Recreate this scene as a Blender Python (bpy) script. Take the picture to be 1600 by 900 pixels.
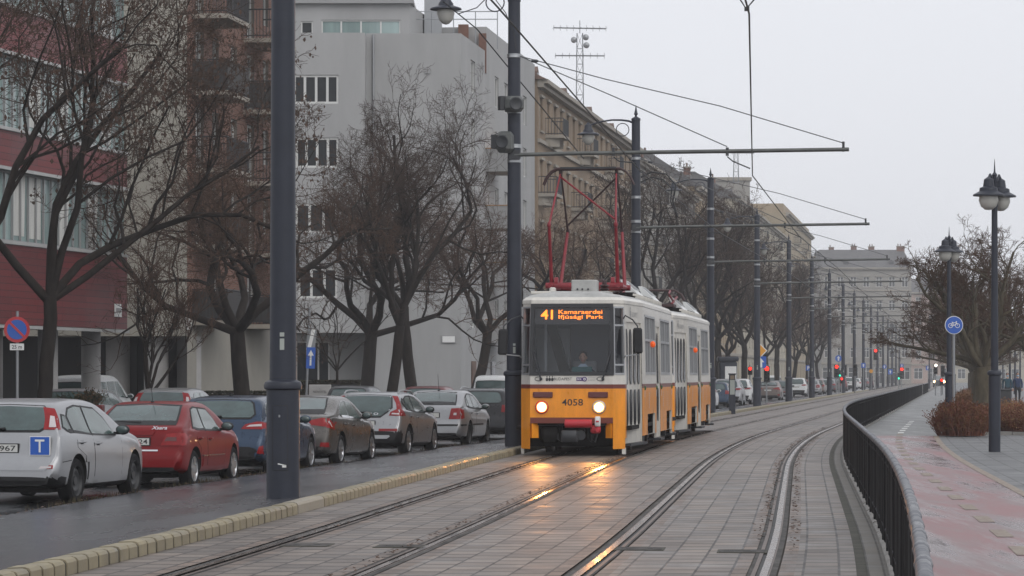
import bpy, bmesh, math, random
from mathutils import Vector, Matrix
from mathutils.bvhtree import BVHTree
from bisect import bisect_right

# ------------------------------------------------------------------ scene, camera, light
for o in list(bpy.data.objects): bpy.data.objects.remove(o, do_unlink=True)
SC = bpy.context.scene
COL = SC.collection
R = math.radians
FP, EYE, HZ = 4800.0, 1.62, 587.0          # focal length in photo pixels, eye height, horizon row

cam_d = bpy.data.cameras.new('camera'); cam = bpy.data.objects.new('camera', cam_d); COL.objects.link(cam)
cam.location = (0, 0, EYE); cam.rotation_euler = (R(90), 0, 0)
cam_d.sensor_width = 36.0; cam_d.lens = 36.0*FP/1600.0; cam_d.shift_y = (HZ-450.0)/1600.0
cam_d.clip_start = 0.5; cam_d.clip_end = 5000.0
SC.camera = cam

SUN_EL, SUN_AZ = 42.0, 150.0
w = bpy.data.worlds.new('World'); SC.world = w; w.use_nodes = True
nt = w.node_tree; nt.nodes.clear()
wo = nt.nodes.new('ShaderNodeOutputWorld'); bg = nt.nodes.new('ShaderNodeBackground')
sky = nt.nodes.new('ShaderNodeTexSky'); sky.sky_type = 'NISHITA'; sky.sun_disc = False
sky.sun_elevation = R(SUN_EL); sky.sun_rotation = R(SUN_AZ); sky.dust_density = 4.0
hs = nt.nodes.new('ShaderNodeHueSaturation'); hs.inputs['Saturation'].default_value = 0.18
mx = nt.nodes.new('ShaderNodeMixRGB'); mx.inputs[0].default_value = 0.82
mx.inputs[2].default_value = (7.35, 7.5, 7.98, 1)           # the even overcast layer
nt.links.new(sky.outputs[0], hs.inputs['Color']); nt.links.new(hs.outputs[0], mx.inputs[1])
nt.links.new(mx.outputs[0], bg.inputs[0]); bg.inputs[1].default_value = 0.128
nt.links.new(bg.outputs[0], wo.inputs[0])

sd = bpy.data.lights.new('sun', 'SUN'); so = bpy.data.objects.new('sun', sd); COL.objects.link(so)
sd.energy = 0.7; sd.angle = R(40); sd.color = (1.0, 0.97, 0.93)
so.rotation_euler = (R(90-SUN_EL), 0, R(180-SUN_AZ)); so.location = (20, -20, 40)

SC.view_settings.view_transform = 'Standard'; SC.view_settings.look = 'None'
SC.view_settings.exposure = 0.0; SC.view_settings.gamma = 1.0; SC.view_settings.use_curve_mapping = False
SC.render.engine = 'CYCLES'
SC.cycles.use_denoising = True
SC.cycles.max_bounces = 6; SC.cycles.diffuse_bounces = 2; SC.cycles.glossy_bounces = 3
SC.cycles.transparent_max_bounces = 12; SC.cycles.transmission_bounces = 4; SC.cycles.volume_bounces = 1
SC.cycles.caustics_reflective = False; SC.cycles.caustics_refractive = False
SC.cycles.sample_clamp_indirect = 4.0

# ------------------------------------------------------------------ helpers
def wx(px, Y): return (px-800.0)/FP*Y
def wz(py, Y): return EYE+(HZ-py)/FP*Y
def lerp(a, b, t): return a+(b-a)*t
def interp(pts, x):
    if x <= pts[0][0]: return pts[0][1]
    for (a, b), (c, d) in zip(pts, pts[1:]):
        if x <= c: return b+(d-b)*(x-a)/(c-a) if c > a else d
    return pts[-1][1]
def K(Y):                                   # the left kerb of the tracks, the reference line of the street
    if Y < 34: return -2.692+0.094*(Y-34)-0.0007*(34-Y)**2
    if Y < 52: return -1.0+0.094*(Y-52)
    if Y < 92: return -1.0+0.094*(Y-52)+0.0006375*(Y-52)**2
    return 3.78+0.145*(Y-92)
def KS(Y):
    return 0.094 if Y < 52 else (0.094+0.001275*(Y-52) if Y < 92 else 0.145)

MATS = {}
def mat(name, col, rough=0.6, metal=0.0, var=0.0, vscale=3.0, bump=0.0, bscale=30.0, coat=0.0, spec=0.5, rvar=0.0,
        emit=None, estr=0.0, col2=None, space='Object', detail=5.0, stretch=None, coat_rough=0.05):
    if name in MATS: return MATS[name]
    m = bpy.data.materials.new(name); m.use_nodes = True
    n = m.node_tree.nodes; l = m.node_tree.links; p = n['Principled BSDF']
    p.inputs['Base Color'].default_value = (*col, 1); p.inputs['Roughness'].default_value = rough
    p.inputs['Metallic'].default_value = metal; p.inputs['Specular IOR Level'].default_value = spec
    if coat: p.inputs['Coat Weight'].default_value = coat; p.inputs['Coat Roughness'].default_value = coat_rough
    if emit:
        p.inputs['Emission Color'].default_value = (*emit, 1); p.inputs['Emission Strength'].default_value = estr
    if var or bump or rvar or col2:
        tc = n.new('ShaderNodeTexCoord'); src = tc.outputs['Object']
        if space == 'UV': src = tc.outputs['UV']
        elif space == 'World': src = n.new('ShaderNodeNewGeometry').outputs['Position']
        if stretch:
            mp = n.new('ShaderNodeMapping'); mp.inputs['Scale'].default_value = stretch
            l.new(src, mp.inputs[0]); src = mp.outputs[0]
        nz = n.new('ShaderNodeTexNoise'); nz.inputs['Scale'].default_value = vscale; nz.inputs['Detail'].default_value = detail
        nz.inputs['Roughness'].default_value = 0.65
        l.new(src, nz.inputs['Vector'])
        rp = n.new('ShaderNodeMapRange'); rp.inputs['From Min'].default_value = 0.32; rp.inputs['From Max'].default_value = 0.68
        l.new(nz.outputs['Fac'], rp.inputs['Value'])
        if var or col2:
            a = [max(0, c*(1-var)) for c in col]; b = [c*(1+var) for c in col] if not col2 else col2
            mi = n.new('ShaderNodeMixRGB'); mi.inputs[1].default_value = (*a, 1); mi.inputs[2].default_value = (*b, 1)
            l.new(rp.outputs[0], mi.inputs[0]); l.new(mi.outputs[0], p.inputs['Base Color'])
        if rvar:
            r2 = n.new('ShaderNodeMapRange'); r2.inputs['To Min'].default_value = max(0.03, rough-rvar); r2.inputs['To Max'].default_value = min(1, rough+rvar)
            r2.inputs['From Min'].default_value = 0.35; r2.inputs['From Max'].default_value = 0.65
            l.new(nz.outputs['Fac'], r2.inputs['Value']); l.new(r2.outputs[0], p.inputs['Roughness'])
        if bump:
            nb = n.new('ShaderNodeTexNoise'); nb.inputs['Scale'].default_value = bscale; nb.inputs['Detail'].default_value = 3
            l.new(src, nb.inputs['Vector'])
            bp = n.new('ShaderNodeBump'); bp.inputs['Strength'].default_value = bump; bp.inputs['Distance'].default_value = 0.02
            l.new(nb.outputs['Fac'], bp.inputs['Height']); l.new(bp.outputs[0], p.inputs['Normal'])
    MATS[name] = m
    return m

def brick_mat(name, c1, c2, mortar, bw, rh, ms, rough=0.7, rvar=0.15, scale=1.0, offset=0.5, bump=0.3, space='UV', stain=0.25, stain_scale=0.4, axes=None, stretch=None, ndetail=6, pre=None, broad=0):
    m = bpy.data.materials.new(name); m.use_nodes = True
    n = m.node_tree.nodes; l = m.node_tree.links; p = n['Principled BSDF']
    tc = n.new('ShaderNodeTexCoord'); src = tc.outputs['UV' if space == 'UV' else 'Object']
    bt = n.new('ShaderNodeTexBrick'); bt.inputs['Color1'].default_value = (*c1, 1); bt.inputs['Color2'].default_value = (*c2, 1)
    bt.inputs['Mortar'].default_value = (*mortar, 1); bt.inputs['Scale'].default_value = scale
    bt.inputs['Brick Width'].default_value = bw; bt.inputs['Row Height'].default_value = rh
    bt.inputs['Mortar Size'].default_value = ms; bt.inputs['Mortar Smooth'].default_value = 0.3; bt.inputs['Bias'].default_value = -0.1
    bt.offset = offset
    if pre:
        mq = n.new('ShaderNodeMapping'); mq.inputs['Scale'].default_value = pre; l.new(src, mq.inputs[0]); l.new(mq.outputs[0], bt.inputs['Vector']); bt.inputs['Brick Width'].default_value = bw*pre[0]
    else: l.new(src, bt.inputs['Vector'])
    nz = n.new('ShaderNodeTexNoise'); nz.inputs['Scale'].default_value = stain_scale; nz.inputs['Detail'].default_value = ndetail
    nz.inputs['Roughness'].default_value = 0.7
    s2 = src
    if stretch:
        mp = n.new('ShaderNodeMapping'); mp.inputs['Scale'].default_value = stretch; l.new(src, mp.inputs[0]); s2 = mp.outputs[0]
    l.new(s2, nz.inputs['Vector'])
    mr = n.new('ShaderNodeMapRange'); mr.inputs['From Min'].default_value = 0.3; mr.inputs['From Max'].default_value = 0.7
    mr.inputs['To Min'].default_value = 1-stain; mr.inputs['To Max'].default_value = 1+stain
    l.new(nz.outputs['Fac'], mr.inputs['Value'])
    mu = n.new('ShaderNodeVectorMath'); mu.operation = 'SCALE'
    sc_ = mr.outputs[0]
    if broad:                                           # slow change of tone, damp and oily patches over many slabs
        mp2 = n.new('ShaderNodeMapping'); mp2.inputs['Scale'].default_value = (.10, .55, 1); l.new(src, mp2.inputs[0])
        n2 = n.new('ShaderNodeTexNoise'); n2.inputs['Scale'].default_value = 1.0; n2.inputs['Detail'].default_value = 7; n2.inputs['Roughness'].default_value = .7; l.new(mp2.outputs[0], n2.inputs['Vector'])
        m2 = n.new('ShaderNodeMapRange'); m2.inputs['From Min'].default_value = .35; m2.inputs['From Max'].default_value = .6; m2.inputs['To Min'].default_value = 1-broad*1.4; m2.inputs['To Max'].default_value = 1+broad*.4
        l.new(n2.outputs['Fac'], m2.inputs['Value']); mm = n.new('ShaderNodeMath'); mm.operation = 'MULTIPLY'; l.new(sc_, mm.inputs[0]); l.new(m2.outputs[0], mm.inputs[1]); sc_ = mm.outputs[0]
    l.new(bt.outputs['Color'], mu.inputs[0]); l.new(sc_, mu.inputs['Scale']); l.new(mu.outputs[0], p.inputs['Base Color'])
    r2 = n.new('ShaderNodeMapRange'); r2.inputs['From Min'].default_value = 0.3; r2.inputs['From Max'].default_value = 0.7
    r2.inputs['To Min'].default_value = max(.05, rough-rvar); r2.inputs['To Max'].default_value = min(1, rough+rvar)
    l.new(nz.outputs['Fac'], r2.inputs['Value']); l.new(r2.outputs[0], p.inputs['Roughness'])
    if bump:
        bp = n.new('ShaderNodeBump'); bp.inputs['Strength'].default_value = bump; bp.inputs['Distance'].default_value = 0.01; bp.invert = True
        l.new(bt.outputs['Fac'], bp.inputs['Height']); l.new(bp.outputs[0], p.inputs['Normal'])
    MATS[name] = m
    return m

def glass_mat(name, tint, gloss=(1, 1, 1), rough=0.03, ior=1.45):
    m = bpy.data.materials.new(name); m.use_nodes = True
    n = m.node_tree.nodes; l = m.node_tree.links; n.remove(n['Principled BSDF'])
    out = n['Material Output']
    t = n.new('ShaderNodeBsdfTransparent'); t.inputs[0].default_value = (*tint, 1)
    g = n.new('ShaderNodeBsdfGlossy'); g.inputs[0].default_value = (*gloss, 1); g.inputs['Roughness'].default_value = rough
    f = n.new('ShaderNodeFresnel'); f.inputs[0].default_value = ior
    mi = n.new('ShaderNodeMixShader'); l.new(f.outputs[0], mi.inputs[0]); l.new(t.outputs[0], mi.inputs[1]); l.new(g.outputs[0], mi.inputs[2])
    l.new(mi.outputs[0], out.inputs[0]); MATS[name] = m
    return m

class MB:
    """collects faces; build() links them as ONE mesh object"""
    def __init__(s): s.v = []; s.f = []; s.m = []; s.uv = {}
    def add(s, verts, faces, m, uvs=None):
        b = len(s.v); s.v.extend([tuple(v) for v in verts])
        for i, f in enumerate(faces):
            if uvs: s.uv[len(s.f)] = uvs[i]
            s.f.append(tuple(b+k for k in f)); s.m.append(m)
    def quad(s, a, b, c, d, m, uv=None): s.add([a, b, c, d], [(0, 1, 2, 3)], m, [uv] if uv else None)
    def boxb(s, x0, x1, y0, y1, z0, z1, m):
        s.add([(x0,y0,z0),(x1,y0,z0),(x1,y1,z0),(x0,y1,z0),(x0,y0,z1),(x1,y0,z1),(x1,y1,z1),(x0,y1,z1)],
              [(3,2,1,0),(4,5,6,7),(0,1,5,4),(1,2,6,5),(2,3,7,6),(3,0,4,7)], m)
    def box(s, c, size, m, rz=0.0, rx=0.0, ry=0.0):
        M = Matrix.Translation(c) @ Matrix.Rotation(rz, 4, 'Z') @ Matrix.Rotation(ry, 4, 'Y') @ Matrix.Rotation(rx, 4, 'X')
        hx, hy, hz = size[0]/2, size[1]/2, size[2]/2
        vs = [M @ Vector(p) for p in [(-hx,-hy,-hz),(hx,-hy,-hz),(hx,hy,-hz),(-hx,hy,-hz),(-hx,-hy,hz),(hx,-hy,hz),(hx,hy,hz),(-hx,hy,hz)]]
        s.add(vs, [(3,2,1,0),(4,5,6,7),(0,1,5,4),(1,2,6,5),(2,3,7,6),(3,0,4,7)], m)
    def rbox(s, c, size, m, b=0.02, rz=0.0):            # box with chamfered vertical and top edges
        x, y, z = size[0]/2, size[1]/2, size[2]/2; b = min(b, x*.6, y*.6, z*.6)
        def ring(ix, iy, zz):
            return [(-x+ix+b*0,-y+iy+b,zz),(-x+ix+b,-y+iy,zz),(x-ix-b,-y+iy,zz),(x-ix,-y+iy+b,zz),(x-ix,y-iy-b,zz),(x-ix-b,y-iy,zz),(-x+ix+b,y-iy,zz),(-x+ix,y-iy-b,zz)]
        rr = [ring(b*.6,b*.6,-z), ring(0,0,-z+b), ring(0,0,z-b), ring(b*.6,b*.6,z)]
        M = Matrix.Translation(c) @ Matrix.Rotation(rz, 4, 'Z')
        vs = [M @ Vector(p) for r_ in rr for p in r_]; fs = []
        for k in range(3):
            for i in range(8):
                j = (i+1) % 8; fs.append((k*8+i, k*8+j, k*8+8+j, k*8+8+i))
        fs.append(tuple(range(7, -1, -1))); fs.append(tuple(range(24, 32)))
        s.add(vs, fs, m)
    def tube(s, pts, r, n, m, cap=True):
        pts = [Vector(p) for p in pts]; k = len(pts)
        rs = r if isinstance(r, (list, tuple)) else [r]*k
        vs = []; fs = []; prev = None
        for i, p in enumerate(pts):
            d = (pts[min(i+1, k-1)]-pts[max(i-1, 0)])
            if d.length < 1e-9: d = Vector((0, 0, 1))
            d.normalize()
            if prev is None:
                a = Vector((1, 0, 0)) if abs(d.x) < 0.8 else Vector((0, 1, 0))
            else: a = prev
            u = a-d*a.dot(d)
            if u.length < 1e-6: u = d.orthogonal()
            u.normalize(); prev = u; v = d.cross(u)
            for q in range(n):
                t = 2*math.pi*q/n
                vs.append(p+(u*math.cos(t)+v*math.sin(t))*rs[i])
        for i in range(k-1):
            for q in range(n):
                q2 = (q+1) % n
                fs.append((i*n+q, i*n+q2, (i+1)*n+q2, (i+1)*n+q))
        if cap and n > 2: fs.append(tuple(range(n-1, -1, -1))); fs.append(tuple((k-1)*n+q for q in range(n)))
        s.add(vs, fs, m)
    def lathe(s, prof, n, m, c=(0, 0, 0), axis='z', cap=True):
        vs = []; fs = []; c = Vector(c)
        for (r, h) in prof:
            for q in range(n):
                t = 2*math.pi*q/n; a, b = r*math.cos(t), r*math.sin(t)
                vs.append(c+Vector((a, b, h) if axis == 'z' else ((h, a, b) if axis == 'x' else (b, h, a))))
        for i in range(len(prof)-1):
            for q in range(n):
                q2 = (q+1) % n; fs.append((i*n+q, i*n+q2, (i+1)*n+q2, (i+1)*n+q))
        if cap:
            if prof[0][0] > 1e-5: fs.append(tuple(range(n-1, -1, -1)))
            if prof[-1][0] > 1e-5: fs.append(tuple((len(prof)-1)*n+q for q in range(n)))
        s.add(vs, fs, m)
    def ellipsoid(s, c, r, m, nu=16, nv=10):
        prof = []
        vs = []; fs = []
        for i in range(nv+1):
            p = math.pi*i/nv
            for q in range(nu):
                t = 2*math.pi*q/nu
                vs.append((c[0]+r[0]*math.sin(p)*math.cos(t), c[1]+r[1]*math.sin(p)*math.sin(t), c[2]-r[2]*math.cos(p)))
        for i in range(nv):
            for q in range(nu):
                q2 = (q+1) % nu; fs.append((i*nu+q, i*nu+q2, (i+1)*nu+q2, (i+1)*nu+q))
        s.add(vs, fs, m)
    def prism(s, poly, o, u, v, t, m):                   # poly in (u,v), extruded by vector t
        o, u, v, t = Vector(o), Vector(u), Vector(v), Vector(t); k = len(poly)
        a = [o+u*p[0]+v*p[1] for p in poly]; b = [p+t for p in a]
        fs = [tuple(range(k-1, -1, -1)), tuple(range(k, 2*k))]+[(i, (i+1) % k, k+(i+1) % k, k+i) for i in range(k)]
        s.add(a+b, fs, m)
    def disc(s, c, r, t, m, n=28, axis='y'): s.lathe([(r, 0), (r, t)], n, m, c, axis)
    def mesh(s, name, smooth=None):
        me = bpy.data.meshes.new(name); me.from_pydata(s.v, [], s.f)
        keys = []
        for k in s.m:
            if k not in keys: keys.append(k)
        for k in keys: me.materials.append(MATS[k])
        ix = {k: i for i, k in enumerate(keys)}
        me.polygons.foreach_set('material_index', [ix[k] for k in s.m])
        if s.uv:
            ul = me.uv_layers.new(name='UVMap')
            for pi, uv in s.uv.items():
                for li, q in zip(me.polygons[pi].loop_indices, uv): ul.data[li].uv = q
        if smooth is not None:
            me.polygons.foreach_set('use_smooth', [True]*len(me.polygons))
            if smooth < 179: me.set_sharp_from_angle(angle=R(smooth))
        me.update()
        return me
    def build(s, name, parent=None, smooth=None, world=False, weld=False):
        me = s.mesh(name, smooth)
        if weld:
            bm = bmesh.new(); bm.from_mesh(me); bmesh.ops.remove_doubles(bm, verts=bm.verts, dist=1e-4); bm.to_mesh(me); bm.free()
        o = bpy.data.objects.new(name, me); COL.objects.link(o)
        if parent: put(o, parent, world)
        return o

def put(o, parent, world=False):
    o.parent = parent
    if world: o.matrix_parent_inverse = Matrix.Translation(-Vector(parent.location))
    return o
def link(name, me, parent=None, loc=(0, 0, 0), rz=0.0):
    o = bpy.data.objects.new(name, me); COL.objects.link(o); o.location = loc; o.rotation_euler = (0, 0, rz)
    if parent: o.parent = parent
    return o
def tag(o, label=None, cat=None, group=None, kind=None):
    if label: o['label'] = label
    if cat: o['category'] = cat
    if group: o['group'] = group
    if kind: o['kind'] = kind
    return o
def thing(name, label, cat, loc=(0, 0, 0), rz=0.0, group=None):
    o = bpy.data.objects.new(name, None); COL.objects.link(o); o.empty_display_size = 0.2
    o.location = loc; o.rotation_euler = (0, 0, rz)
    return tag(o, label, cat, group)
def copy_tree(o, parent=None):
    c = o.copy(); COL.objects.link(c)
    if parent: c.parent = parent
    for ch in list(o.children): copy_tree(ch, c)
    return c
def text_geo(body, bold=0.0, shear=0.0):
    cu = bpy.data.curves.new('txt', 'FONT'); cu.body = body; cu.offset = bold; cu.resolution_u = 3; cu.shear = shear
    ob = bpy.data.objects.new('txt', cu); COL.objects.link(ob)
    dg = bpy.context.evaluated_depsgraph_get(); me = bpy.data.meshes.new_from_object(ob.evaluated_get(dg))
    vs = [v.co.copy() for v in me.vertices]; fs = [tuple(p.vertices) for p in me.polygons]
    bpy.data.objects.remove(ob, do_unlink=True); bpy.data.curves.remove(cu); bpy.data.meshes.remove(me)
    return vs, fs
def text_fit(mb, body, o, u, v, wdt, hgt, m, bold=0.0, shear=0.0):    # writing laid on the plane o + u*x + v*y, scaled to wdt x hgt
    vs, fs = text_geo(body, bold, shear)
    x0 = min(p.x for p in vs); x1 = max(p.x for p in vs); y0 = min(p.y for p in vs); y1 = max(p.y for p in vs)
    o, u, v = Vector(o), Vector(u), Vector(v)
    mb.add([o+u*((p.x-x0)/(x1-x0)*wdt)+v*((p.y-y0)/(y1-y0)*hgt) for p in vs], fs, m)
# ------------------------------------------------------------------ materials
mat('asphalt', (.056,.057,.064), .25, var=.18, vscale=.5, rvar=.09, bump=.10, bscale=90, space='World', stretch=(1,.22,1))
mat('road', (.050,.052,.056), .3, var=.3, vscale=.7, rvar=.18, bump=.2, bscale=50, space='World', stretch=(1,.35,1))
mat('dirt', (.050,.036,.024), .9, var=.5, vscale=6, space='World')
mat('leaf_litter', (.070,.036,.020), .85, var=.5, vscale=9)
mat('ground', (.09,.085,.075), .8, var=.25, vscale=.2, space='World')
mat('kerb_stone', (.255,.220,.145), .62, var=.30, vscale=2.2, rvar=.2, space='World', bump=.2, bscale=25)
mat('kerb_pale', (.29,.26,.205), .6, var=.2, vscale=2.5, rvar=.2, space='World')
mat('kerb_grey', (.20,.19,.175), .6, var=.3, vscale=2.2, space='World')
mat('joint', (.035,.028,.020), .9)
mat('steel_bright', (.20,.155,.125), .24, metal=1.0, var=.2, vscale=3, rvar=.08, space='World', stretch=(3,.2,1))
mat('steel_dark', (.10,.065,.048), .45, metal=.6, var=.3, vscale=4, space='World')
mat('groove', (.012,.011,.010), .6)
mat('gutter', (.060,.058,.045), .85, var=.4, vscale=3, space='World')
mat('sealant', (.080,.076,.072), .85, spec=.2, var=.5, vscale=2.5, space='World', stretch=(2,.6,1))
mat('white_paint', (.62,.62,.60), .5, var=.12, vscale=8, space='World')
mat('yellow_paint', (.30,.235,.125), .5, var=.30, vscale=9, rvar=.15, space='World', col2=(.20,.14,.125))
mat('path_grey', (.185,.188,.186), .55, var=.22, vscale=.8, rvar=.18, space='World', stretch=(1.6,.25,1), bump=.12, bscale=70)
brick_mat('track_slab', (.205,.168,.140), (.108,.089,.076), (.022,.014,.010), .50, .298, .0125, rough=.50, rvar=.16, stain=.24, stain_scale=1.6, stretch=(.9,.6,1), bump=.35, pre=(.30,1,1), broad=.22)
brick_mat('track_slab_rust', (.165,.120,.092), (.085,.062,.048), (.022,.014,.010), .50, .298, .0125, rough=.50, rvar=.16, stain=.38, stain_scale=1.1, stretch=(.5,2.5,1), bump=.35, pre=(.30,1,1))
brick_mat('sett', (.16,.145,.125), (.125,.115,.10), (.045,.04,.032), .2, .13, .010, rough=.6, stain=.25, stain_scale=1.5, bump=.4)
brick_mat('stone_paving', (.135,.137,.137), (.098,.10,.103), (.04,.04,.039), .55, .40, .014, rough=.55, rvar=.2, stain=.28, stain_scale=.7, bump=.3)

def red_path():
    m = bpy.data.materials.new('red_path'); m.use_nodes = True; MATS['red_path'] = m
    n = m.node_tree.nodes; l = m.node_tree.links; p = n['Principled BSDF']
    g = n.new('ShaderNodeNewGeometry')
    def noise(scale, st, det=6):
        mp = n.new('ShaderNodeMapping'); mp.inputs['Scale'].default_value = st; l.new(g.outputs['Position'], mp.inputs[0])
        z = n.new('ShaderNodeTexNoise'); z.inputs['Scale'].default_value = scale; z.inputs['Detail'].default_value = det; z.inputs['Roughness'].default_value = .7
        l.new(mp.outputs[0], z.inputs['Vector']); return z.outputs['Fac']
    def ramp(s, a, b):
        r = n.new('ShaderNodeMapRange'); r.inputs['From Min'].default_value = a; r.inputs['From Max'].default_value = b; l.new(s, r.inputs['Value']); return r.outputs[0]
    def mix(f, a, b):
        k = n.new('ShaderNodeMixRGB')
        if isinstance(f, float): k.inputs[0].default_value = f
        else: l.new(f, k.inputs[0])
        for i, c in ((1, a), (2, b)):
            if isinstance(c, tuple): k.inputs[i].default_value = (*c, 1)
            else: l.new(c, k.inputs[i])
        return k.outputs[0]
    wear = ramp(noise(.9, (1.5, .22, 1)), .44, .68)          # paint worn off in long patches
    grit = ramp(noise(34, (1, 1, 1), 2), .60, .68)
    base = mix(wear, (.225, .080, .082), (.180, .142, .140))
    base = mix(grit, base, (.13, .11, .105))
    wet = ramp(noise(.55, (2.2, .16, 1)), .46, .62)
    col = mix(wet, base, (.085, .045, .046)); l.new(col, p.inputs['Base Color'])
    rr = n.new('ShaderNodeMapRange'); rr.inputs['To Min'].default_value = .44; rr.inputs['To Max'].default_value = .14
    l.new(wet, rr.inputs['Value']); l.new(rr.outputs[0], p.inputs['Roughness'])
red_path()

mat('pole_paint', (.026,.030,.043), .42, spec=.35, var=.12, vscale=3, bump=.05, bscale=40)
mat('band_steel', (.45,.46,.47), .35, metal=1)
mat('black_iron', (.006,.006,.007), .7, spec=.15)
mat('black_iron_glint', (.013,.013,.014), .6, spec=.25)  # lighter iron given to random railing bars, highlight streaks put into the colour
mat('rail_tube', (.085,.088,.102), .42, metal=.2, var=.3, vscale=6, rvar=.15)
mat('galv', (.30,.31,.32), .42, metal=.7)
mat('dark_metal', (.03,.032,.036), .5)
mat('wire', (.02,.02,.022), .5)
mat('wire_grey', (.10,.105,.11), .5)
mat('rubber', (.010,.010,.011), .8, spec=.2, var=.3, vscale=12)
mat('plastic_black', (.011,.011,.012), .5, spec=.35)
mat('white_plastic', (.72,.73,.72), .4)
mat('sticker', (.36,.39,.36), .5)
mat('lamp_glass', (.50,.49,.45), .3)
mat('sign_blue', (.015,.10,.46), .35, coat=.3)
mat('sign_red', (.50,.03,.035), .35, coat=.3)
mat('sign_white', (.78,.78,.76), .4)
mat('sign_yellow', (.75,.33,.02), .4)
mat('sign_back', (.25,.26,.27), .5)
mat('ink', (.02,.02,.022), .5)
mat('red_lamp', (.3,.01,.01), .3, emit=(1,.022,.010), estr=3.2)
mat('green_lamp', (.01,.2,.1), .3, emit=(.03,.9,.45), estr=3)
mat('white_lamp', (.8,.8,.8), .3, emit=(1,.9,.75), estr=7)
mat('dead_lamp', (.03,.03,.03), .3)

# ------------------------------------------------------------------ ground sheets, all laid along the kerb line K(Y)
YS = [8+1.5*i for i in range(64)]+[104+6*i for i in range(40)]+[344+20*i for i in range(27)]
def strip(mb, a, b, m, z=0.0, y0=8.0, y1=860.0, za=None, zb=None, step=None):
    ys = [y0]+[y for y in YS if y0 < y < y1]+[y1]
    fa = a if callable(a) else (lambda y: a); fb = b if callable(b) else (lambda y: b)
    z0 = za if za is not None else z; z1 = zb if zb is not None else z
    s = 0.0
    for p, q in zip(ys, ys[1:]):
        ds = math.hypot(q-p, K(q)-K(p))
        A = (K(p)+fa(p), p, z0); B = (K(p)+fb(p), p, z1); C = (K(q)+fb(q), q, z1); D = (K(q)+fa(q), q, z0)
        mb.quad(A, B, C, D, m, [(s, fa(p)), (s, fb(p)), (s+ds, fb(q)), (s+ds, fa(q))]); s += ds
    return mb
def SWL(y): return interp([(45,-4.12),(50,-3.95),(57,-3.62),(63,-3.36),(71,-3.2),(84,-3.0)], y)   # street edge of the left pavement
RAILS = [0.87, 2.37, 4.14, 5.64]

g = MB(); g.quad((-420,-20,-.32),(640,-20,-.32),(640,900,-.32),(-420,900,-.32),'ground')
tag(g.build('ground'), kind='structure')
g = strip(MB(), -13.0, 4.0, 'road', z=-.2); tag(g.build('road'), kind='structure')
g = strip(MB(), -17.5, -13.0, 'asphalt', z=-.06, za=-.06, zb=-.08)
strip(g, -13.0, -12.96, 'kerb_grey', za=-.08, zb=-.2); tag(g.build('far_pavement'), kind='structure')
g = strip(MB(), SWL, -.18, 'asphalt', za=-.13, zb=.125)
strip(g, lambda y: SWL(y)-.09, SWL, 'dirt', za=-.21, zb=-.13)
tag(g.build('pavement'), kind='structure')
g = MB(); edges = []
for r in RAILS: edges += [r-.14, r+.12]
cuts = [0.0]+edges+[6.40]
for i, (a, b) in enumerate(zip(cuts[0::2], cuts[1::2])):
    a2 = a+.13 if i > 0 else a; b2 = b-.13 if i < len(cuts)//2-1 else b
    if a2 > a: strip(g, a, a2, 'track_slab_rust', z=0.0, y1=700)
    strip(g, a2, b2, 'track_slab', z=0.0, y1=700)
    if b2 < b: strip(g, b2, b, 'track_slab_rust', z=0.0, y1=700)
for r in RAILS: strip(g, r-.14, r+.12, 'joint', z=-.012, y1=700)
strip(g, 6.40, 6.49, 'gutter', z=-.004, y1=700); strip(g, 6.49, 6.66, 'sett', z=0.0, y1=700)
tag(g.build('track_pavement'), kind='structure')
g = strip(MB(), 6.74, 9.0, 'red_path', z=0.004, y1=82.7); tag(g.build('cycle_path'), kind='structure')
g = strip(MB(), 6.74, 9.0, 'path_grey', z=0.004, y0=82.7); tag(g.build('asphalt_path'), kind='structure')
g = strip(MB(), 8.86, 9.0, 'yellow_paint', z=.009, y1=82.6)
y = 12.0
while y < 84:
    strip(g, 7.86, 8.03, 'yellow_paint', z=.009, y0=y, y1=y+1.45); y += 3.12
for k in range(7): strip(g, 7.86, 8.03, 'white_paint', z=.009, y0=86+k*3.6, y1=87.6+k*3.6)
tag(g.build('path_markings'), kind='structure')
g = strip(MB(), 9.0, 26.0, 'stone_paving', z=0.0); tag(g.build('stone_pavement'), kind='structure')

# fence footing and left kerb built of separate stones
g = MB(); y = 9.0
while y < 300:
    st = 1.0; a = K(y); b = K(y+st-.012)
    j = random.Random(int(y*7)).uniform(-.006, .006)
    g.prism([(6.66,-.05),(6.66,.035+j),(6.68,.05+j),(6.75,.05+j),(6.75,-.05)], (a, y, 0), (1,0,0), (0,0,1), (b-a, st-.012, 0), 'kerb_grey'); y += st
tag(g.build('railing_kerb'), kind='structure')
g = MB(); rnd = random.Random(5); y = 9.0
strip(g, -.17, -.015, 'joint', z=.10, y1=700); strip(g, -.02, -.018, 'joint', za=.10, zb=-.01, y1=700)
while y < 330:
    st = .37 if not (36.0 < y < 37.0) else 2.0
    st *= (1 if y < 180 else 3)
    gap = .06; a = K(y); b = K(y+st-gap); dz = rnd.uniform(-.005, .004); dx = rnd.uniform(-.003, .003)
    m = 'kerb_stone' if st != 2.0 else 'kerb_pale'
    g.prism([(-.19,-.05),(-.19,.124),(-.058,.126),(-.029,.115),(-.011,.09),(-.008,-.05)], (K(y+st-gap), y+st-gap, 0), (1,0,0), (0,0,1), (K(y+st)-K(y+st-gap), gap, 0), 'joint'); g.prism([(-.19+dx,-.05),(-.19+dx,.13+dz),(-.055+dx,.135+dz),(-.022+dx,.125+dz),(-.004+dx,.10+dz),(0+dx,-.05)], (a, y, 0), (1,0,0), (0,0,1), (b-a, st-gap, 0), m); y += st
tag(g.build('kerb'), kind='structure')

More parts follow.
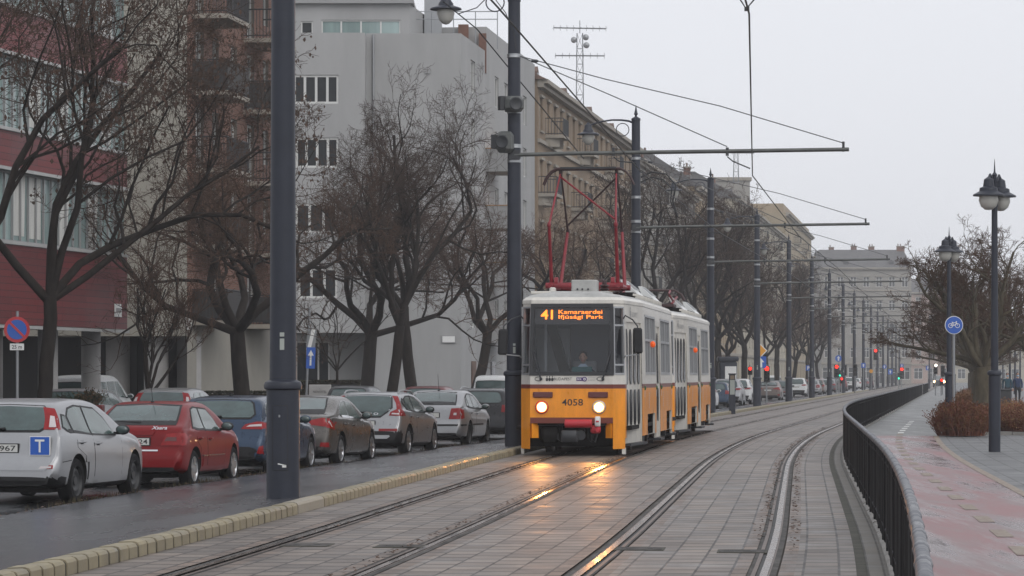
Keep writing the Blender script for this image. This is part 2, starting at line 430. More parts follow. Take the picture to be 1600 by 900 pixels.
# rails: head, groove, guard lip and the sealing strips beside them
lab = ['left tram track under the yellow tram, wet rails glowing from its headlights', 'empty right tram track beside the black railing']
for t in range(2):
    th = thing('tram_track', lab[t], 'tram track', (0, 0, 0), group='tram tracks')
    for q in range(2):
        r = RAILS[2*t+q]; s = -1 if q == 0 else 1
        g = MB()
        def sp(a, b, m, z): strip(g, r+min(a*s, b*s), r+max(a*s, b*s), m, z=z, y1=560)
        sp(-.10, -.065, 'steel_dark', .002); sp(-.065, -.028, 'groove', -.010); sp(-.028, .036, 'steel_bright', .006); sp(.036, .052, 'steel_dark', .001)
        sp(.052, .105, 'sealant', .000); sp(-.135, -.10, 'sealant', .000)
        rl = g.build('rail', th)
# leaf litter along the rails and the street edge, drain covers
def litter(name, label, base, y0, y1, n, sd, wid=.05, m='leaf_litter', grp='leaf litter'):
    rr = random.Random(sd); g = MB()
    for i in range(n):
        y = rr.uniform(y0, y1); x = K(y)+(base(y) if callable(base) else base)+rr.gauss(0, wid)
        s = rr.uniform(.010, .026); a = rr.uniform(0, 6.28); z = .012+rr.uniform(0, .02)
        if callable(base): z -= .145
        c, sn = math.cos(a)*s, math.sin(a)*s
        g.quad((x-c, y-sn*2, z), (x+sn, y-c*2, z+.006), (x+c, y+sn*2, z+.012), (x-sn, y+c*2, z+.004), m)
    return tag(g.build(name), label, 'leaves', kind='stuff')
litter('leaf_litter', 'brown leaves caught along the far right rail', 5.50, 30, 95, 420, 1, .035)
litter('leaf_litter', 'brown leaves lying along the outer edge of the far right rail', 5.82, 28, 80, 260, 11, .03)
litter('leaf_litter', 'dark crumbs of leaves along the second rail in front of the tram', 2.22, 24, 62, 300, 2, .03)
litter('leaf_litter', 'brown leaves beside the leftmost rail', .98, 30, 60, 120, 3, .04)
litter('leaf_litter', 'leaves and dirt along the street edge of the wet pavement', SWL, 36, 96, 700, 4, .05)
def ywp(px, py, z): Y = (EYE-z)*FP/(py-HZ); return wx(px, Y), Y
for px, py, lb in ((480,852,'small dark drain grate left of the second rail'), (625,854,'small dark drain cover between the rails of the left track'), (1000,858,'small drain cover between the right track rails nearest the camera'), (1160,862,'narrow drain cover beside the far right rail')):
    x, Y = ywp(px, py, 0); g = MB(); rr = (KS(Y))
    g.box((x, Y, .0), (.46, .50, .012), 'gutter', rz=-math.atan(rr)); g.box((x, Y, .004), (.42, .46, .008), 'sealant', rz=-math.atan(rr))
    for k in range(2): g.box((x-.10+k*.20, Y, .0075), (.05, .10, .006), 'groove', rz=-math.atan(rr))
    tag(g.build('drain_cover'), lb, 'drain cover')
# ------------------------------------------------------------------ buildings
mat('red_clad', (.17,.022,.022), .55, var=.18, vscale=.5, rvar=.1)
brick_mat('red_plank', (.165,.022,.023), (.12,.017,.018), (.05,.008,.008), 4.0, .19, .012, rough=.5, rvar=.1, space='UV', stain=.2, stain_scale=.5)
mat('band_white', (.42,.42,.41), .5, var=.1, vscale=1)
mat('beige_plaster', (.34,.32,.275), .85, var=.10, vscale=.35, bump=.1, bscale=20)
mat('grey_plaster', (.365,.365,.362), .85, var=.10, vscale=.6, bump=.08, bscale=20, stretch=(1,1,.22), detail=8)
mat('grey_plaster_dark', (.31,.31,.308), .85, var=.07, vscale=.25)
brick_mat('red_brick', (.21,.088,.056), (.15,.062,.042), (.16,.14,.12), .25, .075, .010, rough=.85, space='UV', stain=.2, stain_scale=.3, bump=.2)
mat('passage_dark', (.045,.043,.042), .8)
mat('col_concrete', (.42,.41,.40), .75, var=.12, vscale=1.2)
mat('frame_white', (.62,.62,.60), .5)
mat('frame_grey', (.30,.30,.30), .5)
mat('pane_dark', (.030,.034,.038), .06, spec=.8)
mat('pane_teal', (.26,.345,.335), .08, spec=.9, var=.30, vscale=.9, stretch=(1,1,.15))
mat('curtain', (.55,.55,.52), .8, var=.15, vscale=3, stretch=(4,4,.2))
mat('stone_trim', (.33,.30,.255), .8, var=.12, vscale=1)
mat('plaster_brown', (.25,.185,.125), .9, var=.16, vscale=.3)
mat('plaster_tan', (.36,.28,.185), .9, var=.14, vscale=.3)
mat('plaster_ochre', (.35,.285,.19), .9, var=.14, vscale=.3)
mat('plaster_cream', (.42,.38,.30), .9, var=.12, vscale=.3)
mat('plaster_grey', (.30,.285,.26), .9, var=.14, vscale=.3)
mat('plaster_pink', (.40,.30,.26), .9, var=.12, vscale=.3)
mat('tile_roof', (.135,.085,.065), .8, var=.3, vscale=1.2)
mat('slate_roof', (.085,.082,.082), .6, var=.25, vscale=.8)
mat('chimney_brick', (.17,.085,.06), .9, var=.2, vscale=2)
mat('copper', (.35,.20,.09), .6, var=.2, vscale=1)
mat('zinc', (.34,.35,.36), .45, metal=.5)

def nrm2(d): l = math.hypot(*d); return (d[0]/l, d[1]/l)
def wall(mb, p0, p1, z0, z1, ops, m, depth=.16, mfn=None, zc=(), rev=None, sc=()):
    """wall from p0 to p1 (outward is to the right of that direction) with true openings (s0,s1,za,zb)"""
    L = math.hypot(p1[0]-p0[0], p1[1]-p0[1]); d = nrm2((p1[0]-p0[0], p1[1]-p0[1])); nx, ny = d[1], -d[0]
    ss = sorted(set([0, L]+[q for o in ops for q in o[:2]]+list(sc))); zs = sorted(set([z0, z1]+[q for o in ops for q in o[2:4]]+[q for q in zc if z0 < q < z1]))
    ss = [s for s in ss if -1e-6 <= s <= L+1e-6]; zs = [q for q in zs if z0-1e-6 <= q <= z1+1e-6]
    def P(s, z, k=0.0): return (p0[0]+d[0]*s-nx*k, p0[1]+d[1]*s-ny*k, z)
    for i in range(len(ss)-1):
        for j in range(len(zs)-1):
            cs, cz = (ss[i]+ss[i+1])/2, (zs[j]+zs[j+1])/2
            if any(o[0] < cs < o[1] and o[2] < cz < o[3] for o in ops): continue
            a, b, c, e = ss[i], ss[i+1], zs[j], zs[j+1]
            mb.quad(P(a,c), P(b,c), P(b,e), P(a,e), mfn(cs, cz) if mfn else m, [(a,c),(b,c),(b,e),(a,e)])
    for (a, b, c, e) in [o[:4] for o in ops]:
        mm = rev or m
        for q in ((P(a,c),P(a,c,depth),P(b,c,depth),P(b,c)), (P(a,e),P(b,e),P(b,e,depth),P(a,e,depth)), (P(a,c),P(a,e),P(a,e,depth),P(a,c,depth)), (P(b,c),P(b,c,depth),P(b,e,depth),P(b,e))):
            mb.quad(*q, mm, [(0,0)]*4)
    return P, d, math.atan2(d[1], d[0])
WIN = {}
def window_mesh(w_, h_, nx=2, tr=.62, fr='frame_white', pane='pane_dark', fw=.07, curtain=False):
    """frame and pane meshes in local x-z, outward -y, origin at the bottom centre"""
    key = (round(w_,2), round(h_,2), nx, tr, fr, pane, curtain)
    if key in WIN: return WIN[key]
    f = MB(); x0, x1 = -w_/2, w_/2
    f.boxb(x0, x1, -.05, .02, 0, fw, fr); f.boxb(x0, x1, -.05, .02, h_-fw, h_, fr)
    f.boxb(x0, x0+fw, -.05, .02, fw, h_-fw, fr); f.boxb(x1-fw, x1, -.05, .02, fw, h_-fw, fr)
    for i in range(1, nx):
        c = x0+w_*i/nx; f.boxb(c-fw*.6, c+fw*.6, -.045, .02, fw, h_-fw, fr)
    if tr:
        for i in range(nx):
            a = x0+w_*i/nx+fw; b = x0+w_*(i+1)/nx-fw
            f.boxb(a, b, -.04, .02, h_*tr-fw*.4, h_*tr+fw*.4, fr)
    g = MB(); g.boxb(x0+fw*.5, x1-fw*.5, 0.0, .012, fw*.5, h_-fw*.5, pane)
    if curtain:
        for i in range(nx):
            a = x0+w_*i/nx+fw*1.05; b = x0+w_*(i+1)/nx-fw*1.05
            g.boxb(a, a+(b-a)*.3, -.012, -.004, fw*1.05, h_-fw*1.05, 'curtain')
    WIN[key] = (f.mesh('window'), g.mesh('pane')); return WIN[key]
def put_window(root, P, ang, o, depth=.16, sub=True, **kw):
    s0, s1, a, b = o[:4]; fm, gm = window_mesh(s1-s0-.004, b-a-.004, **kw)
    loc = Vector(P((s0+s1)/2, a+.002, depth-.03))-Vector(root.location)
    f = link('window', fm, root, loc, ang); link('pane', gm, f); return f

# --- red clad office building, far left
r = thing('office_building', 'dark red clad office building with long ribbon windows at the left edge', 'building', (-11.9, 95, 0))
p0 = (-11.9-.216*29, 66.0); p1 = (-11.9, 95.0); d = nrm2((p1[0]-p0[0], p1[1]-p0[1])); nn = (d[1], -d[0]); LL = math.hypot(p1[0]-p0[0], p1[1]-p0[1])
def OP(s, z, k=0.0): return (p0[0]+d[0]*s-nn[0]*k, p0[1]+d[1]*s-nn[1]*k, z)
bands = [(3.05,5.27),(7.44,8.42),(10.66,11.84),(14.06,15.2)]
for za, zb in bands:
    g = MB(); wall(g, p0, p1, za, zb, [], 'red_plank')
    e1 = OP(LL, 0, 9.0); wall(g, p1, e1[:2], za, zb, [], 'red_plank')
    g.quad(OP(0,za), OP(LL,za), OP(LL,za,9), OP(0,za,9), 'band_white'); g.quad(OP(0,zb), OP(LL,zb), OP(LL,zb,9), OP(0,zb,9), 'band_white')
    g.build('cladding_band', r, world=True)
    g = MB()
    for z in (za-.11, zb+.01):
        g.prism([(0,0),(.09,0),(.09,.09),(0,.09)], OP(-.1, z, 0.02), (nn[0],nn[1],0), (0,0,1), (d[0]*(LL+.12), d[1]*(LL+.12), 0), 'band_white')
    g.build('sill_strip', r, world=True)
for (za, zb) in [(5.37,7.33),(8.52,10.55),(11.94,13.95)]:
    g = MB(); k = 0; rr = random.Random(int(za))
    s = .0
    while s < LL-.1:
        s += 1.21; k += 1
    mg = MB(); wall(mg, OP(0,0,.17)[:2], OP(LL,0,.17)[:2], za, zb, [(.605*q+.03, min(.605*(q+1), LL)-.012, za+.05, zb-.05) for q in range(2*k) if .605*q+.1 < LL], 'frame_grey', depth=.06)
    g = MB(); g.quad(OP(0,za,.25), OP(LL,za,.25), OP(LL,zb,.25), OP(0,zb,.25), 'pane_teal'); g.quad(OP(LL-.02,za,0.1), OP(LL-.02,za,9), OP(LL-.02,zb,9), OP(LL-.02,zb,.1), 'pane_teal')
    wn = g.build('window', r, world=True); pn = mg.build('window_frame', r, world=True, weld=True); pn.matrix_parent_inverse = Matrix(); pn.parent = wn
    s = .1
    while s < LL-1:
        if rr.random() < .35:
            hgt = rr.uniform(.9, 1.0)*(zb-za); g = MB(); g.quad(OP(s,zb-hgt,.235), OP(s+rr.uniform(.25,1.0),zb-hgt,.235), OP(s+1.0,zb,.235), OP(s,zb,.235), 'curtain'); cn = g.build('curtain', r, world=True); cn.matrix_parent_inverse = Matrix(); cn.parent = wn
        s += 1.21
g = MB(); q0 = OP(0,0,3.2)[:2]; q1 = OP(LL-4,0,3.2)[:2]; wall(g, q0, q1, -.06, 3.05, [], 'plaster_dg'if 'plaster_dg' in MATS else 'frame_grey')
g.build('ground_floor_wall', r, world=True)
for s in (LL-12.5, LL-9.8, LL-7.4, LL-5.0):
    g = MB(); g.prism([(0,0),(.10,0),(.10,.12),(0,.12)], OP(s, -.06, 3.05), (d[0],d[1],0), (nn[0],nn[1],0), (0,0,3.11), 'band_white'); g.build('mullion', r, world=True)
for s in (LL-.5, LL-4.2):
    for k in (1.0, 4.2):
        g = MB(); c = OP(s, -.06, k); g.lathe([(.30,0),(.30,3.1)], 20, 'col_concrete', c); g.build('column', r, smooth=40, world=True)
g = MB(); wall(g, OP(LL+6,0,7)[:2], OP(LL+6,0,4)[:2], 0, .01, [], 'passage_dark'); 
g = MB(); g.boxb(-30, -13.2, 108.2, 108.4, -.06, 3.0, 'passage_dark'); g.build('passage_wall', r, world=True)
g = MB(); g.box((OP(LL-.9,5.6,-.02)[0], OP(LL-.9,5.6,-.02)[1], 3.62), (.03,.62,.40), 'sign_white', rz=-math.atan(.216)); g.box((OP(LL-.9,0,-.04)[0], OP(LL-.9,0,-.04)[1], 3.62), (.02,.4,.14), 'frame_grey', rz=-math.atan(.216)); g.build('name_plate', r, world=True)

# --- brick apartment house with the blank beige gable
A0 = (-11.0, 104.0); A1 = (-8.55, 121.2)
r = thing('apartment_building', 'brown brick apartment house with dark balconies and a blank beige gable', 'building', (A0[0], A0[1], 0))
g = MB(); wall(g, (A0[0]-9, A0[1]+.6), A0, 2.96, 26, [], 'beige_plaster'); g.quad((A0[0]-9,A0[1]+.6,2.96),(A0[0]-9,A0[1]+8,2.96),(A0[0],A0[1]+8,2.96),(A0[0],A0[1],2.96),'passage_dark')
g.build('gable_wall', r, world=True)
ops = []; FL = [6.1+2.62*i for i in range(7)]
for z in FL:
    for s in (1.2, 3.6, 6.4, 9.0, 11.6, 14.4): ops.append((s, s+(1.15 if s in (1.2,9.0) else .95), z+(.05 if s in (1.2,9.0) else .85), z+2.15))
for s in (3.2, 9.0, 13): ops.append((s, s+1.4, 3.9, 5.3))
g = MB(); P, dd, ang = wall(g, A0, A1, -.06, 26, ops, 'red_brick', depth=.2, mfn=lambda s, z: 'beige_plaster' if z < 3.5 else 'red_brick', zc=(3.5,)); g.build('wall', r, world=True)
for o in ops: put_window(r, P, ang, o, .2, nx=2 if o[1]-o[0] > 1 else 1, tr=0, curtain=True)
for z in [3.5]+FL:
    for k, s in enumerate((.7, 8.4)):
        solid = (z in (FL[2],)) or (z == 3.5)
        g = MB(); nx_, ny_ = dd[1], -dd[0]
        g.prism([(0,0),(3.3,0),(3.3,1.25),(0,1.25)], P(s, z-.16), (dd[0],dd[1],0), (nx_,ny_,0), (0,0,.16), 'stone_trim'); b = g.build('balcony', r, world=True)
        g = MB()
        def BP(u, v, zz): return P(s+u, zz, -v)
        loop = [(0.04,0.0),(0.04,1.2),(3.26,1.2),(3.26,0)]
        for (a, c) in zip(loop, loop[1:]):
            g.tube([BP(*a, z+1.05), BP(*c, z+1.05)], .03, 6, 'dark_metal'); g.tube([BP(*a, z+.1), BP(*c, z+.1)], .02, 4, 'dark_metal')
            n = int(math.hypot(c[0]-a[0], c[1]-a[1])/.11)
            for i in range(n+1):
                t = i/n; q = (lerp(a[0],c[0],t), lerp(a[1],c[1],t)); g.tube([BP(*q, z), BP(*q, z+1.05)], .012, 4, 'dark_metal', cap=False)
            if solid:
                g.prism([(0,0.08),(1,0.08),(1,1.0),(0,1.0)], BP(*a, z), Vector(BP(*c, z))-Vector(BP(*a, z)), (0,0,1), Vector((nx_*.03, ny_*.03, 0)) if a[1] == c[1] else Vector((dd[0]*.03, dd[1]*.03, 0)), 'passage_dark')
        rl = g.build('railing', r, world=True); rl.matrix_parent_inverse = Matrix(); rl.parent = b
for x, yy in ((A0[0]-1.15,104.9),(A0[0]-.1,105.6),(A0[0]-2.6,106)):
    g = MB(); g.lathe([(.42,-.06),(.42,2.96)], 22, 'col_concrete', (x, yy, 0)); g.build('column', r, smooth=40, world=True)
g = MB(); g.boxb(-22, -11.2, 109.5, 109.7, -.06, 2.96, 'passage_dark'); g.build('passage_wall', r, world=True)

# --- big grey rendered block, blank wall towards the camera
Y0 = 148.0
r = thing('apartment_building', 'large pale grey rendered block with a blank end wall and roof terrace', 'building', (-2.47, Y0, 0))
YP = 146.6
xa, xb, xc = wx(452, YP), wx(570, YP), wx(720, Y0)
def zr(py, Y=Y0): return wz(py, Y)
ops = [(wx(458,YP)-xa+.02, wx(529,YP)-xa, zr(162,YP), zr(117,YP)), (wx(462,YP)-xa, wx(529,YP)-xa, zr(262,YP), zr(215,YP)), (wx(466,YP)-xa, wx(527,YP)-xa, zr(466,YP), zr(419,YP)), (wx(462,YP)-xa, wx(527,YP)-xa, zr(364,YP), zr(318,YP))]
g = MB(); P, dd, ang = wall(g, (xa, YP), (xb, YP), zr(520,YP), zr(51,YP), ops, 'grey_plaster', depth=.14)
wall(g, (xb, YP), (xb, Y0), zr(520,YP), zr(51,YP), [], 'grey_plaster'); g.quad((xa,YP,zr(520,YP)),(xb,YP,zr(520,YP)),(xb,YP+12,zr(520,YP)),(xa,YP+12,zr(520,YP)),'grey_plaster_dark')
g.quad((xa,YP,zr(51,YP)),(xb,YP,zr(51,YP)),(xb,YP+20,zr(51,YP)),(xa,YP+20,zr(51,YP)),'zinc')
g.build('bay_wall', r, world=True)
for i, o in enumerate(ops): put_window(r, P, ang, o, .14, nx=4 if i < 2 else 3, tr=0, fw=.10)
ops = []
gx0 = xa-6
o2 = [(wx(462,150)-gx0, wx(515,150)-gx0, .9, 3.3), (wx(476,150)-gx0+3, wx(476,150)-gx0+3.8, .9, 3.3)]
g = MB(); P, dd, ang = wall(g, (gx0, Y0+2), (xb+.3, Y0+2), -.06, 4.2, o2[:1], 'grey_plaster', depth=.14); g.build('ground_floor_wall', r, world=True)
put_window(r, P, ang, o2[0], .14, nx=3, tr=0)
g = MB(); wall(g, (xb, Y0), (xc, Y0), -.06, zr(52), [], 'grey_plaster'); g.quad((xb,Y0,zr(52)),(xc,Y0,zr(52)),(xc,Y0+22,zr(52)),(xb,Y0+22,zr(52)),'zinc'); g.build('end_wall', r, world=True)
e1 = (1.30, 175.6); L2 = math.hypot(e1[0]-xc, e1[1]-Y0)
ops = []
for z in (4.0, 6.9, 9.8, 12.7, 15.6):
    for s in (3.2, 11.6, 15.2, 19.0, 22.8): ops.append((s, s+1.5, z, z+1.6))
g = MB(); P, dd, ang = wall(g, (xc, Y0), e1, -.06, zr(52), ops, 'grey_plaster', depth=.16)
wall(g, P(8.6, 0)[:2], e1, zr(52), 19.4, [], 'grey_plaster'); q = P(8.6, 0, 8); wall(g, q[:2], P(8.6,0)[:2], zr(52), 19.4, [], 'grey_plaster')
g.quad(P(8.6,19.4), P(L2,19.4), P(L2,19.4,10), P(8.6,19.4,10), 'zinc')
g.build('street_wall', r, world=True)
for o in ops: put_window(r, P, ang, o, .16, nx=2, tr=0, curtain=True)
for z in (3.3, 6.2, 9.1, 12.0):
    g = MB(); nx_, ny_ = dd[1], -dd[0]
    g.prism([(0,0),(3.4,0),(3.4,1.3),(0,1.3)], P(8.2, z), (dd[0],dd[1],0), (nx_,ny_,0), (0,0,1.15), 'grey_plaster_dark'); 
    g.prism([(-.03,-.0),(3.43,0),(3.43,1.34),(-.03,1.34)], P(8.2, z+1.15), (dd[0],dd[1],0), (nx_,ny_,0), (0,0,.05), 'copper'); g.build('balcony', r, world=True)
YT = 152.0
xt0, xt1 = wx(440,YT), wx(640,YT)
g = MB(); ops = [(wx(470,YT)-xt0, wx(489,YT)-xt0, 17.2, wz(33,YT)), (wx(502,YT)-xt0, wx(626,YT)-xt0, 17.2, wz(31,YT))]
P, dd, ang = wall(g, (xt0,YT), (xt1,YT), 15, wz(6,YT), ops, 'grey_plaster', depth=.14); wall(g, (xt1,YT), (xt1+1.2,YT+9), 15, wz(6,YT), [], 'grey_plaster')
g.boxb(xt0-.3, xt1+.2, YT-.3, YT+9, wz(6,YT), wz(-1,YT), 'grey_plaster_dark'); g.build('terrace_storey', r, world=True)
put_window(r, P, ang, ops[0], .14, nx=1, tr=0); put_window(r, P, ang, ops[1], .14, nx=4, tr=0, pane='pane_teal')
for px0, px1, py0, py1 in ((663,690,-6,20),(716,732,38,64),(748,760,52,68)):
    g = MB(); g.boxb(wx(px0,156), wx(px1,156), 156, 157.4, 17, wz(py0,156), 'chimney_brick' if px0 > 700 else 'zinc'); g.build('chimney', r, world=True)
g = MB(); q0 = wx(640,154)
for k in range(5): g.tube([(q0+k*1.1, 154, 18), (q0+k*1.1, 154, wz(18,154))], .025, 5, 'galv')
for z in (wz(18,154), wz(30,154)): g.tube([(q0,154,z),(q0+4.4,154,z)], .025, 5, 'galv')
g.build('terrace_railing', r, world=True)

# downpipe, vents and sills on the blank wall
g = MB(); g.tube([(xb+.35,Y0-.08,0),(xb+.35,Y0-.08,zr(54))], .055, 8, 'zinc'); g.build('downpipe', r, smooth=50, world=True)
for px, py in ((668,110),(640,300),(700,240)): g = MB(); g.boxb(wx(px,Y0)-.15, wx(px,Y0)+.15, Y0-.05, Y0-.003, zr(py)-.15, zr(py)+.15, 'frame_grey'); g.build('vent', r, world=True)

for px0, px1, py0, py1, m, nm in ((736,756,540,604,'tile_roof','door'),(690,712,524,536,'sign_white','name_plate'),(768,782,545,600,'pane_dark','door')):
    g = MB(); q = P if False else None
    t0 = (px0-720)/120*L2*.9; t1 = (px1-720)/120*L2*.9; nx_, ny_ = (e1[1]-Y0)/L2, -(e1[0]-xc)/L2
    if nm == 'door': g.prism([(0,0),(1.3,0),(1.3,2.4),(0,2.4)], (xc+(e1[0]-xc)*t0/L2+nx_*.02, Y0+(e1[1]-Y0)*t0/L2+ny_*.02, -.06), ((e1[0]-xc)/L2,(e1[1]-Y0)/L2,0), (0,0,1), (nx_*.05,ny_*.05,0), m)
    else: g.boxb(wx(px0,Y0), wx(px1,Y0), Y0-.06, Y0-.003, zr(py1), zr(py0), 'frame_grey'); g.boxb(wx(px0,Y0)+.04, wx(px1,Y0)-.04, Y0-.065, Y0-.06, zr(py1)+.04, zr(py0)-.04, m)
    g.build(nm, r, world=True)

# --- generic old street house
def old_house(label, p0, p1, eave, wallm, floors, pitch, roofm, rh, seed, depth=14, trim='stone_trim', sub=False, chim=4, ground_z=-.06, ow=1.15, oh=1.9, balc=True, fr='frame_white', base=None, parapet=False, name='apartment_building', end_wall=True):
    rr = random.Random(seed); r = thing(name, label, 'building', (p0[0], p0[1], 0))
    L = math.hypot(p1[0]-p0[0], p1[1]-p0[1]); fh = (eave-4.2)/floors; n = max(2, min(int(L/pitch), 100//max(1, floors+1))); st = L/n
    ops = []
    for f in range(floors):
        for i in range(n): c = st*(i+.5); ops.append((c-ow/2, c+ow/2, 4.2+f*fh+.75, min(4.2+f*fh+.75+oh, 4.2+(f+1)*fh-.35)))
    for i in range(n): c = st*(i+.5); ops.append((c-ow*.8, c+ow*.8, .1 if i % 3 else .9, 3.2))
    g = MB(); P, dd, ang = wall(g, p0, p1, ground_z, eave, ops, wallm, depth=.22, mfn=(lambda s, z: base if z < 3.9 else wallm) if base else None, zc=(3.9,))
    nx_, ny_ = dd[1], -dd[0]
    q0 = P(0, 0, depth)[:2]; q1 = P(L, 0, depth)[:2]
    wall(g, q0, p0, ground_z, eave, [], wallm); wall(g, p1, q1, ground_z, eave, [], wallm)
    g.build('wall', r, world=True)
    for o in ops: put_window(r, P, ang, o, .22, nx=2, fr=fr) if sub else put_window1(r, P, ang, o, fr)
    g = MB()
    def band(z, h, out): g.prism([(0,0),(out,0),(out,h),(0,h)], P(-.05, z), (nx_,ny_,0), (0,0,1), (dd[0]*(L+.1), dd[1]*(L+.1), 0), trim)
    band(eave-.45, .22, .35); band(eave-.23, .24, .6); band(3.75, .3, .18); band(4.2+fh*(floors-1), .22, .16)
    for o in ops[:floors*n]:
        g.prism([(-.15,0),(o[1]-o[0]+.15,0),(o[1]-o[0]+.15,.14),(-.15,.14)], P(o[0], o[3]+.02), (dd[0],dd[1],0), (0,0,1), (nx_*.14,ny_*.14,0), trim)
        g.prism([(-.1,0),(o[1]-o[0]+.1,0),(o[1]-o[0]+.1,.1),(-.1,.1)], P(o[0], o[2]-.1), (dd[0],dd[1],0), (0,0,1), (nx_*.12,ny_*.12,0), trim)
    g.build('trim', r, world=True)
    g = MB()
    if parapet:
        g.prism([(0,0),(L,0),(L,rh),(0,rh)], P(0, eave, .4), (dd[0],dd[1],0), (0,0,1), (-nx_*(depth-1),-ny_*(depth-1),0), roofm)
    else:
        a, b, c, e = P(-.2,eave,-.55), P(L+.2,eave,-.55), P(L-.5,eave+rh,depth*.33), P(.5,eave+rh,depth*.33)
        f_, h_ = P(L-.5,eave+rh,depth*.67), P(.5,eave+rh,depth*.67); i_, j_ = P(L+.2,eave,depth+.5), P(-.2,eave,depth+.5)
        g.add([a,b,c,e,f_,h_,i_,j_], [(0,1,2,3),(3,2,4,5),(5,4,6,7),(1,6,4,2),(0,3,5,7)], roofm)
    rf = g.build('roof', r, world=True)
    for k in range(chim):
        s = L*(k+.5+rr.uniform(-.2,.2))/chim; g = MB(); kk = rr.uniform(.25,.5)*depth; h = rr.uniform(.3,.8)
        w_, dp = rr.uniform(.7,1.6), rr.uniform(.6,.9); zz = eave+rh*.5
        g.prism([(0,0),(w_,0),(w_,dp),(0,dp)], P(s, zz, kk), (dd[0],dd[1],0), (-nx_,-ny_,0), (0,0,rh*.5+h), 'chimney_brick')
        g.prism([(-.08,-.08),(w_+.08,-.08),(w_+.08,dp+.08),(-.08,dp+.08)], P(s, zz+rh*.5+h, kk), (dd[0],dd[1],0), (-nx_,-ny_,0), (0,0,.12), 'stone_trim')
        for q in range(max(1, int(w_/.5))): g.lathe([(.1,0),(.09,.4)], 8, 'tile_roof', P(s+.25+q*.45, zz+rh*.5+h+.12, kk+dp/2))
        c_ = g.build('chimney', r, world=True); c_.matrix_parent_inverse = Matrix(); c_.parent = rf
    if not parapet and chim:
        for i in range(max(2, int(L/13))):
            s = L*(i+.5)/max(2, int(L/13)); g = MB()
            g.prism([(0,0),(1.1,0),(1.1,1.0),(.55,1.35),(0,1.0)], P(s, eave+.15, 1.0), (dd[0],dd[1],0), (0,0,1), (-nx_*3,-ny_*3,0), roofm)
            g.prism([(.2,.15),(.9,.15),(.9,.95),(.2,.95)], P(s, eave+.15, .96), (dd[0],dd[1],0), (0,0,1), (-nx_*.03,-ny_*.03,0), 'pane_dark')
            c_ = g.build('dormer', r, world=True); c_.matrix_parent_inverse = Matrix(); c_.parent = rf
    if balc:
        for f in range(1, floors):
            for i in range(n):
                if (i*3+f*2+seed) % 5 != 0: continue
                c = st*(i+.5); z = 4.2+f*fh+.5; g = MB()
                g.prism([(-1.3,0),(1.3,0),(1.3,1.1),(-1.3,1.1)], P(c, z), (dd[0],dd[1],0), (nx_,ny_,0), (0,0,.18), trim)
                g.prism([(-1.2,0),(-.9,0),(-.9,.8),(-1.2,.3)], P(c, z-.5), (dd[0],dd[1],0), (nx_,ny_,0), (0,0,.5), trim); g.prism([(.9,0),(1.2,0),(1.2,.3),(.9,.8)], P(c, z-.5), (dd[0],dd[1],0), (nx_,ny_,0), (0,0,.5), trim)
                b = g.build('balcony', r, world=True); g = MB()
                lp = [(-1.25,0),(-1.25,1.05),(1.25,1.05),(1.25,0)]
                for a_, c_ in zip(lp, lp[1:]):
                    for zz in (z+.25, z+1.15): g.tube([P(c+a_[0], zz, -a_[1]), P(c+c_[0], zz, -c_[1])], .025, 4, 'dark_metal')
                    m_ = int(math.hypot(c_[0]-a_[0], c_[1]-a_[1])/.16)
                    for q in range(m_+1): t = q/m_; g.tube([P(c+lerp(a_[0],c_[0],t), z+.18, -lerp(a_[1],c_[1],t)), P(c+lerp(a_[0],c_[0],t), z+1.15, -lerp(a_[1],c_[1],t))], .014, 3, 'dark_metal', cap=False)
                rl = g.build('railing', r, world=True); rl.matrix_parent_inverse = Matrix(); rl.parent = b
    return r, P, dd, L
W1 = {}
def put_window1(root, P, ang, o, fr):
    k = (round(o[1]-o[0],2), round(o[3]-o[2],2), fr)
    if k not in W1:
        g = MB(); w_, h_ = o[1]-o[0]-.004, o[3]-o[2]-.004
        for a, b, c, e in ((-w_/2,w_/2,0,.09),(-w_/2,w_/2,h_-.09,h_),(-w_/2,-w_/2+.09,.09,h_-.09),(w_/2-.09,w_/2,.09,h_-.09),(-.05,.05,.09,h_-.09)): g.boxb(a,b,-.05,.02,c,e,fr)
        g.boxb(-w_/2+.09,-.05,-.04,.02,h_*.66,h_*.66+.08,fr); g.boxb(.05,w_/2-.09,-.04,.02,h_*.66,h_*.66+.08,fr)
        g.boxb(-w_/2+.05,w_/2-.05,0,.012,.05,h_-.05,'pane_dark'); W1[k] = g.mesh('window')
    link('window', W1[k], root, Vector(P((o[0]+o[1])/2, o[2]+.002, .19))-Vector(root.location), ang)
def FL_(Y): return (1.47+.143*(Y-176), Y)
old_house('brown plastered corner house with tiled roof next to the pale grey block', FL_(176), FL_(231), 18.6, 'plaster_brown', 4, 3.0, 'tile_roof', 2.6, 1, sub=False, chim=4, base='stone_trim')
old_house('grey plastered house with steep slate roof behind the big bare tree', FL_(231.5), FL_(284), 18.0, 'plaster_grey', 4, 3.1, 'slate_roof', 3.2, 2, chim=3)
old_house('tan house with dormers between two grey houses down the street', FL_(284.5), FL_(338), 19.2, 'plaster_tan', 4, 3.3, 'slate_roof', 3.4, 3, chim=2)
old_house('cream house with a pale parapet box on its roof', FL_(338.5), FL_(439), 21.2, 'plaster_cream', 5, 3.9, 'slate_roof', 3.0, 4, chim=2)
old_house('tall ochre corner house ending the left row of facades', FL_(440), FL_(520), 25.0, 'plaster_ochre', 5, 3.6, 'plaster_tan', 1.3, 5, chim=0, parapet=True, balc=True)
g = MB(); x_, y_ = FL_(366); g.boxb(x_-5, x_-.6, y_-4, y_+4, 21.5, 24.6, 'plaster_grey'); g.boxb(x_-5.2, x_-.4, y_-4.2, y_+4.2, 24.6, 25.0, 'stone_trim')
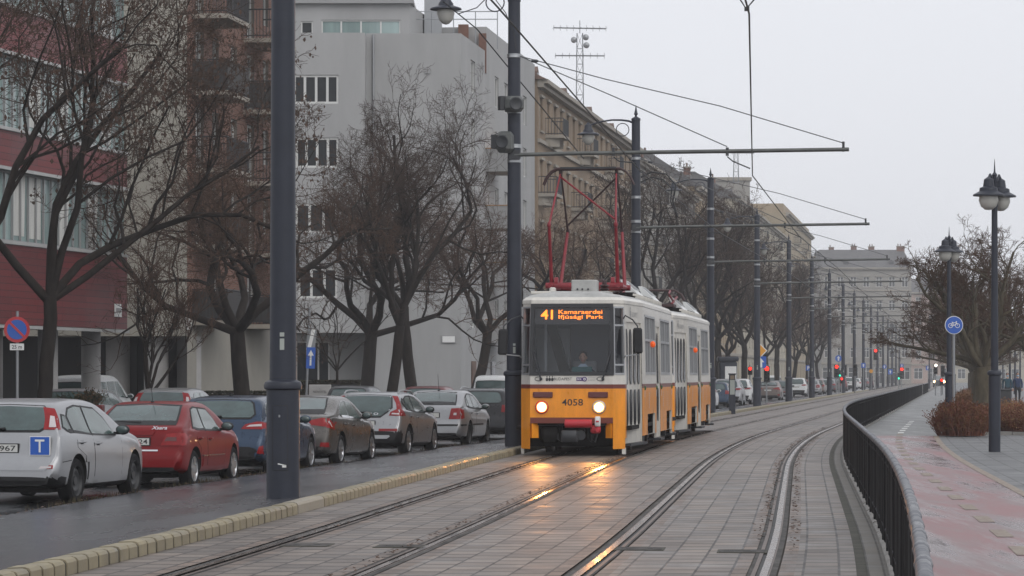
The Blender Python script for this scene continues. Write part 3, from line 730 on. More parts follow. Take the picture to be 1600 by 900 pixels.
tag(g.build('stair_tower'), 'pale flat stair tower rising over the cream house roof', 'tower')
YE = 565.0
old_house('grey corner house with dark mansard roof closing the street', (wx(1283,YE),YE), (wx(1424,YE),YE), 21.5, 'plaster_grey', 4, 2.2, 'slate_roof', 3.6, 6, depth=24, chim=4, balc=False)
YF = 640.0
old_house('pale pink house behind the tram poles right of the grey corner house', (wx(1424,YF),YF), (wx(1490,YF),YF), 19.0, 'plaster_pink', 4, 2.2, 'slate_roof', 3.0, 7, depth=20, chim=2, balc=False)
YG = 720.0
old_house('long hazy cream house far behind the bare tree on the right', (wx(1492,YG),YG), (wx(1660,YG),YG), 11.5, 'plaster_cream', 2, 3.0, 'slate_roof', 2.0, 8, depth=20, chim=3, balc=False)
def lattice(name, label, x, y, z0, z1, w0, w1, m='galv', yag=()):
    r = thing(name, label, 'antenna', (x, y, z0)); g = MB(); H_ = z1-z0; n = max(3, int(H_/1.0))
    def c(i, q): s = lerp(w0, w1, i/n)/2; return ((-s,s,s,-s)[q], (-s,-s,s,s)[q], H_*i/n)
    for q in range(4):
        g.tube([c(i, q) for i in range(n+1)], .034, 4, m)
        for i in range(n):
            g.tube([c(i,q), c(i+1,(q+1)%4)], .02, 3, m, cap=False); g.tube([c(i,q), c(i,(q+1)%4)], .02, 3, m, cap=False)
    g.build('mast', r)
    for zz, ln, an, nb in yag:
        g = MB(); dx, dy = math.cos(an)*ln/2, math.sin(an)*ln/2; g.tube([(-dx,-dy,zz-z0),(dx,dy,zz-z0)], .05, 4, m)
        for k in range(nb):
            t = -1+2*k/(nb-1); g.tube([(dx*t-dy/ln*1.1, dy*t+dx/ln*1.1, zz-z0), (dx*t+dy/ln*1.1, dy*t-dx/ln*1.1, zz-z0)], .025, 3, m)
            g.tube([(dx*t, dy*t, zz-z0-.22), (dx*t, dy*t, zz-z0+.22)], .02, 3, m)
        g.build('yagi_antenna', r)
    return r, g
YM = 232.0
rm, _ = lattice('radio_mast', 'tall lattice radio mast with two long yagi antennas on a roof', wx(906,YM), YM, 20.5, wz(52,YM), .58, .42, yag=((wz(44,YM),4.0,.15,9),(wz(87,YM),3.7,.05,8)))
g = MB()
for i, (a, b) in enumerate(((.45,-.3),(.5,-.9),(-.45,-.5))): g.lathe([(.0,0),(.2,.05),(.24,.2)], 12, 'galv', (a, -.2, wz(52,YM)-20.5+b), axis='y')
g.tube([(0,0,wz(52,YM)-20.5),(0,0,wz(32,YM)-20.5)], .03, 4, 'galv'); g.build('dish_cluster', rm)
YN = 340.0
lattice('radio_mast', 'thin distant mast with a crossed antenna above the bare treetops', wx(1150,YN), YN, 23, wz(235,YN), .6, .4, yag=((wz(239,YN),4.0,.1,6),))
# ------------------------------------------------------------------ the tram: two coupled cars
mat('tram_white', (.63,.605,.55), .38, var=.14, vscale=2.2, detail=8, stretch=(1.5,1.5,.5), coat=.25, rvar=.1)
mat('tram_orange', (.86,.300,.008), .36, var=.17, vscale=2.2, detail=8, stretch=(1.5,1.5,.5), coat=.3, rvar=.1)
mat('tram_brown', (.16,.03,.018), .4, coat=.2)
mat('tram_roof', (.40,.40,.385), .6, var=.25, vscale=2)
mat('tram_under', (.010,.0095,.009), .85, spec=.2, var=.4, vscale=4)
mat('tram_frame', (.022,.023,.026), .4)
mat('alu', (.42,.43,.44), .38, metal=.6)
mat('panto_red', (.22,.012,.020), .45, var=.2, vscale=4)
mat('panto_dark', (.045,.018,.018), .5)
mat('coupler_red', (.46,.022,.035), .45, var=.15, vscale=6)
mat('interior', (.12,.13,.155), .8)
mat('interior_light', (.26,.27,.28), .8)
mat('led_orange', (.3,.05,.0), .5, emit=(1,.21,.012), estr=3.4)
mat('headlight', (.9,.8,.6), .3, emit=(1,.66,.30), estr=22)
mat('headlight_rim', (.9,.5,.2), .3, emit=(1,.42,.06), estr=1.6)
mat('lamp_dark_red', (.10,.012,.01), .25, coat=.5)
mat('amber', (.75,.10,.01), .35, emit=(1,.12,.0), estr=.35)
mat('bkk_violet', (.055,.02,.13), .4)
mat('teal_cloth', (.02,.12,.12), .8)
glass_mat('windscreen', (.88,.91,.95), rough=.02, ior=1.5)
mat('tram_pane', (.030,.031,.036), .16, spec=.30)

TY, TS = 62.0, .1195
def tdef(p):                                   # the front leans back a little and the body narrows upwards
    x, y, z = p; k = max(0.0, z-1.45)
    return (x*(1-.018*k), y+.075*k*max(0.0, 1-y/.9) , z)
PLAN = [(.84,0),(1.06,.34),(1.25,2.9),(1.25,11.8),(1.06,14.36),(.84,14.7)]
def band(z):
    return 'tram_brown' if 1.36 < z < 1.445 else ('tram_white' if z > 1.4 else 'tram_orange')
ZC = (1.36, 1.445)
def tb(mb, name, parent, smooth=None):
    mb.v = [tdef(v) for v in mb.v]; return mb.build(name, parent, smooth)
def frame_rect(mb, P, s0, s1, a, b, out, fw, m, pm, depth, bars_h=(), bars_v=()):
    """frame proud of the wall by out and pane set back by depth"""
    def q(u0, u1, z0, z1, k0, k1, mm):
        mb.add([P(u0,z0,k0),P(u1,z0,k0),P(u1,z1,k0),P(u0,z1,k0),P(u0,z0,k1),P(u1,z0,k1),P(u1,z1,k1),P(u0,z1,k1)],
               [(0,1,2,3),(0,4,5,1),(1,5,6,2),(2,6,7,3),(3,7,4,0)], mm)
    q(s0,s1,a,a+fw,-out,.04,m); q(s0,s1,b-fw,b,-out,.04,m); q(s0,s0+fw,a+fw,b-fw,-out,.04,m); q(s1-fw,s1,a+fw,b-fw,-out,.04,m)
    for z in bars_h: q(s0+fw,s1-fw,z-fw*.5,z+fw*.5,-out*.8,.04,m)
    for s in bars_v: q(s-fw*.4,s+fw*.4,a+fw,b-fw,-out*.6,.04,m)
def pane(mb, P, s0, s1, a, b, k, m): mb.quad(P(s0,a,k),P(s1,a,k),P(s1,b,k),P(s0,b,k), m)

def tram_car(label, Yf, xf, slope, lead):
    r = thing('tram_car', label, 'tram', (xf, Yf, 0), -math.atan(slope), group='coupled tram cars')
    body = MB(); jobs = []
    R_ = [PLAN[i] for i in range(6)]
    # right side (seen), going away: outward is to the right of p0->p1 = +x
    for i in range(5):
        p0, p1 = R_[i], R_[i+1]
        for side in (1, -1):
            a, b = ((p0[0]*side, p0[1]), (p1[0]*side, p1[1]))
            if side < 0: a, b = b, a
            L = math.hypot(b[0]-a[0], b[1]-a[1]); ops = []; zb = .14 if i in (0, 4) else .36
            if i in (0, 4): ops = [(.05, L-.04, 1.66, 3.0)]
            if i == 1 and side > 0: ops = [(.18, 2.30, .24, 2.72)]
            if i == 1 and side < 0: ops = [(.30, 1.2, 1.66, 2.9), (1.35, 2.25, 1.66, 2.9)]
            if i == 3: ops = [(.3, 2.4, .24 if side > 0 else 1.66, 2.72)]
            if i == 2 and side > 0: ops = [(.45,1.85,1.66,2.9),(1.95,3.35,1.66,2.9),(3.62,4.82,.24,2.72),(5.1,6.5,1.66,2.9),(6.6,8.0,1.66,2.9)]
            if i == 2 and side < 0: ops = [(.4+1.6*q, 1.8+1.6*q, 1.66, 2.9) for q in range(5)]
            cut = [(1.0, 3.2, zb, .80), (6.9, 8.6, zb, .80)] if i == 2 else []
            P, d, ang = wall(body, a, b, zb, 3.08, ops+cut, 'tram_white', depth=.05, mfn=lambda s, z: band(z), zc=ZC)
            for o in ops:
                kind = 'door' if o[2] < .5 else ('quarter' if i in (0, 4) else 'side'); jobs.append((kind, P, o, side, i))
    # front and rear panels
    Pf, _, _ = wall(body, (-.84,0), (.84,0), .66, 3.08, [(-.84+.84+.02, 1.66, 1.66, 3.04)], 'tram_white', depth=.05, mfn=lambda s, z: 'tram_brown' if z < .775 else band(z), zc=(.775,)+ZC)
    Pr, _, _ = wall(body, (.84,14.7), (-.84,14.7), .66, 3.08, [(.06, 1.62, 1.66, 2.8)], 'tram_white', depth=.05, mfn=lambda s, z: band(z), zc=ZC)
    # roof
    pl = [(-.84,0)]+[(p[0],p[1]) for p in R_]+[(-p[0],p[1]) for p in reversed(R_)][:-1]
    cx, cy = 0, 7.35
    def ins(p, k): return (p[0]*(1-k/1.25) if abs(p[0]) > .01 else 0, p[1]+(k*.9 if p[1] < 7 else -k*.9))
    rings = [[(p[0]*1.012,p[1]-.02 if p[1]<1 else p[1],3.08) for p in pl], [(p[0]*1.012,p[1]-.02 if p[1]<1 else p[1],3.15) for p in pl], [(*ins(p,.05),3.21) for p in pl], [(*ins(p,.20),3.27) for p in pl], [(*ins(p,.6),3.33) for p in pl]]
    vs = [q for rg in rings for q in rg]; n = len(pl); fs = []
    for k in range(len(rings)-1):
        for i in range(n): fs.append((k*n+i, k*n+(i+1)%n, (k+1)*n+(i+1)%n, (k+1)*n+i))
    fs.append(tuple((len(rings)-1)*n+i for i in range(n)))
    body.add(vs, fs[:2*n], 'tram_white'); body.add(vs, fs[2*n:], 'tram_roof')
    # floor, corner skirts, dark nose recess
    body.boxb(-1.18,1.18,.5,14.2,.52,.60,'tram_under'); body.boxb(-.82,.82,.10,.5,.62,.66,'tram_under')
    for s in (-1, 1):
        body.prism([(.80,0),(1.06,.36),(1.06,.5),(.74,.5),(.68,.12)], (0,0,.36 if True else 0), (s,0,0), (0,1,0), (0,0,.32), 'tram_orange')
        body.prism([(1.0,.27),(1.065,.345),(1.065,.5),(1.0,.5)], (0,0,.03), (s,0,0), (0,1,0), (0,0,.13), 'tram_white')
    body.boxb(-1.0,1.0,.55,.62,.18,.62,'tram_under')
    tb(body, 'body', r)
    for kind, P, o, side, i in jobs:
        s0, s1, a, b = o
        if kind == 'side':
            f = MB(); frame_rect(f, P, s0-.015, s1+.015, a-.015, b+.015, .012, .05, 'alu', None, .03, bars_h=(a+(b-a)*.58,), bars_v=((s0+s1)/2,)); fo = tb(f, 'window', r)
            g = MB(); pane(g, P, s0, s1, a, b, .025, 'tram_pane'); tb(g, 'pane', fo)
        elif kind == 'quarter':
            f = MB(); frame_rect(f, P, s0-.02, s1+.02, a-.02, b+.02, .014, .035, 'alu', None, .03, bars_h=(a+.18, b-.36)); fo = tb(f, 'quarter_window', r)
            g = MB(); pane(g, P, s0, s1, a, b, .03, 'windscreen' if lead else 'tram_pane'); tb(g, 'pane', fo)
        else:
            nl = 4 if s1-s0 > 2 else 2; wl = (s1-s0)/nl; dk = .035
            f = MB(); 
            for q in range(nl):
                u0, u1 = s0+q*wl+.012, s0+(q+1)*wl-.012
                def sl(c0, c1, z0, z1, m, k0, k1=.06):
                    f.add([P(c0,z0,k0),P(c1,z0,k0),P(c1,z1,k0),P(c0,z1,k0),P(c0,z0,k1),P(c1,z0,k1),P(c1,z1,k1),P(c0,z1,k1)], [(0,1,2,3),(0,4,5,1),(1,5,6,2),(2,6,7,3),(3,7,4,0)], m)
                sl(u0, u1, a, b, 'tram_white', dk)
            do = tb(f, 'door', r)
            for q in range(nl):
                u0, u1 = s0+q*wl, s0+(q+1)*wl; cu = (u0+u1)/2; hw = wl*.27; g = MB()
                for z0, z1 in ((a+.36, 1.34), (1.44, b-.14)):
                    pts = [(cu+hw*math.cos(t), z0+hw+hw*math.sin(t)) for t in [math.pi+math.pi*k/8 for k in range(9)]]+[(cu+hw*math.cos(t), z1-hw+hw*math.sin(t)) for t in [math.pi*k/8 for k in range(9)]]
                    for (grow, kk, m) in ((1.0, dk-.012, 'tram_frame'),):
                        vs = [P(p[0], p[1], kk) for p in pts]+[P(p[0], p[1], dk+.004) for p in pts]; nn_ = len(pts)
                        g.add(vs, [tuple(range(nn_))]+[(k, (k+1)%nn_, nn_+(k+1)%nn_, nn_+k) for k in range(nn_)], 'tram_pane')
                tb(g, 'door_window', do)
            g = MB(); g.add([P(s0-.03,a-.05,-.10),P(s1+.03,a-.05,-.10),P(s1+.03,a,-.10),P(s0-.03,a,-.10),P(s0-.03,a-.05,.2),P(s1+.03,a-.05,.2),P(s1+.03,a,.2),P(s0-.03,a,.2)], [(0,1,2,3),(0,4,5,1),(1,5,6,2),(2,6,7,3),(3,7,4,0)], 'dark_metal'); tb(g, 'step', r)
    # rear window (flat) and bogies
    g = MB(); pane(g, Pr, .06, 1.62, 1.66, 2.8, .03, 'tram_pane'); tb(g, 'rear_window', r)
    for yb in (3.95, 10.75):
        g = MB(); g.boxb(-.95,.95,yb-1.3,yb+1.3,.34,.56,'tram_under')
        for s in (-1,1):
            g.boxb(s*.98-.08,s*.98+.08,yb-1.35,yb+1.35,.30,.5,'tram_under')
            for k in (-.95,.95): g.box((s*1.02,yb+k,.34),(.14,.34,.3),'dark_metal')
        b = g.build('bogie', r)
        for k in (-.95,.95):
            g = MB()
            for s in (-1,1): g.lathe([(.12,-.02),(.36,-.02),(.36,.0),(.335,.02),(.335,.11),(.12,.12)], 26, 'steel_dark', (s*.75-(.05 if s>0 else .06), yb+k, .345), axis='x')
            g.tube([(-.8,yb+k,.345),(.8,yb+k,.345)], .07, 10, 'tram_under'); g.build('wheelset', b, smooth=40)
    # livery writing and vents on the right side
    Ps, dd, _ = wall(MB(), (1.06,.34), (1.25,2.9), 0, 1, [], 'alu'); P2, _, _ = wall(MB(), (1.25,2.9), (1.25,11.8), 0, 1, [], 'alu')
    g = MB(); o = Vector(P2(.62,2.99,-.004)); text_fit(g, 'BUDAPEST', Vector(Ps(1.05,2.83,-.006)), Vector(Ps(1,0))-Vector(Ps(0,0)), (0,0,1), .78, .10, 'frame_grey'); 
    q = Vector(Ps(.86,2.88,-.006)); uu = Vector(Ps(1,0))-Vector(Ps(0,0))
    for k, (w_, h_, z_) in enumerate(((.10,.05,.10),(.14,.10,-.02),(.08,.05,-.07))): g.quad(q-uu*w_/2+Vector((0,0,z_)), q+uu*w_/2+Vector((0,0,z_)), q+uu*w_*.4+Vector((0,0,z_+h_)), q-uu*w_*.4+Vector((0,0,z_+h_)), 'frame_grey')
    tb(g, 'lettering', r)
    g = MB()
    for c in (1.3, 5.6, 6.9):
        for k in range(7): g.add([P2(c,.93+k*.05,-.012),P2(c+.13,.93+k*.05,-.012),P2(c+.13,.955+k*.05,-.004),P2(c,.955+k*.05,-.004)], [(0,1,2,3)], 'tram_white')
    tb(g, 'side_vent', r)
    g = MB(); 
    for s, z in ((1.93, 2.3),): g.ellipsoid(P2(s,z,-.06), (.06,.07,.07), 'amber', 12, 8)
    tb(g, 'indicator_lamp', r, smooth=60)
    g = MB()
    for s, m in ((.10,'sign_white'),(3.5,'sign_white'),(5.0,'sign_white'),(8.5,'sign_white')):
        c = Vector(P2(s,1.16,-.005)); u2 = Vector(P2(1,0))-Vector(P2(0,0)); g.quad(c, c+u2*.08, c+u2*.08+Vector((0,0,.14)), c+Vector((0,0,.14)), m)
        g.ellipsoid(c+u2*.04+Vector((0,0,.2)), (.03,.03,.05), 'green_dark', 8, 6)
    tb(g, 'side_sticker', r)
    # roof gear: slatted resistor frames along both edges, boxes
    for s in (-1, 1):
        g = MB(); x0 = s*.92
        g.box((x0+s*.02, 8.0, 3.36), (.07, 7.6, .05), 'tram_white'); g.box((x0+s*.06, 8.0, 3.27), (.03, 7.6, .03), 'alu')
        for k in range(48): g.box((x0+s*.05, 4.3+k*.158, 3.31), (.05, .035, .14), 'tram_white')
        g.box((x0-s*.22, 8.0, 3.36), (.4, 7.2, .12), 'tram_under'); g.build('resistor_frame', r)
    for y0, ln in ((5.2, 1.5), (10.2, 1.6)):
        g = MB(); g.prism([(.70,3.36),(.98,3.36),(.62,3.72),(.55,3.72)], (0,y0,0), (1,0,0), (0,0,1), (0,ln,0), 'white_plastic')
        for k in range(6): g.prism([(.86,3.50),(.90,3.50),(.66,3.70),(.64,3.70)], (0,y0+.1+k*.22,0), (1,0,0), (0,0,1), (0,.03,0), 'alu')
        g.build('roof_cover', r)
    g = MB(); g.rbox((0.13, 1.55, 3.47), (.52, .55, .25), 'tram_roof', .02); 
    for k in (.0,.1,.22): g.lathe([(.02,0),(.02,.05)], 8, 'dark_metal', (k,1.22,3.40), axis='y')
    g.build('roof_box', r)
    g = MB(); g.rbox((0, 1.6, 3.33), (1.3, 1.1, .05), 'tram_roof', .01); g.rbox((-.72, 1.0, 3.32), (.4,.4,.06), 'tram_white', .01); g.lathe([(.06,0),(.08,.02),(.07,.13),(.04,.15)], 12, 'tram_white', (-.55,1.6,3.3))
    g.lathe([(.10,0),(.10,.06),(.06,.08),(.11,.12),(.06,.15),(.11,.19),(.05,.22),(.05,.3)], 14, 'panto_dark', (.5,1.9,3.3)); g.build('roof_base', r, smooth=35)
    return r, Pf

mat('green_dark', (.02,.10,.03), .5)
xf = 1.20
front, Pf = tram_car('front car of the orange and white tram, headlights lit, showing route 41', TY, xf, TS, True)
# ---- front face details
g = MB(); frame_rect(g, Pf, -.02, 1.70, 1.625, 3.075, .018, .075, 'tram_frame', None, .03); ws = tb(g, 'windscreen_frame', front)
g = MB(); pane(g, Pf, .05, 1.63, 1.69, 3.01, .02, 'windscreen'); tb(g, 'windscreen', ws)
g = MB()
g.boxb(-.80,.80,.16,.20,2.66,3.02,'tram_frame'); tb(g, 'destination_box', front)
g = MB(); text_fit(g, '41', (-.66,.125,2.765), (1,0,0), (0,0,1), .25, .19, 'led_orange', bold=.02); text_fit(g, 'Kamaraerdei', (-.29,.125,2.872), (1,0,0), (0,0,1), .91, .082, 'led_orange', bold=.0); text_fit(g, 'Ifjúsági Park', (-.29,.125,2.752), (1,0,0), (0,0,1), .93, .098, 'led_orange', bold=.0)
tb(g, 'destination_lettering', front)
g = MB(); g.boxb(-.98,.98,1.9,1.95,.7,3.05,'interior'); g.boxb(-.98,.98,.3,1.9,.60,.66,'interior'); g.boxb(-.80,.80,.10,.45,1.30,1.60,'interior'); g.boxb(-.9,-.2,1.6,1.88,1.3,2.6,'interior_light'); g.box((-.38,1.0,2.2),(.20,.2,1.5),'tram_under',ry=-.28); g.box((-.62,.9,2.15),(.05,.05,1.4),'interior_light'); g.boxb(.0,.40,.12,.16,1.60,1.80,'teal_cloth')
g.boxb(-.98,.98,.4,1.9,3.04,3.06,'interior')
g.build('cab_interior', front)
for s, cx, cz in ((-1,-.60,.985),(1,.56,.985)):
    g = MB(); g.lathe([(.135,0.02),(.135,-.03),(.115,-.045),(.105,-.02)], 26, 'coupler_red' if s < 0 else 'alu', (cx,0,cz), axis='y'); hl = tb(g, 'headlight', front, smooth=40)
    g = MB(); g.lathe([(.108,-.02),(.086,-.036)], 24, 'headlight_rim', (cx,0,cz), axis='y', cap=False); g.lathe([(.086,-.036),(.06,-.047),(.0001,-.052)], 22, 'headlight', (cx,0,cz), axis='y'); tb(g, 'lens', hl, smooth=60)
    ld = bpy.data.lights.new('headlight_beam', 'SPOT'); ld.energy = 420; ld.color = (1,.40,.09); ld.spot_size = R(22); ld.spot_blend = 1.0; ld.shadow_soft_size = .1
    lo = bpy.data.objects.new('headlight_beam', ld); COL.objects.link(lo); lo.parent = front; lo.location = (cx,-.08,cz); lo.rotation_euler = (R(90-3.5),0,R(180))
    g = MB(); g.rbox((cx-.02*s,-.012,1.235),(.40,.05,.115),'lamp_dark_red',.02); tb(g, 'marker_lamp', front)
    g = MB(); g.boxb(cx-.20,cx+.16,-.04,.0,1.17,1.30,'tram_brown')
g = MB(); text_fit(g, '4058', (-.195,-.004,1.015), (1,0,0), (0,0,1), .43, .135, 'ink', bold=.008); tb(g, 'fleet_number', front)
g = MB(); text_fit(g, 'BUDAPEST', (-.36,-.004,1.525), (1,0,0), (0,0,1), .37, .058, 'ink'); 
for k in range(3):
    c = -.50+k*.055; g.prism([(-.02,0),(.02,0),(.026,.05),(0,.075),(-.026,.05)], (c,-.004,1.51), (1,0,0), (0,0,1), (0,.003,0), 'ink'); g.prism([(-.008,0),(.008,0),(.008,.03),(-.008,.03)], (c,-.004,1.585), (1,0,0), (0,0,1), (0,.003,0), 'ink')
tb(g, 'lettering', front); g = MB(); g.boxb(.10,.245,-.006,-.001,1.515,1.585,'bkk_violet'); g.lathe([(.048,0),(.048,.006)], 18, 'bkk_violet', (.265,-.007,1.55), axis='y'); g.lathe([(.026,0),(.026,.004)], 14, 'sign_white', (.265,-.009,1.55), axis='y'); g.lathe([(.013,0),(.013,.004)], 10, 'bkk_violet', (.265,-.0105,1.55), axis='y')
text_fit(g, 'BKK', (.115,-.008,1.532), (1,0,0), (0,0,1), .09, .036, 'sign_white', bold=.01)
for k in range(3): text_fit(g, ('BUDAPESTI','KÖZLEKEDÉSI','KÖZPONT')[k], (.34,-.004,1.577-k*.030), (1,0,0), (0,0,1), (.17,.2,.14)[k], .02, 'frame_grey')
tb(g, 'operator_logo', front)
for cx, tx, tz in ((-.62,-.78,2.1),(.64,.80,2.1)):
    g = MB(); g.lathe([(.03,0),(.03,-.06)], 10, 'dark_metal', (cx,0,1.555), axis='y'); g.tube([(cx,-.06,1.555),(lerp(cx,tx,.5),-.075,1.83),(tx,-.03,tz)], .018, 6, 'dark_metal'); g.tube([(lerp(cx,tx,.55),-.04,1.75),(lerp(cx,tx,1.0)+(.02 if cx<0 else -.02),-.02,2.35)], .013, 5, 'dark_metal')
    pr = [(.075*math.cos(t), .04*math.sin(t)) for t in [2*math.pi*k/20 for k in range(21)]]
    g.tube([(cx-.05+a, -.004, 1.555+b) for a, b in pr], .006, 4, 'ink'); tb(g, 'wiper', front)
g = MB(); g.lathe([(.02,-.28),(.085,-.27),(.085,.27),(.02,.28)], 18, 'coupler_red', (.16,-.20,.655), axis='x'); g.rbox((.55,-.20,.70),(.11,.12,.20),'white_plastic',.02); g.lathe([(.04,0),(.06,.02),(.06,.10)], 12, 'coupler_red', (.55,-.25,.53), axis='y'); g.rbox((.50,-.12,.54),(.2,.12,.16),'coupler_red',.03); g.box((.55,-.265,.70),(.06,.01,.03),'coupler_red')
cp = g.build('coupler_guard', front, smooth=40)
g = MB(); g.tube([(-.02,.6,.42),(-.02,-.02,.42)], .09, 10, 'tram_under'); g.rbox((-.02,-.1,.40),(.34,.3,.24),'dark_metal',.03); g.rbox((.18,.0,.44),(.2,.2,.22),'tram_under',.03); g.rbox((-.45,.25,.42),(.36,.3,.3),'tram_under',.05); g.lathe([(.10,0),(.10,.06)], 14, 'dark_metal', (.2,-.16,.42), axis='y')
for k, x in enumerate((-.3,-.22,.3,.38)): g.tube([(x,.3,.6),(x+.02,.05,.35),(x+.1,.0,.28),(x+.16,.1,.5)], .018, 6, 'plastic_black')
g.build('coupler', front, smooth=40)
for s in (-1, 1):
    g = MB()
    bx = s*1.40 if s < 0 else 1.33; by = -.18 if s < 0 else .42
    x1_ = s*1.05
    g.tube([(x1_,.3,2.78),(x1_+s*.04,.2,2.84),(lerp(x1_,bx,.6),by+.1,2.76),(bx,by,2.62)], .014, 6, 'dark_metal'); g.tube([(x1_,.3,1.98),(x1_+s*.04,.1,2.02),(bx,by,2.05)], .014, 6, 'alu'); g.tube([(bx,by,2.04),(bx,by,2.62)], .014, 6, 'dark_metal')
    mr = tb(g, 'mirror', front); g = MB(); g.rbox((bx,by-.03,2.33 if s > 0 else 2.30),(.19,.12,.52),'plastic_black',.05); g.rbox((bx+s*.01,by+.035,2.31),(.15,.012,.44),'galv',.004); tb(g, 'mirror_head', mr)

# ---- raised pantograph on the front car
def panto(r, y0, up=True, z0=3.40):
    base = MB(); hw = .72
    if up:
        for s in (-1,1): base.tube([(s*hw,y0-1.0,z0+.12),(s*hw,y0+1.2,z0+.12)], .05, 8, 'panto_red')
        for k in (-.85,1.05): base.tube([(-hw-.1,y0+k,z0+.12),(hw+.1,y0+k,z0+.12)], .065, 10, 'panto_red')
        for s in (-1,1):
            for k in (-.6,.9): base.lathe([(.06,0),(.09,.02),(.05,.05),(.09,.08),(.04,.11)], 12, 'panto_dark', (s*hw*.9,y0+k,z0-.1))
            base.lathe([(.10,-.04),(.10,.04)], 14, 'panto_red', (s*(hw-.12),y0-.8,z0+.2), axis='x')
        base.tube([(-.3,y0,z0+.1),(.35,y0-.1,z0+.2)], .09, 10, 'panto_dark')
    else:
        base.tube([(-hw,y0-.7,z0+.06),(hw,y0-.7,z0+.06),(hw,y0+.9,z0+.06),(-hw,y0+.9,z0+.06),(-hw,y0-.7,z0+.06)], .05, 8, 'panto_dark')
    p = base.build('pantograph', r, smooth=40)
    zk, zt = z0+1.38, z0+2.52
    if up:
        for k, (yb, yk) in enumerate(((y0-.80,y0-1.30),(y0+1.0,y0+1.55))):
            for s in (-1,1):
                g = MB(); xb, xk, xt = s*.70, s*(.73 if k == 0 else .62)*.96, s*.60
                mlow = 'panto_red'; mup = 'panto_red' if k == 0 else 'panto_dark'
                g.tube([(xb,yb,z0+.15),(xk,yk,zk)], [.042,.032], 8, mlow); g.tube([(xk,yk,zk),(xt,y0+(.0 if k == 0 else .22),zt)], [.024,.018], 6, mup); g.ellipsoid((xk,yk,zk), (.042,.05,.07), mup, 10, 8)
                g.build('lower_arm', p, smooth=50)
            g = MB(); sg = -1 if k == 0 else 1; mm = 'panto_red' if k == 0 else 'panto_dark'
            g.tube([(sg*.60,y0+(.0 if k == 0 else .22),zt-.05),(-sg*.70*(.96 if k == 0 else .86),yk,zk+.12)], .022, 6, mm); g.build('brace', p)
        g = MB()
        for dy in (-.02,.26):
            pts = [(-.97,y0+dy,zt-.22),(-.90,y0+dy,zt-.06),(-.80,y0+dy,zt+.06),(-.68,y0+dy,zt+.12),(.68,y0+dy,zt+.12),(.80,y0+dy,zt+.06),(.90,y0+dy,zt-.06),(.97,y0+dy,zt-.22)]
            g.tube(pts, [.016,.018,.02,.027,.027,.02,.018,.016], 8, 'panto_dark')
        g.box((0,y0+.12,zt+.135),(1.2,.34,.04),'dark_metal')
        for s in (-1,1): g.tube([(s*.6,y0+.1,zt),(s*.6,y0+.1,zt+.12)], .04, 8, 'panto_dark')
        g.build('collector_head', p, smooth=40)
    else:
        for s in (-1,1):
            g = MB(); g.tube([(s*.7,y0-.7,z0+.1),(s*.66,y0+1.6,z0+.34)], .035, 6, 'panto_red'); g.tube([(s*.66,y0+1.6,z0+.34),(s*.6,y0,z0+.46)], .025, 6, 'panto_dark'); g.tube([(s*.7,y0+.9,z0+.1),(s*.66,y0-1.3,z0+.34),(s*.6,y0,z0+.46)], .03, 6, 'panto_red'); g.build('lower_arm', p)
        g = MB(); pts = [(-.97,y0,z0+.22),(-.90,y0,z0+.36),(-.72,y0,z0+.48),(.72,y0,z0+.48),(.90,y0,z0+.36),(.97,y0,z0+.22)]; g.tube(pts, .03, 8, 'panto_dark'); g.tube([(p_[0],p_[1]+.3,p_[2]) for p_ in pts], .03, 8, 'panto_dark'); g.build('collector_head', p, smooth=40)
panto(front, 3.6, True)
# ---- trailing car follows the curve
ax = xf+TS*14.98; 
rear, _ = tram_car('second car of the tram behind the front car, pantograph folded down', TY+15.15, ax, .128, False)
panto(rear, 5.0, False, 3.42)
g = MB(); g.boxb(-.12,.12,14.5,15.4,.38,.55,'tram_under')
g.build('rear_coupler', front)
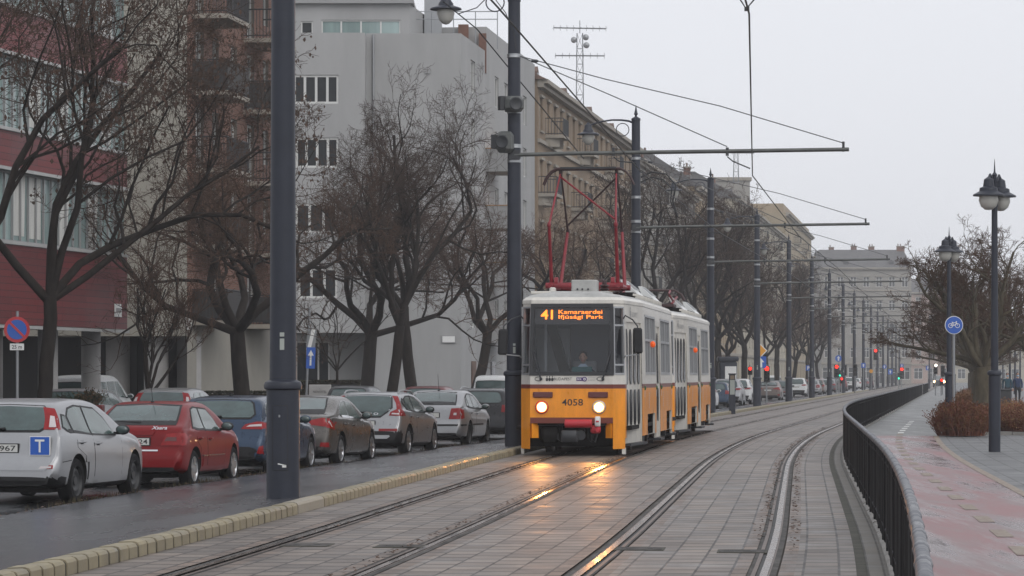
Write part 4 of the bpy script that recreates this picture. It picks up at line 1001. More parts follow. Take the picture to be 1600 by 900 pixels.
# ------------------------------------------------------------------ people
mat('skin', (.42,.24,.17), .6)
mat('hair_dark', (.03,.022,.018), .7)
mat('shirt_blue', (.42,.52,.62), .8)
mat('suit_navy', (.018,.022,.035), .85)
mat('jacket_teal', (.015,.06,.085), .8)
mat('jacket_navy', (.018,.035,.09), .8)
mat('run_blue', (.10,.30,.62), .8)
mat('trousers', (.015,.016,.020), .85)
mat('mask_blue', (.40,.55,.70), .8)
mat('shoe', (.02,.02,.02), .6)
def skin_body(name, joints, bones, colour, parent, sub=2):
    """joints: name -> (pos, radius); one continuous skinned surface; colour(nearest bone) -> material"""
    names = list(joints); ix = {n: i for i, n in enumerate(names)}
    me = bpy.data.meshes.new('tmp'); me.from_pydata([joints[n][0] for n in names], [(ix[a], ix[b]) for a, b in bones], [])
    o = bpy.data.objects.new('tmp', me); COL.objects.link(o)
    md = o.modifiers.new('s', 'SKIN'); md.use_smooth_shade = True
    sv = me.skin_vertices[0].data
    for n in names:
        r = joints[n][1]; sv[ix[n]].radius = (r, r) if not isinstance(r, tuple) else r; sv[ix[n]].use_root = (n == names[0])
    s2 = o.modifiers.new('u', 'SUBSURF'); s2.levels = sub; s2.render_levels = sub
    dg = bpy.context.evaluated_depsgraph_get(); m2 = bpy.data.meshes.new_from_object(o.evaluated_get(dg)); m2.name = name
    bpy.data.objects.remove(o, do_unlink=True)
    seg = [(Vector(joints[a][0]), Vector(joints[b][0]), (a, b)) for a, b in bones]; keys = []; idx = []
    for p in m2.polygons:
        c = p.center; best = None
        for a, b, k in seg:
            ab = b-a; t = max(0, min(1, (c-a).dot(ab)/max(1e-9, ab.length_squared))); d = (c-(a+ab*t)).length
            if best is None or d < best[0]: best = (d, k, t)
        mt = colour(best[1], best[2], c)
        if mt not in keys: keys.append(mt)
        idx.append(keys.index(mt))
    m2.materials.clear()
    for k in keys: m2.materials.append(MATS[k])
    m2.polygons.foreach_set('material_index', idx); m2.polygons.foreach_set('use_smooth', [True]*len(m2.polygons))
    return link(name, m2, parent)
def head_mesh(mb, c, mask=None, sc=1.0):
    x, y, z = c; n = 18; vs = []; fs = []; rows = 12
    for i in range(rows+1):
        p = math.pi*i/rows; zz = -math.cos(p)*.118
        for q in range(n):
            t = 2*math.pi*q/n; rx = .074*math.sin(p); ry = .096*math.sin(p)
            jaw = 1-.22*max(0, -zz/.118); X = rx*math.cos(t)*jaw; Yy = ry*math.sin(t)*(1-.08*max(0, -zz/.118))
            if math.sin(t) < -.8 and -.03 < zz < .02: Yy -= .022*(1-abs(zz+.005)/.03) if abs(math.cos(t)) < .3 else 0     # nose
            vs.append((x+X*sc, y+Yy*sc, z+zz*sc))
    for i in range(rows):
        for q in range(n): fs.append((i*n+q, i*n+(q+1)%n, (i+1)*n+(q+1)%n, (i+1)*n+q))
    mb.add(vs, fs, 'skin')
    for s in (-1,1):
        mb.ellipsoid((x+s*.075*sc, y+.005, z), (.012,.022,.034), 'skin', 8, 6)
        mb.ellipsoid((x+s*.030*sc, y-.083*sc, z+.018), (.013,.010,.007), 'ink', 8, 6); mb.box((x+s*.030, y-.088*sc, z+.036), (.034,.012,.007), 'hair_dark')
    mb.box((x, y-.083*sc, z-.060), (.042,.014,.008), 'coupler_red')
    if mask: mb.ellipsoid((x, y-.055, z-.048), (.062,.052,.048), mask, 14, 8)
def hair_mesh(mb, c, long_=0.0):
    x, y, z = c; mb.ellipsoid((x, y+.02, z+.035), (.086,.100,.095), 'hair_dark', 16, 10)
    if long_: mb.ellipsoid((x, y+.05, z-.06), (.085,.07,.14), 'hair_dark', 12, 8)
def hand(mb, w_, d, side, m='skin'):
    """palm, four fingers curled round a grip and a thumb; w_ wrist, d forward direction"""
    w_ = Vector(w_); d = Vector(d).normalized(); up = Vector((0,0,1)); x = d.cross(up).normalized()
    mb.ellipsoid(w_+d*.045, (.042,.045,.022), m, 10, 8)
    for k in range(4):
        b = w_+d*.08+x*(-.030+.02*k); l = (.034,.040,.038,.030)[k]
        mb.tube([b, b+d*l-up*.008, b+d*(l*1.2)-up*.035, b+d*(l*.6)-up*.05], [.0095,.009,.008,.007], 6, m)
    b = w_+d*.03+x*side*.038; mb.tube([b, b+d*.03+x*side*.012-up*.01, b+d*.055-up*.03], [.011,.010,.008], 6, m)

# driver, seated behind the windscreen
drv = thing('person', 'tram driver in dark suit and pale collar seated behind the windscreen', 'person', (0,0,0), 0)
Mx = Matrix.Translation((xf, TY, 0)) @ Matrix.Rotation(-math.atan(TS), 4, 'Z')
drv.location = Mx @ Vector((.12, 1.15, .95)); drv.rotation_euler = (0, 0, -math.atan(TS))
J = {'pelvis':((0,.12,.22),.15),'belly':((0,.13,.42),.145),'chest':((0,.12,.64),(.165,.125)),'neckb':((0,.11,.82),.07),'neck':((0,.09,.90),.052),
     'shl':((-.19,.12,.76),.075),'ell':((-.27,-.05,.52),.048),'wrl':((-.17,-.30,.55),.030),'shr':((.19,.12,.76),.075),'elr':((.27,-.05,.52),.048),'wrr':((.17,-.30,.55),.030),
     'knl':((-.13,-.34,.24),.075),'ftl':((-.13,-.40,-.20),.05),'knr':((.13,-.34,.24),.075),'ftr':((.13,-.40,-.20),.05)}
B = [('pelvis','belly'),('belly','chest'),('chest','neckb'),('neckb','neck'),('chest','shl'),('shl','ell'),('ell','wrl'),('chest','shr'),('shr','elr'),('elr','wrr'),('pelvis','knl'),('knl','ftl'),('pelvis','knr'),('knr','ftr')]
skin_body('body', J, B, lambda k, t, c: 'shirt_blue' if (k[0] in ('neckb',) or (c.y < .06 and c.z > .62 and abs(c.x) < .06)) else 'suit_navy', drv)
g = MB(); head_mesh(g, (0,.06,1.04)); hand(g, (-.17,-.31,.55), (0,-1,0), 1); hand(g, (.17,-.31,.55), (0,-1,0), -1); g.build('head', drv, smooth=60)
g = MB(); hair_mesh(g, (0,.07,1.05)); g.build('hair', drv, smooth=60)
g = MB(); g.box((0,.02,.72),(.04,.02,.22),'ink'); g.prism([(-.10,.0),(-.02,-.10),(0,-.02),(.02,-.10),(.10,0),(.05,.05),(-.05,.05)], (0,.0,.86), (1,0,0), (0,0,1), (0,.06,0), 'shirt_blue'); g.build('collar', drv)
seat = MB(); seat.rbox((.12,1.52,1.55),(.5,.12,.75),'interior_light',.05); seat.rbox((.12,1.25,1.08),(.5,.5,.12),'interior_light',.04); seat.lathe([(.05,-.45),(.05,0)],10,'dark_metal',(.12,1.25,1.05)); seat.build('driver_seat', front)

def walker(label, px, base_py, hgt, jacket, stride=.18, heading=math.pi, mask=None, runner=False, legs='trousers'):
    Y = EYE*FP/(base_py-HZ); r = thing('person', label, 'person', (wx(px,Y), Y, 0), heading+math.pi)
    s = hgt/1.75; k = stride
    J = {'pelvis':((0,0,.94),.13),'belly':((0,0,1.10),.135),'chest':((0,-.01,1.30),(.165,.12)),'neckb':((0,0,1.45),.07),'neck':((0,-.01,1.53),.05),
         'shl':((-.19,0,1.41),.07),'ell':((-.25,.10 if not runner else .16,1.14),.05),'wrl':((-.24,.0 if not runner else -.10,.90 if not runner else 1.10),.034),
         'shr':((.19,0,1.41),.07),'elr':((.25,-.02 if not runner else -.02,1.13),.05),'wrr':((.23,-.10 if not runner else -.26,.90 if not runner else 1.22),.034),
         'hpl':((-.10,0,.88),.095),'knl':((-.11,-k*.5-.02,.50),.065),'anl':((-.11,-k,.09),.045),'tol':((-.11,-k-.17,.04),.04),
         'hpr':((.10,0,.88),.095),'knr':((.11,k*.3-.04,.50),.065),'anr':((.11,k+.04,.12 if not runner else .35),.045),'tor':((.11,k-.10,.04 if not runner else .25),.04)}
    J = {n: (tuple(c*s for c in p), (q*s if not isinstance(q, tuple) else tuple(a*s for a in q))) for n, (p, q) in J.items()}
    B = [('pelvis','belly'),('belly','chest'),('chest','neckb'),('neckb','neck'),('chest','shl'),('shl','ell'),('ell','wrl'),('chest','shr'),('shr','elr'),('elr','wrr'),('pelvis','hpl'),('hpl','knl'),('knl','anl'),('anl','tol'),('pelvis','hpr'),('hpr','knr'),('knr','anr'),('anr','tor')]
    def colr(kk, t, c):
        if kk[0] in ('neckb',): return 'skin'
        if kk[0] in ('anl','anr'): return 'shoe'
        if kk[0] in ('hpl','hpr','knl','knr') or kk[1] in ('hpl','hpr'): return legs
        return jacket
    skin_body('body', J, B, colr, r)
    g = MB(); head_mesh(g, (0,-.02*s,1.65*s), mask)
    for a, b_ in (('wrl',1),('wrr',-1)): hand(g, J[a][0], (0,-.3,-1) if not runner else (0,-1,.3), b_)
    g.build('head', r, smooth=60); g = MB(); hair_mesh(g, (0,-.01*s,1.66*s)); g.build('hair', r, smooth=60)
    return r
walker('walker in teal jacket with pale face mask, left of the pair on the pavement', 1574, 632, 1.76, 'jacket_teal', .16, math.pi, 'mask_blue')
walker('walker in dark blue jacket with face mask, right of the pair by the frame edge', 1590, 632, 1.78, 'jacket_navy', .12, math.pi, 'mask_blue')
walker('runner in bright blue top far down the pavement', 1550, 612, 1.75, 'run_blue', .3, 0.0, None, True)
walker('small dark pedestrian between the runner and the walking pair', 1562, 616, 1.7, 'trousers', .15, 0.0)
# ------------------------------------------------------------------ cars
def paint(name, col, metal=.35, rough=.30):
    return mat(name, col, rough, metal=metal, coat=.35, coat_rough=.05, spec=.35, var=.05, vscale=6, rvar=.05)
paint('paint_silver', (.335,.34,.35), .55, .34)
mat('paint_red', (.165,.001,.003), .36, spec=.18, coat=.22, coat_rough=.05, var=.05, vscale=6)
paint('paint_blue', (.024,.046,.085), .4, .3)
paint('paint_bronze', (.115,.105,.095), .55, .3)
paint('paint_silver2', (.33,.335,.345), .55, .32)
paint('paint_black', (.022,.023,.026), .3, .3)
paint('paint_white', (.66,.67,.67), .0, .32)
paint('paint_brown', (.17,.135,.12), .5, .32)
paint('paint_grey', (.13,.135,.145), .5, .32)
paint('paint_maroon', (.13,.02,.02), .3, .32)
mat('glass_car', (.045,.075,.073), .10, spec=.75, var=.35, vscale=2.2, coat=.3)
mat('glass_side', (.075,.112,.104), .12, spec=.75, var=.4, vscale=2.0, coat=.3)
mat('seam', (.012,.012,.013), .7)
mat('tail_red', (.26,.003,.005), .3, spec=.3, coat=.3, var=.2, vscale=14)
mat('tail_clear', (.55,.50,.50), .2, coat=.6)
mat('tail_lit', (.5,.02,.01), .3, emit=(1,.05,.02), estr=2.2)
mat('chrome', (.62,.63,.64), .14, metal=1)
mat('alloy', (.40,.41,.42), .28, metal=.85)
mat('steel_wheel', (.025,.026,.028), .5)
mat('plate', (.60,.60,.57), .4)
mat('well', (.008,.008,.008), .9)

def chaikin(p, it=2):
    for _ in range(it):
        q = [p[0]]
        for a, b in zip(p, p[1:]):
            q.append((a[0]*.75+b[0]*.25, a[1]*.75+b[1]*.25)); q.append((a[0]*.25+b[0]*.75, a[1]*.25+b[1]*.75))
        q.append(p[-1]); p = q
    return p
def car_body(sp):
    L, W, H = sp['L'], sp['W'], sp['H']; top = chaikin(sp['top'], 2)
    # stations by arc length along the top profile
    cum = [0]
    for a, b in zip(top, top[1:]): cum.append(cum[-1]+math.hypot(b[0]-a[0], b[1]-a[1]))
    N = sp.get('N', 84); ys = []
    for i in range(N+1):
        s = cum[-1]*i/N; k = min(bisect_right(cum, s), len(cum)-1); t = (s-cum[k-1])/max(1e-9, cum[k]-cum[k-1])
        ys.append((lerp(top[k-1][0], top[k][0], t), lerp(top[k-1][1], top[k][1], t)))
    plan = chaikin(sp.get('plan') or [(0,.80),(.03,.90),(.14,.965),(.5,.995),(1.0,1.0),(L-1.3,1.0),(L-.75,.975),(L-.3,.90),(L-.08,.78),(L,.62)], 2)
    belt = sp['belt']; tr = sp.get('tumble', .36); bot = chaikin([(0,.36),(.12,.27),(.5,.22),(L-.6,.19),(L-.1,.22),(L,.30)], 1)
    rings = []
    for y, zt in ys:
        w = W/2*interp(plan, y); zb = min(interp(bot, y), zt-.06); zs = min(interp(belt, y), zt-.045)
        pts = [(0,zb),(w*.55,zb),(w*.86,zb),(w*.95,zb+.05)]
        z0 = zb+.07; hh = zs-z0
        for f, q in ((.0,.965),(.12,.985),(.28,.997),(.45,1.0),(.60,.998),(.74,.990),(.86,.978),(.95,.962),(1.0,.945)):
            pts.append((w*q, z0+hh*f))
        h = zt-zs; xs = w*.945; rc = min(.13, h*.55); hg = h-rc
        for f in (.12,.35,.6,.85,1.0): pts.append((xs-.018*min(1,h/.2)-tr*hg*f, zs+hg*f))
        xe = pts[-1][0]
        for a in (30, 60, 82): pts.append((xe-rc*1.15*(1-math.cos(R(a))), zs+hg+(rc-.012)*math.sin(R(a))))
        xe = pts[-1][0]
        pts += [(xe*.72, zt-.004), (xe*.36, zt-.001), (0, zt)]
        rings.append((y, pts))
    mb = MB(); n = len(rings[0][1]); vs = []; full = 2*n-2
    for y, pts in rings:
        vs += [(x, y, z) for x, z in pts]+[(-x, y, z) for x, z in reversed(pts[1:-1])]
    fs = []; ms = []
    low = sp.get('low', .0); pm = sp['paint']
    for i in range(len(rings)-1):
        for q in range(full):
            q2 = (q+1) % full; f = (i*full+q, i*full+q2, (i+1)*full+q2, (i+1)*full+q)
            c = [sum(vs[k][a] for k in f)/4 for a in range(3)]
            lz = low if not callable(low) else low(c[1])
            mb_m = 'plastic_black' if (c[2] < lz or q in (0,1,full-1,full-2)) else pm
            fs.append(f); ms.append(mb_m)
    fs.append(tuple(range(full-1, -1, -1))); ms.append('plastic_black'); fs.append(tuple((len(rings)-1)*full+q for q in range(full))); ms.append('plastic_black')
    mb.v = vs; mb.f = fs; mb.m = ms
    return mb
def cut_arches(mb, sp):
    me = mb.mesh('tmp', 180); o = bpy.data.objects.new('tmp', me); COL.objects.link(o)
    c = MB(); ra = sp['rw']+.055
    for ya in (sp['ro'], sp['ro']+sp['wb']):
        for s in (-1, 1):
            x0, x1 = s*(sp['W']/2-.30), s*(sp['W']/2+.2)
            c.lathe([(ra, min(x0,x1)), (ra, max(x0,x1))], 36, 'well', (0, ya, sp['rw']+.01), axis='x')
    for k in range(len(c.f)): c.f[k] = tuple(c.f[k])
    cm = c.mesh('cut'); bm = bmesh.new(); bm.from_mesh(cm); bmesh.ops.recalc_face_normals(bm, faces=bm.faces); bm.to_mesh(cm); bm.free()
    bm = bmesh.new(); bm.from_mesh(me); bmesh.ops.recalc_face_normals(bm, faces=bm.faces); bm.to_mesh(me); bm.free()
    co = bpy.data.objects.new('cut', cm); COL.objects.link(co)
    md = o.modifiers.new('b', 'BOOLEAN'); md.operation = 'DIFFERENCE'; md.object = co; md.solver = 'EXACT'
    try: md.material_mode = 'TRANSFER'
    except Exception: pass
    dg = bpy.context.evaluated_depsgraph_get(); dg.update(); m2 = bpy.data.meshes.new_from_object(o.evaluated_get(dg)); m2.name = 'body'
    bpy.data.objects.remove(o, do_unlink=True); bpy.data.objects.remove(co, do_unlink=True)
    m2.polygons.foreach_set('use_smooth', [True]*len(m2.polygons)); m2.set_sharp_from_angle(angle=R(38))
    return m2
def proj(mb, bvh, poly, plane, m, off=.004, step=.10, depth=.012, mirror=False):
    """a polygon drawn in side view ('s': y,z seen from +x) or rear view ('r': x,z seen from behind) laid onto the body and given a rim"""
    bm = bmesh.new(); vs = [bm.verts.new((p[0], p[1], 0)) for p in poly]; bm.faces.new(vs)
    x0 = min(p[0] for p in poly); x1 = max(p[0] for p in poly); y0 = min(p[1] for p in poly); y1 = max(p[1] for p in poly)
    for ax, a, b in ((0, x0, x1), (1, y0, y1)):
        k = int((b-a)/step)
        for i in range(1, k+1):
            t = a+(b-a)*i/(k+1); co = (t,0,0) if ax == 0 else (0,t,0); no = (1,0,0) if ax == 0 else (0,1,0)
            bmesh.ops.bisect_plane(bm, geom=bm.verts[:]+bm.edges[:]+bm.faces[:], plane_co=co, plane_no=no, dist=1e-5)
    bmesh.ops.triangulate(bm, faces=[f for f in bm.faces if len(f.verts) > 4])
    bm.verts.ensure_lookup_table(); P3 = []; IN = []
    for v in bm.verts:
        u, z = v.co.x, v.co.y
        if plane == 's': u = max(u, .07)
        if plane == 's': o, d = Vector((3, u, z)), Vector((-1, 0, 0))
        elif plane == 'd': o, d = Vector((u*.7071+2.1, u*.7071-2.1, z)), Vector((-.7071, .7071, 0))
        elif plane == 'f': o, d = Vector((u, 9, z)), Vector((0, -1, 0))
        else: o, d = Vector((u, -3, z)), Vector((0, 1, 0))
        hit, nrm, ix, ds = bvh.ray_cast(o, d)
        if hit is None:
            hit, nrm, ix, ds = bvh.find_nearest(Vector((.82, u, z)) if plane == 's' else o+d*3)
        if nrm.dot(d) > 0: nrm = -nrm
        P3.append(hit+nrm*off); IN.append(hit-nrm*depth)
    fs = [tuple(v.index for v in f.verts) for f in bm.faces]
    bd = [(e.verts[0].index, e.verts[1].index) for e in bm.edges if len(e.link_faces) == 1]
    bm.free(); n = len(P3)
    fs2 = fs+[(a, b, n+b, n+a) for a, b in bd]
    for s in ((1, -1) if mirror else (1,)):
        mb.add([(p.x*s, p.y, p.z) for p in P3+IN], fs2, m)
def wheel_meshes(rw, style, wid=.21):
    t = MB(); t.lathe([(rw*.66,-wid/2+.01),(rw*.9,-wid/2),(rw*.985,-wid/2+.03),(rw,-wid/2+.06),(rw,wid/2-.06),(rw*.985,wid/2-.03),(rw*.9,wid/2),(rw*.68,wid/2-.005),(rw*.66,wid/2-.03)], 36, 'rubber', axis='x', cap=False)
    r = MB(); rm = 'steel_wheel' if style == 'steel' else 'alloy'
    r.lathe([(rw*.68,wid/2-.012),(rw*.66,wid/2-.005),(rw*.62,wid/2-.02),(rw*.60,-wid/2+.02)], 32, rm, axis='x', cap=False)
    r.lathe([(rw*.6,-wid/2+.05),(.01,-wid/2+.05)], 24, 'well', axis='x', cap=True)
    if style == 'steel':
        r.lathe([(rw*.62,wid/2-.05),(rw*.45,wid/2-.03),(rw*.22,wid/2-.06),(rw*.2,wid/2-.03),(.001,wid/2-.03)], 28, rm, axis='x')
    else:
        ns = {'five':5,'ten':9,'split':10}[style]; ww = {'five':.055,'ten':.026,'split':.022}[style]
        r.lathe([(rw*.2,wid/2-.07),(rw*.2,wid/2-.02),(rw*.12,wid/2-.015),(.001,wid/2-.015)], 16, rm, axis='x')
        for k in range(ns):
            a = 2*math.pi*k/ns+(.0 if style != 'split' else (.14 if k % 2 else -.14)); ca, sa = math.cos(a), math.sin(a)
            def q(rad, side, x): return (x, rad*ca-side*sa, rad*sa+side*ca)
            i0, i1 = rw*.14, rw*.635; v = [q(i0,-ww*.8,wid/2-.022),q(i0,ww*.8,wid/2-.022),q(i1,ww*1.15,wid/2-.012),q(i1,-ww*1.15,wid/2-.012),q(i0,-ww*.8,wid/2-.07),q(i0,ww*.8,wid/2-.07),q(i1,ww*1.15,wid/2-.06),q(i1,-ww*1.15,wid/2-.06)]
            r.add(v, [(0,1,2,3),(7,6,5,4),(0,4,5,1),(1,5,6,2),(2,6,7,3),(3,7,4,0)], rm)
    return t.mesh('wheel', 40), r.mesh('rim', 40)

def make_car(sp, label, cat, near=True, name='parked_car'):
    root = thing(name, label, cat)
    me = cut_arches(car_body(sp), sp); link('body', me, root)
    bm = bmesh.new(); bm.from_mesh(me); bvh = BVHTree.FromBMesh(bm); bm.free()
    W, L = sp['W'], sp['L']
    tm, rm = wheel_meshes(sp['rw'], sp['rim'])
    for ya in (sp['ro'], sp['ro']+sp['wb']):
        for s in (1, -1):
            wh = link('wheel', tm, root, (s*(W/2-.125), ya, sp['rw']), 0 if s > 0 else math.pi)
            link('rim', rm, wh)
    if near:
        for d in sp['doors']:
            g = MB(); c = (sum(p[0] for p in d['poly'])/len(d['poly']), sum(p[1] for p in d['poly'])/len(d['poly']))
            for s in (1,-1):
                g = MB(); proj(g, bvh, [(c[0]+(p[0]-c[0])*1.018+(.006 if p[0] > c[0] else -.006), p[1]+(-.010 if p[1] < c[1] else .0)) for p in d['poly']], 's', 'seam', .0015, .12)
                proj(g, bvh, d['poly'], 's', sp['paint'], .004, .12)
                if s < 0: g.v = [(-x, y, z) for x, y, z in g.v]
                do = g.build('door', root, 60)
                h = MB(); hx = bvh.ray_cast(Vector((3, d['h'][0], d['h'][1])), Vector((-1,0,0)))[0].x
                h.tube([(s*(hx+.0),d['h'][0]-.09,d['h'][1]),(s*(hx+.035),d['h'][0]-.07,d['h'][1]+.004),(s*(hx+.035),d['h'][0]+.07,d['h'][1]+.004),(s*hx,d['h'][0]+.09,d['h'][1])], .016, 6, sp.get('handle', sp['paint'])); h.box((s*(hx+.002),d['h'][0],d['h'][1]-.005),(.01,.13,.05),'seam'); h.build('handle', do, 60)
    for wdef in sp['side']:
        for s in (1,-1):
            g = MB()
            if near: proj(g, bvh, [(p[0],p[1]) for p in grow(wdef, .028)], 's', sp.get('wtrim','plastic_black'), .005, .12)
            proj(g, bvh, wdef, 's', 'glass_side', .009, .12)
            if s < 0: g.v = [(-x, y, z) for x, y, z in g.v]
            g.build('side_window', root, 60)
    rw_ = sp['rear']; full = [(-x, z) for x, z in reversed(rw_) if x > 1e-6]+[(x, z) for x, z in rw_]
    g = MB(); proj(g, bvh, grow(full, .03), 'r', 'plastic_black', .005, .14); proj(g, bvh, full, 'r', 'glass_car', .009, .14); g.build('rear_window', root, 60)
    g = MB(); proj(g, bvh, sp['front'], 'f', 'glass_car', .006, .2); g.build('windscreen', root, 60)
    for s in (1,-1):
        g = MB()
        low_ = [t for t in sp['tail'] if max(p[1] for p in t[1]) < .66]
        for (pl, poly, m, off) in [t for t in sp['tail'] if t not in low_]: proj(g, bvh, poly, pl, m, off, .06, .02)
        if s < 0: g.v = [(-x, y, z) for x, y, z in g.v]
        g.build('tail_light', root, 50)
        if low_:
            g = MB()
            for (pl, poly, m, off) in low_: proj(g, bvh, poly, pl, m, off, .06, .02)
            if s < 0: g.v = [(-x, y, z) for x, y, z in g.v]
            g.build('rear_reflector', root, 50)
        g = MB(); 
        for (pl, poly, m, off) in sp['head']: proj(g, bvh, poly, pl, m, off, .1)
        if s < 0: g.v = [(-x, y, z) for x, y, z in g.v]
        g.build('headlight', root, 50)
        g = MB(); yx, zx = sp['mirror']; g.ellipsoid((s*(W/2+.05),yx,zx), (.11,.06,.075), sp.get('mirror_m', sp['paint']), 14, 8); g.box((s*(W/2-.03),yx+.02,zx-.05),(.12,.05,.04),'plastic_black'); g.ellipsoid((s*(W/2+.05),yx-.035,zx), (.09,.03,.06), 'glass_car', 12, 8); g.build('mirror', root, 60)
    for (poly, m, off) in sp.get('extra_r', []):
        full = [(-x, z) for x, z in reversed(poly) if x > 1e-6]+[(x, z) for x, z in poly]
        g = MB(); proj(g, bvh, full, 'r', m, off, .12, .02); g.build(sp.get('extra_name','tailgate_trim'), root, 50)
    for (poly, m, off) in sp.get('extra_s', []):
        for s in (1,-1):
            g = MB(); proj(g, bvh, poly, 's', m, off, .14, .02)
            if s < 0: g.v = [(-x, y, z) for x, y, z in g.v]
            g.build('side_trim', root, 50)
    # number plate with its frame, bumper seam, wiper, exhaust
    zp = sp['plate_z']; hy = bvh.ray_cast(Vector((0,-3,zp)), Vector((0,1,0)))[0].y
    g = MB(); g.box((0,hy-.006,zp),(.54,.022,.135),'plastic_black'); g.box((0,hy-.020,zp),(.50,.008,.108),'plate'); pt = g.build('number_plate', root)
    if sp.get('plate_text'):
        g = MB(); text_fit(g, sp['plate_text'], (.245-sp['plate_w'],hy-.026,zp-.038), (1,0,0), (0,0,1), sp['plate_w']-.02, .076, 'ink', bold=.01); g.build('plate_lettering', pt)
    if near:
        if sp.get('wiper'):
            y_, z_ = sp['wiper']; g = MB(); q = bvh.ray_cast(Vector((0,-3,z_)), Vector((0,1,0)))[0]; q2 = bvh.ray_cast(Vector((-.38,-3,z_+.02)), Vector((0,1,0)))[0]
            g.tube([(.02,q.y-.03,z_),(-.38,q2.y-.025,z_+.02)], [.02,.01], 6, 'plastic_black'); g.ellipsoid((.02,q.y-.02,z_), (.03,.02,.025), 'plastic_black', 10, 6); g.build('rear_wiper', root)
        if sp.get('ant'):
            y_ = sp['ant']; zt = bvh.ray_cast(Vector((0,y_,4)), Vector((0,0,-1)))[0].z; g = MB()
            if sp.get('fin'): g.prism([(0,0),(.16,0),(.03,.07),(.0,.07)], (-.02,y_,zt-.005), (0,1,0), (0,0,1), (.04,0,0), 'plastic_black')
            else: g.ellipsoid((0,y_,zt), (.035,.05,.025), 'plastic_black', 10, 6); g.tube([(0,y_,zt),(0,y_-.12,zt+.42)], .005, 4, 'plastic_black')
            g.build('aerial', root)
        if sp.get('rails'):
            for s in (1,-1):
                y0, y1 = sp['rails']; pts = []
                for k in range(9):
                    y_ = lerp(y0, y1, k/8); xx = sp['W']*.5*.70; zt = bvh.ray_cast(Vector((xx,y_,4)), Vector((0,0,-1)))[0].z; pts.append((s*xx, y_, zt+(.0 if k in (0,8) else .055)))
                g = MB(); g.tube(pts, .018, 8, sp.get('rail_m','alu')); g.build('roof_rail', root, 60)
        g = MB(); g.tube([(-sp['W']*.28,.10,.26),(-sp['W']*.28,-.015,.25)], .032, 12, 'galv'); g.build('exhaust', root)
        g = MB(); g.boxb(-W/2+.28, W/2-.28, .3, L-.3, .17, .24, 'well'); g.build('underbody', root)
    return root
def grow(poly, d):
    """offset outward"""
    n = len(poly); ar = sum(poly[i][0]*poly[(i+1)%n][1]-poly[(i+1)%n][0]*poly[i][1] for i in range(n)); sg = 1 if ar > 0 else -1; out = []
    for i in range(n):
        a, b, c = poly[i-1], poly[i], poly[(i+1)%n]
        d1 = nrm2((b[0]-a[0], b[1]-a[1])); d2 = nrm2((c[0]-b[0], c[1]-b[1])); n1 = (d1[1]*sg, -d1[0]*sg); n2 = (d2[1]*sg, -d2[0]*sg)
        k = 1+n1[0]*n2[0]+n1[1]*n2[1]; k = max(k, .5); out.append((b[0]+(n1[0]+n2[0])/k*d, b[1]+(n1[1]+n2[1])/k*d))
    return out

# -- shared outlines ------------------------------------------------
HATCH = dict(L=4.34, W=1.84, H=1.50, wb=2.64, ro=.80, rw=.325, rim='steel', paint='paint_silver',
    top=[(0,.34),(.008,.45),(.02,.58),(.06,.64),(.115,.68),(.15,.86),(.20,1.03),(.27,1.17),(.36,1.31),(.44,1.40),(.56,1.445),(.95,1.485),(1.5,1.50),(2.0,1.475),(2.4,1.40),(2.85,1.20),(3.25,1.03),(3.45,.98),(3.95,.90),(4.18,.79),(4.30,.60),(4.34,.34)],
    belt=[(0,.95),(.4,1.00),(1.2,.98),(2.4,.93),(3.2,.90),(4.3,.78)],
    side=[[(.44,1.10),(.62,1.03),(.72,1.03),(.62,1.24),(.52,1.25)], [(.80,1.03),(1.46,.99),(1.40,1.36),(1.15,1.375),(.86,1.34),(.72,1.24)], [(1.54,.985),(2.62,.945),(2.30,1.19),(1.98,1.33),(1.48,1.36)]],
    rear=[(0,1.05),(.54,1.05),(.62,1.10),(.58,1.32),(.52,1.365),(0,1.385)], front=[(-.62,1.05),(.62,1.05),(.50,1.38),(-.50,1.38)],
    doors=[dict(poly=[(.98,.30),(1.50,.27),(1.50,.965),(.82,1.005),(.80,.80),(1.12,.68)], h=(.98,.87)), dict(poly=[(1.53,.27),(2.72,.27),(2.80,.90),(1.53,.962)], h=(1.68,.84))],
    tail=[('d',[(.58,1.06),(.80,1.06),(.80,1.2),(.79,1.35),(.67,1.37),(.63,1.2)],'tail_red',.010),('d',[(.645,1.09),(.72,1.09),(.745,1.24),(.70,1.25)],'tail_clear',.016),('r',[(.52,.505),(.80,.515),(.80,.565),(.60,.56)],'tail_red',.008),('r',[(.60,.515),(.78,.525),(.78,.55),(.63,.55)],'tail_clear',.012)],
    head=[('s',[(3.75,.74),(4.16,.68),(4.1,.79),(3.85,.86)],'tail_clear',.008)],
    extra_r=[([(0,.49),(.70,.49),(.78,.62),(.72,.63),(.0,.63)],'paint_silver',.012)], extra_name='bumper_panel',
    extra_s=[([(.20,.60),(.52,.62),(.52,.632),(.20,.612)],'seam',.003)],
    mirror=(2.62,1.02), mirror_m='plastic_black', plate_z=.80, plate_text='967', plate_w=.26, wiper=(0,1.07), ant=None, low=lambda y: .38 if y < .35 else .27)
